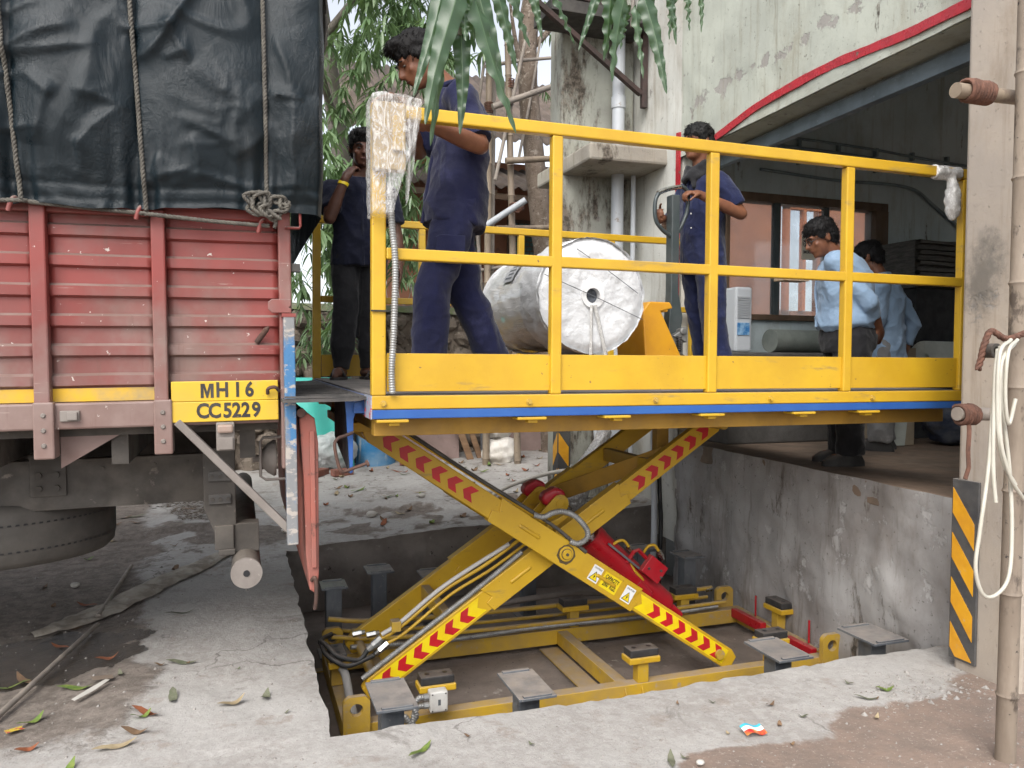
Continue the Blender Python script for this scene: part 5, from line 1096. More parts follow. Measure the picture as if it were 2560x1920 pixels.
    if J.get('quiff'): g.ball(hp(.0,.055,.098), (.060,.050,.032), 14, 9, hx)
    link('hair', remesh(g, .007, 'hair', 1, lambda p, n: .006*fbm(p, 34, 3)+.004*ridge((p.x*2,p.y*2,p.z*.8), 40)), M[hair], t)
    hm = [o_ for o_ in C.objects if o_.parent == t and o_.name.startswith('hair')][-1]; rnd = random.Random(int(J.get('seed',1)*7)); g = MB(); vs_ = hm.data.vertices
    for k in range(420):
        v_ = vs_[rnd.randrange(len(vs_))]; 
        if (v_.co-H).dot(U) < -.03 and (v_.co-H).dot(F) > 0: continue
        d_ = (v_.normal*.7+F*(.55 if (v_.co-H).dot(F) > .02 else -.35)-U*.15+V((rnd.uniform(-.4,.4),rnd.uniform(-.4,.4),rnd.uniform(-.3,.3)))).normalized(); l_ = rnd.uniform(.010,.024); p0 = v_.co-v_.normal*.003
        g.tube([p0, p0+d_*l_*.5, p0+d_*l_+F*.003-U*.005], [.0022,.0017,.0005], 3)
    so_ = g.build('hair_strands', M[hair], hm, smooth=60); so_['kind'] = 'stuff'
    # ---- trousers
    g = MB(); top = hipc+upb*(.16 if tuck else .05)
    g.loft([ringat(hipc-upb*.28, upb, Rh, .16, .115), ringat(hipc-upb*.05, upb, Rh, .168, .125), ringat(top, upb, Rh, .150, .115)])
    tw = J.get('tw', 1.); cuff = J.get('cuff', .0)
    for s in 'LR':
        hp_, kn, an = g_('hip'+s), g_('knee'+s), g_('ank'+s); g.cap(hp_-upb*.02, kn, .098*fat, .074*tw, 16); e = kn.lerp(an, .88); rr = .070*tw*(1-cuff); g.tube([kn, kn.lerp(an,.3), kn.lerp(an,.65), e, kn.lerp(an, 1.02)], [.074*tw,.074*tw,.071*tw,rr,rr*.98], 18)
        g.ball(kn, (.074*tw,)*3, 14, 9)
    link('trousers', remesh(g, voxel, 'trousers', 4, fold(.013, J.get('seed', 1.), 6.5)), M[mats['trousers']], t)
    # ---- shirt
    g = MB(); hem = -.30 if not tuck else .12
    rings = [ringat(hipc+upb*hem, upb, Rh, .182, .142)] if not tuck else [ringat(hipc+upb*.10, upb, Rh, .150, .115), ringat(hipc+upb*.2, upb, Rh, .178, .140)]
    rings += [ringat(hipc+upb*(.12 if not tuck else .3), upb, Rh, .176, .138), ringat(wst, upb, Rm, .166, .128), ringat(ch, upc, Rs, .182, .130), ringat(ch.lerp(nk,.55), upc, Rs, .165, .105), ringat(ch.lerp(nk,.95), upc, Rs, .082, .075)]
    g.loft(rings, 32)
    for s in 'LR':
        sh, el = g_('sh'+s), g_('el'+s); wr = g_('wr'+s); g.cap(ch.lerp(nk,.42), sh, .072, .070, 16)
        if sleeve <= 1.0: g.tube([sh, sh.lerp(el,.45), sh.lerp(el,sleeve)], [.070,.068,.066], 18); g.ball(sh, (.070,)*3, 14, 9)
        else:
            g.tube([sh, sh.lerp(el,.5), el], [.070,.064,.056], 18); g.ball(sh, (.070,)*3, 14, 9); g.ball(el, (.056,)*3, 12, 8); g.tube([el, el.lerp(wr, sleeve-1)], [.056,.046], 16)
    sm = remesh(g, voxel, 'shirt', 4, fold(.014, J.get('seed', 1.)+4, 7)); so = link('shirt', sm, M[mats['shirt']], t)
    # button placket down the front
    fr_ = [ringat(hipc+upb*(hem if not tuck else .2), upb, Rh, .18, .142), ringat(wst, upb, Rm, .166, .128), ringat(ch, upc, Rs, .182, .130), ringat(ch.lerp(nk,.8), upc, Rs, .1, .085)]
    pp = [q[0]+q[2]*1.0 for q in fr_]; MB().tube(cat(pp,6), .0085, 5).build('placket', M[mats['shirt']], so, smooth=60)
    # collar
    cn = ch.lerp(nk, 1.02); up = upc.normalized(); f = up.cross(Rs).normalized(); pts = []
    for k in range(25):
        a = 2*math.pi*k/24+math.pi/2; pts.append(cn+Rs*.072*math.cos(a)+f*.066*math.sin(a)-up*(.022 if math.sin(a) > .6 else 0))
    g = MB().tube(pts, .013, 8); link('collar', g.mesh('collar'), M[mats['shirt']], so, smooth=70)
    # footwear
    for s in 'LR':
        an = g_('ank'+s); td = V(J['toe'+s]).normalized(); sd = td.cross(V((0,0,1))); fz = J['floor']; c0 = V((an.x,an.y,fz))
        if shoes == 'sandal':
            g = MB().loft([(c0+td*.055+V((0,0,z)), td*.135, sd*.046, .85) for z in (.001,.018)], 24); so2 = g.build('sandal', M['black'], t, smooth=40)
            MB().tube([c0+td*.075-sd*.045+V((0,0,.018)), c0+td*.095-sd*.02+V((0,0,.066)), c0+td*.11+V((0,0,.066)), c0+td*.095+sd*.02+V((0,0,.066)), c0+td*.075+sd*.045+V((0,0,.018))], .010, 6).build('strap', M['black'], so2, smooth=60)
        else:
            g = MB().loft([(c0+td*.045+V((0,0,.001)), td*.140, sd*.047, .85), (c0+td*.045+V((0,0,.03)), td*.138, sd*.047, .85), (c0+td*.03+V((0,0,.065)), td*.105, sd*.043, .9), (c0-td*.02+V((0,0,.095)), td*.05, sd*.038)], 24); g.build('shoe', M['black'], t, smooth=60)
    if extras: extras(t, hp, hx, so, body)
    return t
M['eye'] = pm('eye white', (.12,.10,.085), .7, spec=.2)
FL = 1.255
J1 = dict(floor=FL, F=(-1,0,-.72), U=(-.72,0,1), head=(.752,3.45,2.705), neck=(.89,3.45,2.60), chest=(.955,3.45,2.40), shL=(.905,3.285,2.515), shR=(.90,3.62,2.515),
    elL=(.955,3.165,2.285), wrL=(.735,3.105,2.325), elR=(.80,3.64,2.36), wrR=(.66,3.40,2.50), handL=((-1,-.15,.18),(0,1,-.3),.55), handR=((-1,-.35,-.1),(0,-.3,-1),.35,'neg'),
    hipL=(.925,3.365,2.08), hipR=(.925,3.535,2.08), kneeL=(.805,3.36,1.70), ankL=(.785,3.37,1.335), kneeR=(1.0,3.54,1.70), ankR=(1.175,3.55,1.345), toeL=(-1,-.1,0), toeR=(-1,.05,0), seed=2., tw=1.10, quiff=1)
def ex1(t, hp, hx, so, body):
    MB().prism([(-.06,-.05),(.07,-.05),(.07,.05),(.05,.062),(-.06,.062)], (.86,3.262,1.86), (-1,0,0), (0,0,1), (0,-.006,0)).build('cargo_pocket', M['navy'], t, bevel=.004)
person('young man in navy work shirt and trousers bending over the wrapped control box', J1, dict(skin='skin', shirt='navy', trousers='navy'), sleeve=.92, shoes='shoe', extras=ex1)
J2 = dict(floor=FL, F=(.02,-1,-.18), U=(0,-.18,1), head=(.752,5.10,2.725), neck=(.745,5.16,2.56), chest=(.745,5.17,2.36), shL=(.925,5.15,2.455), shR=(.565,5.14,2.455),
    elL=(.985,5.13,2.19), wrL=(.985,5.05,1.98), elR=(.535,4.97,2.255), wrR=(.625,4.93,2.495), handL=((0,-.1,-1),(-1,0,0),.25), handR=((.45,.25,.75),(.6,.5,-.2),.75,'neg'),
    hipL=(.835,5.17,2.07), hipR=(.665,5.17,2.07), kneeL=(.815,5.14,1.70), ankL=(.800,5.17,1.335), kneeR=(.655,5.13,1.70), ankR=(.625,5.15,1.335), toeL=(.35,-1,0), toeR=(-.35,-1,0), seed=7., cuff=.34, tw=1.05, quiff=1)
def ex2(t, hp, hx, so, body):
    ringp((.610,4.936,2.455), .029,.034,0,(.9,-.3,-.3),(.2,.95,-.1),(.008,.004,.018)).build('wristband', M['decal_yellow'], t, smooth=40)
person('young man in dark navy shirt and black joggers standing with hand to chin', J2, dict(skin='skin_dark', shirt='navy_dark', trousers='blackcloth'), sleeve=.72, shoes='sandal', extras=ex2)
J3 = dict(floor=FL, F=(-1,-.12,-.02), U=(0,0,1), head=(2.815,4.46,2.80), neck=(2.86,4.48,2.63), chest=(2.88,4.50,2.42), shL=(2.885,4.325,2.53), shR=(2.88,4.68,2.53),
    elL=(3.00,4.24,2.32), wrL=(2.70,4.235,2.415), elR=(2.76,4.70,2.28), wrR=(2.50,4.33,2.27), handL=((-1,.02,.12),(0,.25,-1),.95,'neg'), handR=((-1,-.55,.05),(.1,-1,.1),.9,'neg'),
    hipL=(2.89,4.415,2.08), hipR=(2.89,4.585,2.08), kneeL=(2.91,4.40,1.70), ankL=(2.975,4.39,1.335), kneeR=(2.93,4.60,1.70), ankR=(3.02,4.61,1.335), toeL=(-1,-.15,0), toeR=(-1,.1,0), seed=11., moustache=1, tw=1.1)
def ex3(t, hp, hx, so, body):
    g = MB()
    for k in range(5):
        c = V((2.845-.006*k,4.475,2.665-.018*k)); g.tube([c+V((.082*math.cos(a),.078*math.sin(a),.012*math.sin(a*3+k)-.03*max(0,-math.cos(a)))) for a in np.linspace(0,6.2832,19)], .017, 8)
    g.cap((2.775,4.43,2.60),(2.77,4.42,2.51),.03,.018)
    link('scarf', remesh(g, .009, 'scarf', 2, lambda p, n: .004*fbm(p, 30, 3)), M['blackcloth'], t)
    for k in range(3): MB().ball((2.735+.002*k,4.40,2.42-.09*k), (.004,.006,.006), 8, 6).build('button', M['white'], so, smooth=60)
person('man in navy uniform and black scarf gripping the pallet truck handle', J3, dict(skin='skin', shirt='navy_bright', trousers='navy_bright'), hair='hair_grey', sleeve=.80, extras=ex3)
DF = .735
J4 = dict(floor=DF, F=(-.95,.28,-.45), U=(-.42,.12,1), head=(3.50,4.10,2.175), neck=(3.60,4.07,2.07), chest=(3.655,4.06,1.90), shL=(3.50,3.96,2.005), shR=(3.74,4.23,2.005),
    elL=(3.64,3.83,1.76), wrL=(3.79,3.90,1.60), elR=(3.90,4.12,1.74), wrR=(3.82,3.94,1.615), handL=((.6,.35,-.5),(-.3,1,0),.5), handR=((-.5,-.5,-.7),(-.3,.8,.2),.6,'neg'),
    hipL=(3.645,3.965,1.56), hipR=(3.715,4.13,1.56), kneeL=(3.635,3.96,1.17), ankL=(3.64,3.96,.815), kneeR=(3.72,4.14,1.17), ankR=(3.73,4.14,.815), toeL=(-1,.25,0), toeR=(-.9,.4,0), seed=17., tw=1.22)
def ex4(t, hp, hx, so, body):
    for s in (-1, 1): MB().tube([hp(s*.033+.022*math.cos(a),.094,.004+.018*math.sin(a)) for a in np.linspace(0,6.2832,17)], .0022, 6).build('spectacle_rim', M['ink'], body, smooth=60); MB().tube([hp(s*.055,.090,.008), hp(s*.074,.0,.012)], .002, 5).build('spectacle_arm', M['ink'], body)
    MB().loft([((3.68,4.047,1.605+z), V((.165,.07,0)), V((-.05,.125,0))) for z in (0,.03)], 32).build('belt', M['black'], t, smooth=50)
person('man with spectacles in light blue shirt bowing his head, hands behind back', J4, dict(skin='skin', shirt='skyblue', trousers='blackcloth'), sleeve=1.55, extras=ex4, tuck=True, fat=1.22)
J5 = dict(floor=DF, F=(-.6,.8,-.35), U=(-.2,.28,1), head=(4.410,4.66,2.155), neck=(4.470,4.60,2.02), chest=(4.510,4.58,1.83), shL=(4.340,4.47,1.945), shR=(4.660,4.68,1.945),
    elL=(4.330,4.48,1.68), wrL=(4.250,4.66,1.58), elR=(4.790,4.60,1.68), wrR=(4.730,4.62,1.45), handL=((-.5,.8,0),(.8,.4,0),.5), handR=((0,.1,-1),(-1,0,0),.3),
    hipL=(4.440,4.52,1.50), hipR=(4.580,4.63,1.50), kneeL=(4.440,4.54,1.14), ankL=(4.460,4.55,.815), kneeR=(4.580,4.66,1.14), ankR=(4.600,4.67,.815), toeL=(-.6,.8,0), toeR=(-.6,.8,0), seed=23., tw=1.2)
person('man in light blue shirt and grey trousers half hidden behind the man with spectacles', J5, dict(skin='skin', shirt='skyblue', trousers='greytrouser'), sleeve=1.7)
# small ledger held under the first man's arm
g = MB(); g.box(3.27,3.46,4.15,4.26,1.905,1.925); tag(g.build('paper_bundle', pm('brown cardboard sheets', (.30,.20,.12), .8, var=(.4,.33,.24), vs=20), bevel=.003), 'brown cardboard sheets held out beside the bowed man in light blue', 'cardboard')
# ================================================================ background: shed, boundary wall, trees, bamboo
M['terra'] = pm('terracotta painted wall', (.37,.165,.095), .85, var=(.30,.135,.085), vs=1.5, spot=(.18,.10,.07), ss=4, st=(.55,.7), bump=.2)
M['sheet'] = pm('weathered roof sheet', (.085,.065,.052), .85, var=(.13,.10,.08), vs=2.5, spot=(.05,.042,.036), ss=7, bump=.15)
sh = thing('roofed_shed', 'terracotta shed with corrugated sheet roofs beyond the boundary wall', 'building', (5,10.6,0))
MB().box(1.6,6.0,10.6,10.8,0,4.15).build('wall', M['terra'], sh); MB().box(6.0,8.26,10.6,10.8,0,4.6).build('wall', M['terra'], sh); MB().box(9.06,13,10.6,10.8,0,4.6).build('wall', M['terra'], sh); MB().box(8.26,9.06,10.6,10.8,0,2.2).build('wall', M['terra'], sh)
MB().box(12.9,13.0,10.8,14,0,4.6).build('wall', M['terra'], sh); MB().box(1.6,1.7,10.8,14,0,4.2).build('wall', M['terra'], sh)
def corr(x0, x1, yA, zA, yB, zB, name):
    n_ = int((x1-x0)/.02)
    def fn(u, v):
        x = x0+(x1-x0)*u; t = v; return (x, yA+(yB-yA)*t, zA+(zB-zA)*t+.022*math.sin(x*2*math.pi/.15)+.004*ns((x*3,t*3,x0)))
    return MB().grid(fn, n_, 3).build(name, M['sheet'], sh, smooth=60, sol=.008)
for k in range(3): corr(1.2+k*1.5, 2.74+k*1.5, 9.75, 4.22+.012*(k % 2), 12.8, 6.1+.012*(k % 2), 'roof_sheet')
for k in range(3): corr(1.3+k*1.5, 2.84+k*1.5, 8.95, 3.42+.012*(k % 2), 10.5, 4.02+.012*(k % 2), 'lean_to_sheet')
for k in range(4): MB().beam((1.5+k*1.4,9.0,3.36),(1.5+k*1.4,10.6,3.96),.06,.09).build('rafter', M['frame_wood'], sh)
MB().box(1.3,5.8,9.0,9.06,3.30,3.37).build('purlin', M['frame_wood'], sh)
def shedwin(x0, x1, z0, z1, mt):
    g = MB()
    for a in ((x0,x1,z1-.04,z1),(x0,x1,z0,z0+.04),(x0,x0+.04,z0+.04,z1-.04),(x1-.04,x1,z0+.04,z1-.04)): g.box(a[0],a[1],10.56,10.61,a[2],a[3])
    wn = g.build('window', mt, sh); MB().box(x0+.04,x1-.04,10.575,10.595,z0+.04,z1-.04).build('shutter', M['teal'], wn)
    g = MB(); rows = 8; h_ = (z1-z0-.08)/rows
    for r in range(rows+1): g.box(x0+.04,x1-.04,10.566,10.574,z0+.04+r*h_-.006,z0+.04+r*h_+.006)
    cols = 5; w_ = (x1-x0-.08)/cols
    for r in range(rows):
        for c_ in range(cols):
            xx = x0+.04+(c_+.5*(r % 2))*w_; 
            if xx > x0+.05: g.box(xx-.005,xx+.005,10.564,10.572,z0+.04+r*h_+.006,z0+.04+(r+1)*h_-.006)
    o = g.build('window_grille', M['frame_wood'], wn); o['kind'] = 'stuff'
M['teal'] = pm('teal shutter', (.05,.12,.11), .5, var=(.08,.17,.16), vs=6)
M['cream'] = pm('cream paint', (.5,.46,.38), .7)
shedwin(3.60,4.10,2.75,3.36,M['frame_wood']); shedwin(2.95,3.2,2.6,3.2,M['cream']); shedwin(5.6,6.4,2.2,3.1,M['cream'])
# upper window band of the shed seen through the warehouse window
g = MB().box(8.28,8.36,10.5,10.6,2.2,3.9); g.box(8.62,8.68,10.5,10.6,2.2,3.82); g.box(8.98,9.06,10.5,10.6,2.2,3.9); g.box(8.28,9.06,10.5,10.6,3.82,3.9); g.build('door_frame', pm('orange frame', (.55,.16,.05), .6), sh)
# boundary wall of rubble stone
M['stone'] = pm('dark rubble stone', (.12,.095,.075), .95, var=(.20,.165,.13), vs=5, spot=(.06,.05,.04), ss=9, st=(.55,.65), spot2=(.30,.26,.21), s2=22, bump=.8, bs=14, bd=.03)
M['mossy'] = pm('mossy coping', (.16,.15,.12), .95, var=(.10,.13,.05), vs=6, spot=(.22,.30,.05), ss=10, st=(.62,.7), bump=.5)
bw = thing('boundary_wall', 'rough stone boundary wall behind the yard', 'wall', (2,9.1,0))
MB().box(-7,7.0,9.12,9.4,-.1,1.92).build('wall_core', M['stone'], bw)
random.seed(5); sm_ = []
for k in range(5):
    g = MB().ball((0,0,0),(.5,.5,.5),8,6); me = g.mesh('stone')
    for v in me.vertices: v.co *= 1+.35*noise.noise(v.co*2.4+V((k*7,0,0)))
    me.materials.append(M['stone']); sm_.append(me)
cnt = 0; z = .12
while z < 1.9:
    x = -1.2+random.random()*.2; h_ = .15+random.random()*.08
    while x < 3.4 and cnt < 290:
        w_ = .17+random.random()*.18; o = bpy.data.objects.new('stone', random.choice(sm_)); C.objects.link(o); o.parent = bw; o.matrix_parent_inverse = Matrix.Translation(-bw.location)
        o.location = (x+w_/2, 9.12, z+h_/2+random.uniform(-.02,.02)); o.scale = (w_*.98, .16+.06*random.random(), h_*.98); o.rotation_euler = (0, random.uniform(-.15,.15), 0); x += w_; cnt += 1
    z += h_
MB().grid(lambda u, v: (-7+14*u, 9.05+.40*v, 1.92+.09*math.sin(math.pi*v)**.4+.02*fbm((u*30,v*2,0),1.5,3)), 120, 6).build('coping', M['mossy'], bw, smooth=60)
# pinkish low panels and yard clutter under the deck line
M['pinkb'] = pm('dusty pink board', (.31,.225,.205), .85, var=(.25,.18,.16), vs=3, spot=(.2,.15,.13), ss=12, bump=.15)
def leanboard(x0, x1, y, z0, z1, mat, label, name='leaning_board', tilt=.12, th=.025, skew=0.):
    g = MB(); g.prism([(x0,z0),(x1,z0),(x1+skew,z1),(x0+skew,z1)], (0,y,0), (1,0,0), (0,tilt,1), (0,th,0)); return tag(g.build(name, mat, bevel=.004), label, 'board')
leanboard(1.72,2.42,8.75,.12,.95,M['pinkb'],'dusty pink board leaning on the stone wall left of the planks')
leanboard(2.85,3.62,8.72,.14,.92,M['pinkb'],'wide dusty pink board leaning behind the bamboo poles')
leanboard(2.50,2.58,8.55,.13,1.05,M['wood'],'light wooden plank tilted left of the white sacks','plank',.2,.03,-.30)
leanboard(2.63,2.70,8.58,.13,1.05,M['wood'],'second wooden plank tilted beside the white sacks','plank',.2,.03,-.28)
leanboard(2.62,2.68,8.48,.13,1.0,M['steel_grey'],'grey post leaning just left of the white sacks','plank',.05,.05,-.05)
M['sack'] = pm('white plastic sack', (.70,.68,.64), .55, var=(.58,.54,.48), vs=4, bump=.5, bs=14, bd=.03)
for (x, z, rx, rz_, lab) in ((2.76,.34,.22,.20,'lower bulging white sack on the yard beside the planks'),(2.72,.66,.19,.16,'upper white sack resting on another white sack')):
    g = MB().ball((x,8.3,z),(rx,.16,rz_),20,14); tag(link('white_sack', remesh(g,.02,'sack',2,lambda p,n:.028*fbm(p,9,3)), M['sack']), lab, 'sack', 'white sacks')
# blue drum with star
M['drum'] = pm('faded blue plastic', (.035,.21,.44), .5, var=(.16,.30,.45), vs=3, vstr=(1,1,2), spot=(.35,.42,.46), ss=12, sstr=(1,1,.3), st=(.55,.66), bump=.1)
dr = thing('blue_drum', 'faded blue plastic drum with a yellow star standing in the yard', 'drum', (1.47,8.9,.15))
g = MB().loft([((1.47,8.9,z),(r,0,0),(0,r,0)) for z, r in ((.13,.215),(.15,.225),(.17,.222),(.45,.222),(.62,.222),(.64,.228),(.66,.222),(.95,.222),(1.0,.215),(1.02,.19))], 36); db = g.build('body', M['drum'], dr, smooth=40)
ringp((1.47,8.9,.965), .20,.232,0,(1,0,0),(0,1,0),(0,0,.03)).build('rim_ring', M['drum'], dr, smooth=40)
g = MB(); pts = [((.05 if k % 2 == 0 else .02)*math.sin(k*math.pi/5), (.05 if k % 2 == 0 else .02)*math.cos(k*math.pi/5)) for k in range(10)]
g.prism(pts, (1.30,8.722,.60), (.72,-.69,0), (0,0,1), (-.003,-.003,0)); g.build('star', M['decal_yellow'], dr)
M['turq'] = pm('turquoise sheet', (.06,.50,.42), .5, var=(.10,.58,.50), vs=3, bump=.2)
g = MB().grid(lambda u, v: (.45+.75*u, 8.95-.25*(1-v)+.03*math.sin(u*11)+.02*math.sin(v*7), .42+.75*v-.25*u*u*(1-v)), 20, 14); tag(g.build('turquoise_sheet', M['turq'], smooth=70, sol=.004), 'turquoise plastic sheet draped in the yard behind the hanging flap', 'plastic sheet')
M['clear'] = pm('clear plastic bag', (.45,.47,.47), .25, var=(.6,.62,.62), vs=12, bump=.6, bs=20, alpha=.75)
g = MB().ball((.98,8.7,.38),(.26,.16,.20),20,14); tag(link('plastic_bag', remesh(g,.02,'bag',2,lambda p,n:.03*fbm(p,10,3)), M['clear']), 'crumpled clear plastic bag in front of the turquoise sheet', 'bag')
M['brick'] = pm('old red brick', (.25,.10,.07), .9, var=(.20,.09,.065), vs=9, bump=.3)
for k, (x, y, r, lab) in enumerate(((1.02,8.3,.3,'old red brick lying left of the blue drum'),(1.80,8.62,-.2,'red brick lying just right of the blue drum'),(.80,8.4,.9,'broken brick half hidden behind the tailgate'))):
    g = MB().box(-.11,.11,-.05,.05,0,.07); o = tag(g.build('brick', M['brick'], bevel=.006), lab, 'brick', 'loose bricks'); o.location = (x,y,gh(x,y)); o.rotation_euler = (0,0,r)
# razor wire on the wall
M['wire'] = pm('razor wire', (.5,.5,.5), .4, metal=.6)
pts = []; 
for k in range(24*26): a = k*2*math.pi/24; pts.append((1.2+k*.0062+.02*math.sin(k*.05), 9.2+.17*math.sin(a), 2.19+.17*math.cos(a)))
g = MB().tube(pts, .0045, 4)
for k in range(0, len(pts)-1, 1): 
    p = V(pts[k]); d_ = (V(pts[k+1])-p).normalized(); q = d_.cross(V((1,0,0))).normalized()*.011; g.add([p-q, p+d_*.012, p+q, p-d_*.012], [(0,1,2,3)])
o = tag(g.build('razor_wire', M['wire']), 'coil of razor wire running along the top of the stone wall', 'razor wire')
# trees
M['bark'] = pm('pale scaly bark', (.24,.19,.15), .95, var=(.16,.12,.09), vs=9, vstr=(1,1,.5), spot=(.36,.31,.26), ss=16, st=(.56,.64), spot2=(.07,.05,.04), s2=30, s2t=(.62,.68), bump=.9, bs=22, bd=.03)
M['bark2'] = pm('grey smooth bark', (.17,.15,.13), .9, var=(.23,.205,.18), vs=7, bump=.4, bs=22)
def leafmat(name, a, b_, gloss=.42):
    m, n, bs = newmat(name); at = n.n('ShaderNodeAttribute', attribute_name='tone')
    c = n.mix(at.outputs['Fac'], rgb(*a), rgb(*b_)); n.l(c, bs.inputs['Base Color']); bs.inputs['Roughness'].default_value = gloss; bs.inputs['Specular IOR Level'].default_value = .7
    tr = n.n('ShaderNodeBsdfTranslucent'); n.l(n.mix(.5, c, rgb(.18,.30,.03)), tr.inputs[0]); mx = n.n('ShaderNodeMixShader'); mx.inputs[0].default_value = .36
    out = n.t.nodes['Material Output']; n.l(bs.outputs[0], mx.inputs[1]); n.l(tr.outputs[0], mx.inputs[2]); n.l(mx.outputs[0], out.inputs['Surface']); return m
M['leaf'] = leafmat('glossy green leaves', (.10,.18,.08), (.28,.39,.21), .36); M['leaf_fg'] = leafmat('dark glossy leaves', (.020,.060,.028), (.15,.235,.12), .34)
def leaf_strip(g, tones, p, d, L, W, up, droop, nseg=4, tone=.5, wav=0., ph=0.):
    p, d = V(p), V(d).normalized(); o = len(g.v); up = V(up)
    for k in range(nseg+1):
        t = k/nseg; dd = (d+V((0,0,-1))*droop*t).normalized(); sd = dd.cross(up); sd = sd.normalized() if sd.length > 1e-4 else V((1,0,0)); nn = sd.cross(dd)
        w_ = W*(math.sin(math.pi*min(1,(t*.93+.05)))**.75)*(1-.25*t); wv = wav*math.sin(t*26+ph)
        g.v += [tuple(p-sd*w_+nn*(w_*.35+wv)), tuple(p), tuple(p+sd*w_+nn*(w_*.35-wv))]; tones += [tone]*3
        p = p+dd*(L/nseg)
    for k in range(nseg):
        a = o+k*3; g.f += [(a,a+1,a+4,a+3),(a+1,a+2,a+5,a+4)]
def finish_leaves(g, tones, name, mat, parent):
    me = g.mesh(name, False); a = me.attributes.new('tone', 'FLOAT', 'POINT'); a.data.foreach_set('value', tones); return link(name, me, mat, parent, smooth=60)
def spray(g, tones, p, n_, L, tone, rnd):
    ax = V((rnd.uniform(-.5,.5), rnd.uniform(-.5,.5), -.5)).normalized()
    for k in range(n_):
        a = 2*math.pi*k/n_+rnd.uniform(-.3,.3); r_ = rnd.uniform(.35,1.0); d = (ax*.5+V((math.cos(a)*r_, math.sin(a)*r_, rnd.uniform(-.55,.25)))).normalized(); s_ = V(p)-ax*rnd.uniform(0,.14)
        leaf_strip(g, tones, s_, d, L*rnd.uniform(.7,1.15), L*.085*rnd.uniform(.8,1.2), (0,0,1), rnd.uniform(.6,1.5), 4, min(1,max(0,tone+rnd.uniform(-.3,.3))))
def tree(label, name, trunk, radii, limbs, sprays, bark, seed, L=.2):
    rnd = random.Random(seed); t = thing(name, label, 'tree', trunk[0])
    P = cat(trunk, 10); m_ = len(P); R = [radii[0]+(radii[1]-radii[0])*i/(m_-1)+.012*ns((0,i*.4,seed)) for i in range(m_)]; MB().tube(P, R, 18).build('trunk', M[bark], t, smooth=60)
    for l_ in limbs: pl_ = cat(l_, 8); MB().tube(pl_, [.05-.042*i/(len(pl_)-1) for i in range(len(pl_))], 8).build('limb', M[bark], t, smooth=60)
    g = MB(); tones = []
    for (bx, n_, sz) in sprays:
        for k in range(n_):
            p = V((rnd.uniform(bx[0],bx[1]), rnd.uniform(bx[2],bx[3]), rnd.uniform(bx[4],bx[5])))
            cl = ns((p.x*1.3,p.y*1.3,p.z*1.3+seed))
            if cl < -.22: continue
            spray(g, tones, p, rnd.randint(8,12), sz*rnd.uniform(.85,1.15), .42+.5*cl, rnd)
    o = finish_leaves(g, tones, 'crown', M['leaf'], t); o['kind'] = 'stuff'; return t
tree('tall tree with long drooping green leaves between the truck and the shed', 'mast_tree', [(1.50,9.75,0),(1.44,9.7,1.5),(1.28,9.5,2.9),(1.08,9.2,4.0),(.85,8.9,5.2),(.65,8.7,6.4)], (.13,.09),
     [[(1.25,9.45,3.0),(1.6,8.6,3.9),(2.1,8.0,4.6)],[(1.08,9.2,4.0),(.6,7.9,4.6),(.2,7.6,4.9)],[(.9,8.95,4.9),(1.5,8.3,5.5),(2.3,7.9,5.9)]],
     [((.35,2.0,7.3,8.9,3.0,6.2),350,.22),((.25,1.25,7.2,8.6,1.75,3.4),260,.21),((1.2,2.4,7.6,8.8,4.3,6.2),150,.22),((.55,1.0,7.3,8.0,1.35,2.0),36,.20),((1.15,1.75,7.4,8.4,2.1,3.1),70,.19)], 'bark2', 3)
tree('pale trunked tree standing behind the bamboo poles near the column', 'scaly_tree', [(3.52,8.6,0),(3.42,8.55,2.0),(3.30,8.5,3.0),(3.18,8.5,4.0),(3.12,8.5,4.8),(3.18,8.5,5.6),(3.3,8.5,6.6)], (.135,.10),
     [[(3.15,8.5,4.4),(2.95,8.4,4.9),(2.8,8.3,5.6)],[(3.13,8.5,4.9),(3.4,8.4,5.2),(3.7,8.3,5.9)]], [((2.5,3.9,8.2,9.2,4.9,6.4),26,.16),((3.3,3.6,8.3,8.6,3.8,4.9),9,.13)], 'bark', 5)
tree('leafy tree crown filling the sky behind the truck', 'mast_tree', [(-1.4,11.5,0),(-1.3,11.5,3),(-1.1,11.5,6)], (.16,.1), [[(-1.2,11.5,4),(-.2,11.2,5),(.8,11,5.6)]], [((-2.5,2.6,10.6,12.5,2.4,7.5),120,.26)], 'bark2', 9)
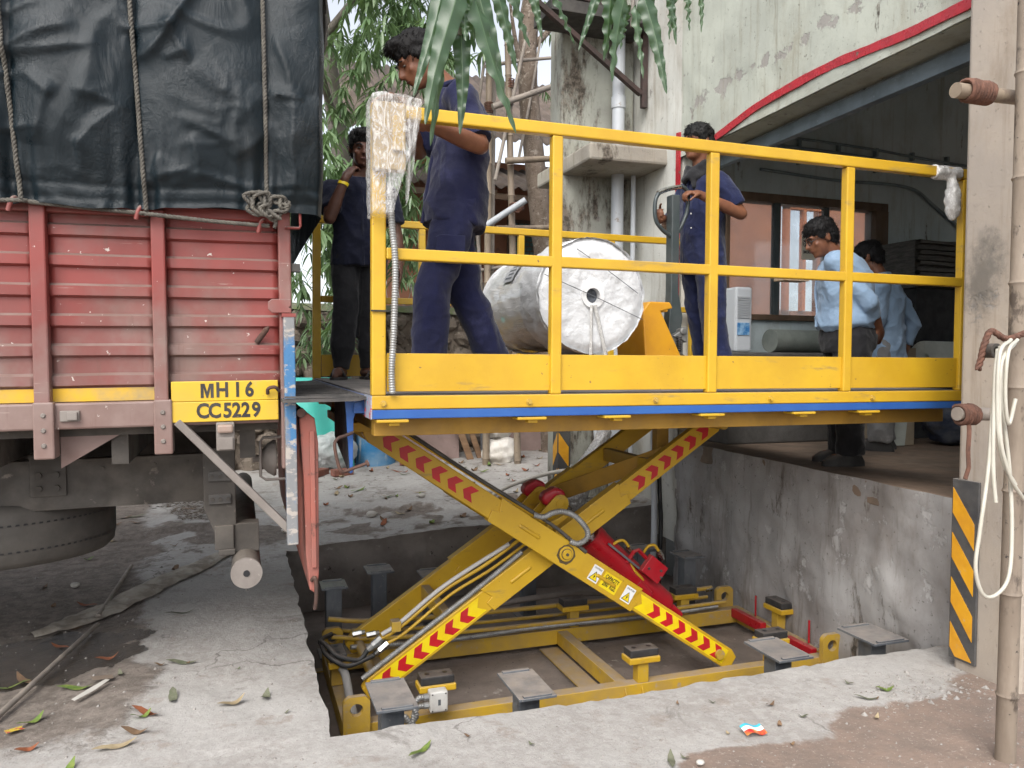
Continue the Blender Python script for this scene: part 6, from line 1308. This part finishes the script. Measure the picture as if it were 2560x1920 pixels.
# bamboo scaffold
M['bamboo'] = pm('dry bamboo', (.27,.215,.155), .65, var=(.20,.155,.115), vs=4, vstr=(2,2,.4), spot=(.16,.12,.09), ss=10, st=(.58,.68), bump=.2)
M['bamboo_grey'] = pm('weathered bamboo', (.22,.19,.165), .75, var=(.30,.26,.22), vs=6, spot=(.12,.10,.085), ss=12, bump=.2)
def bamboo(label, p, q, r, mat='bamboo', node=.32, group=None, bend=.0, seed=0, n=14):
    p, q = V(p), V(q); L = (q-p).length; d = (q-p)/L; t = thing('bamboo_pole', label, 'bamboo pole', p, group=group); P = []; R = []; k = 0; s = -.12
    ss = [0.]
    while s < L:
        for o, rr in ((-.012,1.0),(-.005,1.13),(.0,1.18),(.005,1.13),(.012,1.0)): 
            if 0 < s+o < L: ss.append(s+o)
        s += node*(1+.12*ns((k,seed,0))); k += 1
    ss = sorted(ss+[L]); k = 0; nodes = []; s = -.12; 
    while s < L: nodes.append(s); s += node*(1+.12*ns((k,seed,0))); k += 1
    for s in ss:
        dn = min(abs(s-a) for a in nodes); rr = 1+.17*math.exp(-(dn/.006)**2); P.append(p+d*s+d.orthogonal().normalized()*bend*math.sin(math.pi*s/L)); R.append(r*rr*(1-.12*s/L))
    c_ = MB().tube(P, R, n).build('culm', M[mat], t, smooth=50); return t, c_
GB = 'bamboo scaffold poles in the yard'
bamboo('pale upright bamboo pole, the left one of the pair behind the rail', (2.56,8.2,.10), (2.575,8.2,4.9), .040, group=GB, seed=1)
bamboo('brown upright pole close behind the pale left bamboo', (2.64,8.32,.12), (2.66,8.32,4.6), .033, 'bamboo_grey', group=GB, seed=2)
bamboo('upright bamboo pole with rope lashings, the right one of the pair', (2.90,8.1,.08), (2.74,8.1,5.0), .038, group=GB, seed=3)
bamboo('level bamboo pole tied across near the top by the column', (2.55,8.0,4.05), (3.35,8.0,4.40), .033, 'bamboo_grey', group=GB, seed=4)
bamboo('level bamboo pole crossing behind the top rail', (2.70,8.0,3.50), (3.45,8.0,3.60), .035, group=GB, seed=5)
bamboo('level bamboo pole crossing below the shed window', (2.60,8.0,2.78), (3.45,8.0,2.84), .030, group=GB, seed=6)
for k, (p_, q_, r_) in enumerate((((2.35,8.4,3.2),(2.62,8.3,5.2),.018),((2.95,8.3,3.6),(3.3,8.4,5.4),.016),((2.5,8.1,4.5),(3.4,8.2,4.75),.02),((2.7,8.35,.12),(2.45,8.4,3.4),.022),((2.3,8.2,2.3),(3.1,8.25,2.45),.02))): bamboo(('thin slanting stick left of the pale bamboo','thin slanting stick right of the lashed bamboo','thin level stick high between the bamboo poles','slanting pole crossing low behind the pair','level stick tied low behind the wire')[k], p_, q_, r_, 'bamboo_grey', group=GB, seed=60+k, bend=.03)
tag(MB().tube([(2.48,7.95,2.80),(2.84,7.75,3.05)], .034, 14).build('grey_pipe', M['pvc'], smooth=40), 'short grey pipe tied at a slant to the bamboo', 'pipe')
bamboo('thin dark slanting stick crossing the bamboo poles', (2.60,8.05,3.3), (2.95,8.05,4.9), .02, 'bamboo_grey', group=GB, seed=8)
for k in range(4): bamboo(('leftmost','second','third','rightmost')[k]+' of four bamboo lengths stacked upright against the stone wall', (1.52+k*.09,8.95,.15), (1.36+k*.10,9.05,1.72), .028, 'bamboo_grey', group='stacked bamboo lengths', seed=20+k)
M['coir'] = pm('brown coir rope', (.16,.075,.05), .95, var=(.10,.05,.035), vs=30, bump=.5, bs=70)
def lashing(label, c, ax, r, n_, w_, rr=.006, group=None, mat='coir', tail=None):
    c, ax = V(c), V(ax).normalized(); a = ax.orthogonal().normalized(); b = ax.cross(a); pts = []
    for k in range(n_*14+1): th = k*2*math.pi/14; pts.append(c+ax*((k/(n_*14)-.5)*w_+.006*ns((k*.3,0,1)))+(a*math.cos(th)+b*math.sin(th))*(r+.004*ns((k*.5,2,1))))
    if tail: pts += [V(q) for q in tail]
    return tag(MB().tube(pts, rr, 6).build('rope_lashing', M[mat], smooth=60), label, 'rope', group)
lashing('rope lashing near the top of the right bamboo of the pair', (2.78,8.1,4.35), (0,0,1), .042, 6, .10, .006); lashing('rope lashing on the pale left bamboo near the top', (2.57,8.2,4.1), (0,0,1), .044, 7, .12, .006)
lashing('rope lashing where the slanted grey pipe meets the bamboo', (2.83,8.0,3.02), (0,0,1), .075, 4, .08, .01)
# ================================================================ foreground foliage hanging from above
def big_leaf(p, d, L, W, face, droop, tone, parent, seed):
    p, d = V(p), V(d).normalized(); g = MB(); tones = []; n_ = 44; cols = (-1,-.5,-.07,0,.07,.5,1)
    for k in range(n_+1):
        t = k/n_; dd = (d+V((0,0,-1))*droop*t+V((.06*math.sin(t*5+seed),0,0))).normalized(); sd = dd.cross(V(face)).normalized(); nn = sd.cross(dd)
        w_ = W*min(1, (t*9)**.8)*((1-t)**.55)*(1.05-.25*t)*(1+.05*ns((t*7,seed,1))); 
        for c_ in cols:
            wv = .0046*math.sin(t*(36+5*math.sin(seed))+seed+(1.7 if c_ > 0 else 0)+2*ns((t*3,seed,c_)))*abs(c_)**2*min(1,(1-t)*3); g.v.append(tuple(p+sd*w_*c_+nn*(abs(c_)*w_*.30+wv))); tones.append(min(1,max(0,tone+(.6 if c_ == 0 else 0)+.12*ns((t*9,c_,seed)))))
        p = p+dd*(L/n_)
    q = len(cols)
    for k in range(n_):
        for c_ in range(q-1): g.f.append((k*q+c_, k*q+c_+1, (k+1)*q+c_+1, (k+1)*q+c_))
    o = finish_leaves(g, tones, 'leaf', M['leaf_fg'], parent); return o
def branch(label, stem, leaves, seed):
    t = thing('leaf_branch', label, 'branch', stem[0]); MB().tube(cat(stem,8), .004, 8).build('twig', M['bark2'], t, smooth=60)
    for k, (p, d, L, W, dr, tone) in enumerate(leaves):
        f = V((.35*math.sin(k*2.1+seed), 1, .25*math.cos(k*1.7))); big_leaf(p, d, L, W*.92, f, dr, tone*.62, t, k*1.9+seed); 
c1_ = V((.375,1.36,2.05))
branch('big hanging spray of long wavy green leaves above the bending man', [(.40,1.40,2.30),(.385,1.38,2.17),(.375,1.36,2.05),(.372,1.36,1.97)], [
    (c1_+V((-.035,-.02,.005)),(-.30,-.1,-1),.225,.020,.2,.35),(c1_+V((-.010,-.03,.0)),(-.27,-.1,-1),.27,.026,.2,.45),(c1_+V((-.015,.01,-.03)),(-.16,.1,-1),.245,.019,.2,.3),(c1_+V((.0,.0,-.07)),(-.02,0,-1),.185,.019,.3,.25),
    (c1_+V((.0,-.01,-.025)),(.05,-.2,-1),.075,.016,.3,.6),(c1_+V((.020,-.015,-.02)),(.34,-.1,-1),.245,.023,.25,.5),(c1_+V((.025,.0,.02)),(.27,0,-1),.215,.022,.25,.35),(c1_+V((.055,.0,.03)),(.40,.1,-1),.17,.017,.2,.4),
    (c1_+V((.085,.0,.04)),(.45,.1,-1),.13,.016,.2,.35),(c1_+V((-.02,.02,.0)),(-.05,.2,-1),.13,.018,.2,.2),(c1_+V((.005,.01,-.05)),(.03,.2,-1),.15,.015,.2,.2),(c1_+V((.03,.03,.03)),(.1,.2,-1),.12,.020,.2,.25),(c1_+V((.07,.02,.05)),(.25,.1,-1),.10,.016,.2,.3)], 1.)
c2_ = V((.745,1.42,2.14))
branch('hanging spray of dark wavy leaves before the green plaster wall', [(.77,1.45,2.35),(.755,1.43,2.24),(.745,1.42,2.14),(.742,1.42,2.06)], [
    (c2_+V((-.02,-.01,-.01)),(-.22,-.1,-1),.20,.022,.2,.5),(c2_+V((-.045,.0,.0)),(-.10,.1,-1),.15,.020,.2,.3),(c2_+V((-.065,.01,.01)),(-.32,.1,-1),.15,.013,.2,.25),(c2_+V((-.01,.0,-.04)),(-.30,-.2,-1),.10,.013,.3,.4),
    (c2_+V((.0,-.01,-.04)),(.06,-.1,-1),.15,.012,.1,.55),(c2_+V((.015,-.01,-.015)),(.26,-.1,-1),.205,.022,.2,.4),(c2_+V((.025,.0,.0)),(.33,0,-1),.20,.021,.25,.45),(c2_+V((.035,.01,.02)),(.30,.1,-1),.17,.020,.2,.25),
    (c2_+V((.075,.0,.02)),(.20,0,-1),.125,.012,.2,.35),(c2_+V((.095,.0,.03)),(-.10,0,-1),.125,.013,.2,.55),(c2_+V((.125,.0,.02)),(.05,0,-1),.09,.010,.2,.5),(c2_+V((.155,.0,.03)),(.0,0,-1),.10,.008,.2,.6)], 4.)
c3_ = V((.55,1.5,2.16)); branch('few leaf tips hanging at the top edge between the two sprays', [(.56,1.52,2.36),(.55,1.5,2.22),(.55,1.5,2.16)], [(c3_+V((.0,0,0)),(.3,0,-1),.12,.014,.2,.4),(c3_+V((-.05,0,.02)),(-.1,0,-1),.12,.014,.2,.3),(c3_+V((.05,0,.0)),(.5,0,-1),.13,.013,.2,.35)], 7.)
# ================================================================ bamboo post, lashings and hose at the right edge
M['bamboo_post'] = pm('dusty old bamboo', (.19,.15,.115), .8, var=(.25,.205,.16), vs=4, vstr=(2,2,.5), spot=(.09,.07,.055), ss=12, st=(.57,.66), sstr=(1,1,.5), spot2=(.05,.04,.035), s2=30, bump=.3)
t_, culm = bamboo('thick dusty bamboo post standing at the right edge of the yard', (2.548,2.0,-.01), (2.580,2.02,3.2), .033, 'bamboo_post', node=.36, seed=31, n=24, bend=-.022)
bamboo('short bamboo stub lashed level to the post near the top', (2.33,2.08,2.33), (2.95,2.08,2.345), .026, node=.5, seed=32, group='bamboo stubs lashed to the right post')
bamboo('short bamboo stub lashed level to the post at mid height', (2.385,2.09,1.215), (2.95,2.09,1.20), .024, 'bamboo_grey', node=.5, seed=33, group='bamboo stubs lashed to the right post')
lashing('coir rope wound round the upper bamboo stub', (2.43,2.08,2.335), (1,0,0), .034, 9, .11, .008); lashing('coir rope wound round the middle bamboo stub', (2.43,2.09,1.212), (1,0,0), .032, 6, .07, .008, tail=[(2.41,2.06,1.15),(2.395,2.05,1.09),(2.40,2.05,1.03),(2.385,2.05,.99)])
tag(rope_mb([(2.522,1.94,1.50),(2.413,1.93,1.475),(2.357,1.94,1.50),(2.328,1.94,1.46),(2.313,1.94,1.41),(2.299,1.94,1.37)], .011, 8).build('coir_rope', M['coir'], smooth=60), 'thick frayed coir rope tied over the pipe stub on the post', 'rope')
g = ringp((2.332,1.90,1.435), .012,.024,0,(1,0,0),(0,0,1),(.03,.07,0)); tag(g.build('pipe_stub', M['dark'], smooth=40), 'black open pipe stub tied to the bamboo post', 'pipe')
M['hosew'] = pm('milky plastic hose', (.46,.44,.37), .4, var=(.54,.52,.45), vs=9, coat=.3)
random.seed(12)
hz = [[(2.312,1.88,1.44),(2.274,1.86,1.25),(2.260,1.86,1.05),(2.232,1.86,.86),(2.218,1.86,.74),(2.251,1.86,.655),(2.306,1.86,.645),(2.362,1.86,.70),(2.384,1.87,.85),(2.378,1.88,1.05),(2.341,1.88,1.25),(2.322,1.88,1.45)],
      [(2.338,1.87,1.46),(2.271,1.85,1.40),(2.266,1.85,1.2),(2.271,1.85,1.05),(2.285,1.85,.95)],[(2.356,1.87,1.47),(2.272,1.84,1.42),(2.271,1.84,1.22),(2.312,1.85,1.08),(2.381,1.86,1.0)],[(2.388,1.88,1.46),(2.282,1.84,1.40),(2.277,1.84,1.25),(2.291,1.84,1.13),(2.350,1.85,1.02),(2.431,1.87,.95)],[(2.397,1.88,1.47),(2.309,1.84,1.43),(2.300,1.84,1.30),(2.331,1.85,1.2),(2.359,1.85,1.28)]]
ht = thing('plastic_hose', 'milky white plastic hose looped over the stub on the bamboo post', 'hose', (2.3,1.88,.65))
for p in hz: MB().tube(cat(p,8), .0062, 10).build('hose_loop', M['hosew'], ht, smooth=60)
# ================================================================ cables and pipes on the far pit edge by the column
M['whitepipe'] = pm('white plastic pipe', (.55,.53,.48), .45, var=(.46,.43,.38), vs=6); M['greycable'] = pm('grey duct', (.42,.44,.46), .4)
def pipe(label, pts, r, mat, cate='pipe', group='pipes dropping into the pit by the column'): return tag(MB().tube(cat(pts,8), r, 12).build('service_pipe', M[mat], smooth=60), label, cate, group)
pipe('pale grey pipe dropping into the pit corner', [(3.22,5.72,1.30),(3.22,5.70,.75),(3.21,5.66,.35),(3.18,5.60,.12),(3.15,5.55,-.05),(3.13,5.55,-.42)], .024, 'greycable')
pipe('black cable beside the pale grey pipe', [(3.27,5.72,1.30),(3.27,5.70,.75),(3.26,5.66,.35),(3.24,5.60,.12),(3.21,5.55,-.05),(3.2,5.55,-.42)], .018, 'hose')
pipe('light curved pipe leaning from the column to the ground', [(2.98,6.38,1.3),(2.98,6.35,.95),(2.95,6.2,.55),(2.8,6.1,.32),(2.6,6.1,.26)], .022, 'greycable')
pipe('white pipe lying in a bend on the far pit rim', [(2.25,6.02,.17),(2.45,6.05,.23),(2.7,6.02,.21),(2.95,6.0,.22),(3.12,6.02,.24),(3.13,5.98,.28)], .022, 'whitepipe')
pipe('long white pipe propped over the rim rubble', [(1.95,6.3,.20),(2.2,6.3,.32),(2.5,6.2,.42),(2.72,6.1,.46)], .018, 'whitepipe')
pipe('short white pipe end near the column foot', [(2.62,6.02,.50),(2.78,6.0,.44),(2.98,5.98,.37)], .017, 'whitepipe')
M['filmbag'] = film('bundled clear film', (.36,.35,.34), .6)
g = MB().cap((2.95,6.05,.78),(2.86,6.02,.62),.05,.06); g.cap((2.86,6.02,.62),(2.62,6.0,.24),.07,.12)
tag(link('film_bundle', remesh(g,.012,'fb',2,lambda p,n:.012*ridge((p.x*.6,p.y*2,p.z*.6),26)), M['filmbag']), 'bundle of twisted clear film draped at the column foot', 'plastic film')
g = MB().ball((3.0,6.25,1.15),(.12,.1,.14)); tag(link('white_bag', remesh(g,.015,'wb',2,lambda p,n:.02*fbm(p,14,3)), M['sack']), 'white bag hung on the column above the pipes', 'bag')
# ================================================================ inside the warehouse
def wbox(name, label, cate, x0, x1, y0, y1, z0, z1, mat, bev=.006): return tag(MB().box(x0,x1,y0,y1,z0,z1).build(name, mat, bevel=bev), label, cate)
M['grimy'] = pm('grimy cement bench', (.075,.072,.068), .85, var=(.11,.105,.1), vs=5, bump=.3)
wbox('cement_bench', 'low dark cement bench under the warehouse window', 'bench', 3.60,5.0,5.22,5.68,.735,1.46,M['grimy'],.015)
ac = thing('air_cooler', 'white upright air cooler with blue picture panel behind the uniformed man', 'air cooler', (3.9,5.5,1.46))
MB().box(3.80,3.96,5.42,5.66,1.462,1.99).build('cabinet', pm('white cooler plastic', (.52,.55,.58), .45), ac, bevel=.02)
for k in range(9): MB().box(3.815,3.93,5.412,5.422,1.74+k*.02,1.752+k*.02).build('louvre', M['greycable'], ac)
MB().box(3.815,3.93,5.414,5.4195,1.60,1.70).build('picture_panel', pm('blue picture', (.02,.16,.42), .4, var=(.3,.5,.7), vs=16), ac)
M['rollgrey'] = pm('grey green fabric roll', (.13,.15,.135), .85, var=(.18,.20,.18), vs=5, bump=.25)
g = MB().cyl((4.08,5.35,1.555),(4.95,5.40,1.555),.095,n=22); tag(g.build('fabric_roll', M['rollgrey'], smooth=40), 'grey green fabric roll lying on the dark bench', 'roll')
g = MB().ball((4.72,5.32,1.71),(.17,.12,.08)); tag(link('green_bundle', remesh(g,.015,'gb',2,lambda p,n:.018*fbm(p,12,3)), pm('green plastic bundle', (.10,.19,.13), .4, var=(.2,.3,.22), vs=9)), 'green plastic bundle lying on the fabric roll', 'bundle')
M['darkshelf'] = pm('black shelf', (.012,.012,.013), .8); wbox('storage_shelf', 'black storage shelf under the stack of folded dark sheets', 'shelf', 5.45,7.6,5.20,5.66,.737,2.02,M['darkshelf'])
fs = thing('folded_sheets', 'stack of folded dark sheets on the shelf inside the warehouse', 'sheets', (6.3,5.4,2.02))
M['sheets'] = pm('dark folded sheets', (.035,.034,.03), .7, var=(.085,.08,.07), vs=9, vstr=(.6,1,6), bump=.4)
for k in range(9):
    zz = 2.025+k*.045; MB().grid(lambda u, v: (5.42+2.1*u, 5.14+.018*ns((u*8,k,1))+.03*(k % 2)+.5*max(0,abs(v-.5)*2-.82)/.18*(.0 if v < .5 else 1)+(.03 if abs(v-.5)>.45 else 0), zz+.042*v+.012*ns((u*5,k*3,v))), 40, 8).build('sheet', M['sheets'], fs, smooth=60)
    MB().box(5.42,7.52,5.20,5.64,zz,zz+.043).build('sheet', M['sheets'], fs)
M['foam'] = pm('off white foam', (.52,.55,.50), .85, var=(.44,.47,.43), vs=5, spot=(.25,.26,.23), ss=12, bump=.2)
fb_ = thing('foam_block', 'off white foam sheet with a round hole leaning by the shelf', 'foam', (5.3,4.9,.737))
g = MB(); g.prism([(4.98,1.95),(5.38,1.98),(5.52,1.62),(5.12,1.52)], (0,4.95,0), (1,0,0), (0,.25,1), (0,.05,0)); fo_ = g.build('sheet', M['foam'], fb_, bevel=.01); MB().cyl((5.25,5.372,1.755),(5.25,5.368,1.757),.04,n=18).build('hole', M['ink'], fo_)
g = ringp((5.18,4.86,1.40), .065,.16,0,(1,0,0),(0,0,1),(1.0,.2,0)); tag(g.build('white_roll', M['foam'], smooth=40), 'white hollow roll lying below the foam sheet', 'roll')
wbox('cardboard_box', 'pale cardboard box standing beside the men in light blue', 'box', 4.72,5.02,4.78,5.02,.737,1.50,pm('cardboard', (.36,.30,.22), .85, var=(.3,.25,.18), vs=6))
g = MB(); g.prism([(4.75,.74),(4.90,.74),(4.98,1.12),(4.80,1.14)], (0,4.68,0), (1,0,0), (0,.1,1), (0,.04,0)); tag(g.build('plank_offcut', M['foam'], bevel=.004), 'pale board offcut standing on the dock floor behind the feet', 'board')
g = MB().ball((5.35,4.72,.93),(.25,.2,.2)); tag(link('dark_sack', remesh(g,.02,'ds',2,lambda p,n:.03*fbm(p,8,3)), pm('dark blue sack', (.02,.03,.06), .6, var=(.1,.11,.13), vs=8)), 'dark blue sack slumped on the dock floor at right', 'sack')
# ================================================================ litter on the ground
def gz(x, y): return gh(x, y)+.004
M['cloth'] = pm('dirty sack cloth', (.43,.39,.33), .9, var=(.25,.215,.175), vs=9, spot=(.42,.38,.32), ss=14, bump=.4, bs=50)
cl = [(-.99,4.50),(-.80,4.72),(-.62,4.95),(-.45,5.25),(-.27,5.55),(-.10,5.85),(.05,6.05)]; ws = [.02,.11,.12,.10,.08,.06,.04]
P = cat([(x,y,0) for x, y in cl], 14); g = MB(); nP = len(P); K = 12
for i, p in enumerate(P):
    t = i/(nP-1); w_ = np.interp(t*6, range(7), ws)*(1+.25*ns((t*14,0,3))); d_ = (P[min(i+1,nP-1)]-P[max(i-1,0)]).normalized(); sd = V((-d_.y,d_.x,0))
    for k in range(K+1):
        s_ = (k/K-.5)*2; q = p+sd*s_*w_; g.v.append((q.x, q.y, gz(q.x,q.y)+.006+.022*max(0,ridge((q.x*1.0,q.y*1.0,1),9)-.3)*(1-s_*s_*.6)+.010*(1-s_**4)))
for i in range(nP-1):
    for k in range(K): g.f.append((i*(K+1)+k, i*(K+1)+k+1, (i+1)*(K+1)+k+1, (i+1)*(K+1)+k))
tag(g.build('cloth_strip', M['cloth'], smooth=70), 'long dirty beige cloth strip lying across the yard under the truck', 'cloth')
st = [(-1.02,3.30),(-.80,3.75),(-.72,4.2),(-.70,4.7),(-.66,5.3),(-.70,5.9)]
t_, c_ = bamboo('thin grey bamboo stick lying through the puddle at left', (-.93,3.30,gz(-.93,3.3)+.014), (-.70,4.55,gz(-.70,4.55)+.022), .0125, 'bamboo_grey', node=.3, bend=.02, seed=41)
bamboo('thin grey bamboo stick lying beyond the cloth strip', (-.72,4.70,gz(-.72,4.7)+.02), (-.68,5.75,gz(-.68,5.75)+.016), .0125, 'bamboo_grey', node=.3, seed=42)
# puddle surface
g = MB().loft([((-.80,4.16,gz(-.8,4.16)-.002+z),(.24,0,0),(0,.17,0)) for z in (0,.001)], 40)
# fallen leaves: two leaf shapes shared, each leaf an object
def flat_leaf(name, L, W, curl, wav):
    g = MB(); n_ = 9
    for k in range(n_+1):
        t = k/n_; w_ = W*math.sin(math.pi*min(1,t*.96+.02))**.8; x = (t-.5)*L; z0 = curl*(t-.5)**2*4+.006*math.sin(t*7)
        for s_ in (-1,0,1): g.v.append((x, s_*w_*(1+wav*math.sin(t*34)), .002+z0+(abs(s_)*w_*.55*curl*12)))
    for k in range(n_):
        for q in range(2): g.f.append((k*3+q, k*3+q+1, k*3+q+4, k*3+q+3))
    me = g.mesh(name, False); me.shade_smooth(); return me
LM = [pm('fresh fallen leaf', (.10,.17,.035), .6, var=(.18,.22,.05), vs=40), pm('dry brown leaf', (.20,.125,.07), .85, var=(.13,.08,.05), vs=40), pm('pale dry leaf', (.36,.29,.18), .85, var=(.28,.22,.13), vs=40), pm('grey green dead leaf', (.11,.125,.075), .8, var=(.16,.16,.11), vs=40), pm('rust red leaf', (.28,.09,.04), .75, var=(.2,.07,.03), vs=40)]
shapes = [flat_leaf('leaf_a',.16,.018,.012,.10), flat_leaf('leaf_b',.11,.020,.02,.05), flat_leaf('leaf_c',.075,.016,.016,.02)]
lmesh = {}
for i, m_ in enumerate(LM):
    for j, s_ in enumerate(shapes): q = s_.copy(); q.materials.append(m_); lmesh[i,j] = q
GL = ['green leaf fallen flat on the yard ground', 'curled brown dry leaf on the yard ground', 'pale straw coloured dry leaf on the yard ground', 'grey green withered leaf on the yard ground', 'rust red dry leaf on the yard ground']
def leaf(x, y, rz, mi, sh=0, s=1., label=None, dz=0.):
    o = bpy.data.objects.new('fallen_leaf', lmesh[mi,sh]); C.objects.link(o); o.location = (x,y,gz(x,y)+.002+dz); o.rotation_euler = (random.uniform(-.12,.12), random.uniform(-.12,.12), rz); o.scale = (s,s,s)
    rg = ' behind the pit' if y > 5.9 and x > .1 else ' along the near pit rim' if x > .3 and y < 3 else ' on the concrete apron left of the pit' if x > -.35 else ' under the truck at far left' if y > 4.6 else ' at the lower left of the puddle'
    lb_ = label or GL[mi].replace(' on the yard ground','').replace(' fallen flat','')+' lying'+rg
    return tag(o, lb_, 'leaf', None if label else 'fallen leaves: '+lb_)
random.seed(21)
leaf(.60,2.90-.22,.75,0,0,.85,'single fresh green leaf on the concrete rim below the near left lug'); leaf(1.42,2.36,1.1,3,0,.75,'dark crinkled green leaf at the bottom edge on the dirt'); leaf(2.45,2.55,-.5,3,0,.6,'slim olive leaf on the dirt boundary left of the pillar'); leaf(2.58,2.58,-.3,0,1,.7,'small green leaf beside the olive leaf near the pillar')
leaf(-.66,3.72,-.35,0,0,1.,'yellow green leaf lying over the bamboo stick'); leaf(-.76,3.42,.8,0,1,1.,'green leaf beside the yellow sweet wrapper'); leaf(-.55,2.92,1.35,0,0,.9,'upright pointing green leaf near the bottom left edge'); leaf(-.42,3.05,.15,2,0,.9,'narrow straw leaf near the bottom left corner'); leaf(-.03,3.30,.3,2,1,1.,'tan leaf with a long stalk on the concrete apron'); leaf(.10,3.33,1.4,3,1,.9,'grey green oval leaf on the concrete apron near the pit corner'); leaf(-.25,3.85,-.3,3,0,.9,'withered leaf on the middle of the concrete apron'); leaf(-.30,4.55,.05,3,0,1.,'dark withered leaf on the apron below the bumper bar'); leaf(-.58,4.02,.1,4,1,.9,'rust red leaf soaking in the puddle'); leaf(-.72,3.18,.3,4,1,.7,'orange brown leaf at the far bottom left'); leaf(-.36,3.28,.6,0,2,1.1,'small bright green leaf on the lower left ground')
for k in range(28):
    x = random.uniform(-1.5,-.35); y = random.uniform(3.1,7.8)
    if y < 4: x = random.uniform(-.95,-.1)
    leaf(x, y, random.uniform(0,6.3), random.choice((1,1,2,3,3,0,4)), random.choice((0,0,1,2)), random.uniform(.6,1.1))
for k in range(80):
    x = random.uniform(.2,3.4); y = random.uniform(6.1,8.8); leaf(x, y, random.uniform(0,6.3), random.choice((1,2,2,3,0,4,1)), random.choice((0,1,1,2)), random.uniform(.7,1.2))
for k in range(16):
    x = random.uniform(-.6,2.6); y = random.uniform(2.25,2.8) if x > .3 else random.uniform(2.7,4.4); leaf(x, y, random.uniform(0,6.3), random.choice((1,1,2,3)), 2, random.uniform(.3,.6))
# twigs, paper and wrappers
def scrap(name, label, cate, x, y, pts, mat, rz=0., curl=.01, th=.001):
    g = MB(); g.prism(pts, (0,0,0), (1,0,0), (0,1,0), (0,0,th)); o = tag(g.build(name, mat), label, cate); o.location = (x,y,gz(x,y)+curl); o.rotation_euler = (random.uniform(-.1,.1), random.uniform(-.15,.15), rz); return o
M['paper'] = pm('pale card', (.52,.50,.46), .8, var=(.44,.42,.38), vs=9)
scrap('card_strip','white bent card strip lying near the puddle','paper',-.58,3.62,[(-.09,-.02),(0,-.012),(.09,.015),(.085,.035),(-.01,.018),(-.09,.0)],M['paper'],.75,.02); scrap('card_strip','brown card scrap beside the white card strip','paper',-.56,3.74,[(-.04,-.03),(.04,-.03),(.045,.03),(-.04,.035)],pm('brown card', (.22,.17,.13), .85),.3,.02)
scrap('sweet_wrapper','yellow and red sweet wrapper on the lower left ground','wrapper',-.80,3.36,[(-.03,-.02),(.0,-.014),(.03,-.02),(.022,.0),(.03,.02),(-.03,.02)],pm('yellow wrapper', (.6,.45,.05), .35, var=(.45,.05,.08), vs=40, vr=(.5,.56)),.4,.012)
wr = thing('snack_wrapper','torn red white and blue snack wrapper on the near rim at right','wrapper',(1.82,2.45,gz(1.82,2.45)))
for nm, z0, z1, mt in (('red_part',-.028,-.004,pm('wrapper red', (.5,.03,.04), .35, var=(.6,.3,.05), vs=30)),('white_part',-.004,.016,M['white']),('blue_part',.016,.028,pm('wrapper blue', (.05,.4,.55), .35))):
    MB().grid(lambda u, v: (1.78+.09*u, 2.45+(z0+(z1-z0)*v)*.9, gz(1.82,2.45)+.012+.25*(z0+(z1-z0)*v+.028)+.008*math.sin(u*6)), 8, 2).build(nm, mt, wr, smooth=60)
for k, (x, y, r) in enumerate(((1.50,2.30,.02),(.35,6.35,.04),(1.05,6.55,.05),(1.55,6.9,.04),(-.95,5.4,.03))):
    g = MB().ball((x,y,gz(x,y)+r*.5),(r,r*.7,r*.55),10,7); me = remesh(g,.008,'pb',1,lambda p,n:.006*fbm(p,20,2)); tag(link('paper_scrap', me, M['paper']), ['small crumpled white paper at the bottom edge','crumpled white paper left on the far yard','crumpled white paper on the far pit rim','crumpled pale scrap near the far slab crack','pale crumpled scrap near the spare tyre'][k], 'paper')
# loose grit and stones near the pillar and across the yard: one uncountable scatter
g = MB(); random.seed(33)
def grit(n_, fx, fy, smin, smax):
    for k in range(n_):
        x, y = fx(), fy()
        if PX0-.02 < x < PX1 and PY0-.02 < y < PY1+.1: continue
        r = random.uniform(smin, smax)*random.random()**1.5+.002; z = gh(x,y)+r*.3; o = len(g.v); a = random.random()*6
        for q in range(5): g.v.append((x+r*math.cos(a+q*1.256)*random.uniform(.7,1.2), y+r*math.sin(a+q*1.256)*random.uniform(.7,1.2), z-r*.3))
        g.v.append((x+r*.2,y,z+r*random.uniform(.3,.8)))
        for q in range(5): g.f.append((o+q, o+(q+1) % 5, o+5))
grit(420, lambda: random.uniform(.6,3.2), lambda: random.uniform(1.9,2.75), .002, .006); grit(230, lambda: random.gauss(2.75,.22), lambda: random.gauss(2.52,.09), .003, .018); grit(600, lambda: random.uniform(-1.6,.3), lambda: random.uniform(2.6,7), .003, .012); grit(380, lambda: random.uniform(-.5,3.4), lambda: random.uniform(5.95,8.6), .003, .014)
o = g.build('grit', pm('loose grit', (.22,.20,.18), .95, var=(.31,.295,.275), vs=60, vr=(.45,.55)), fix=False); o['kind'] = 'stuff'
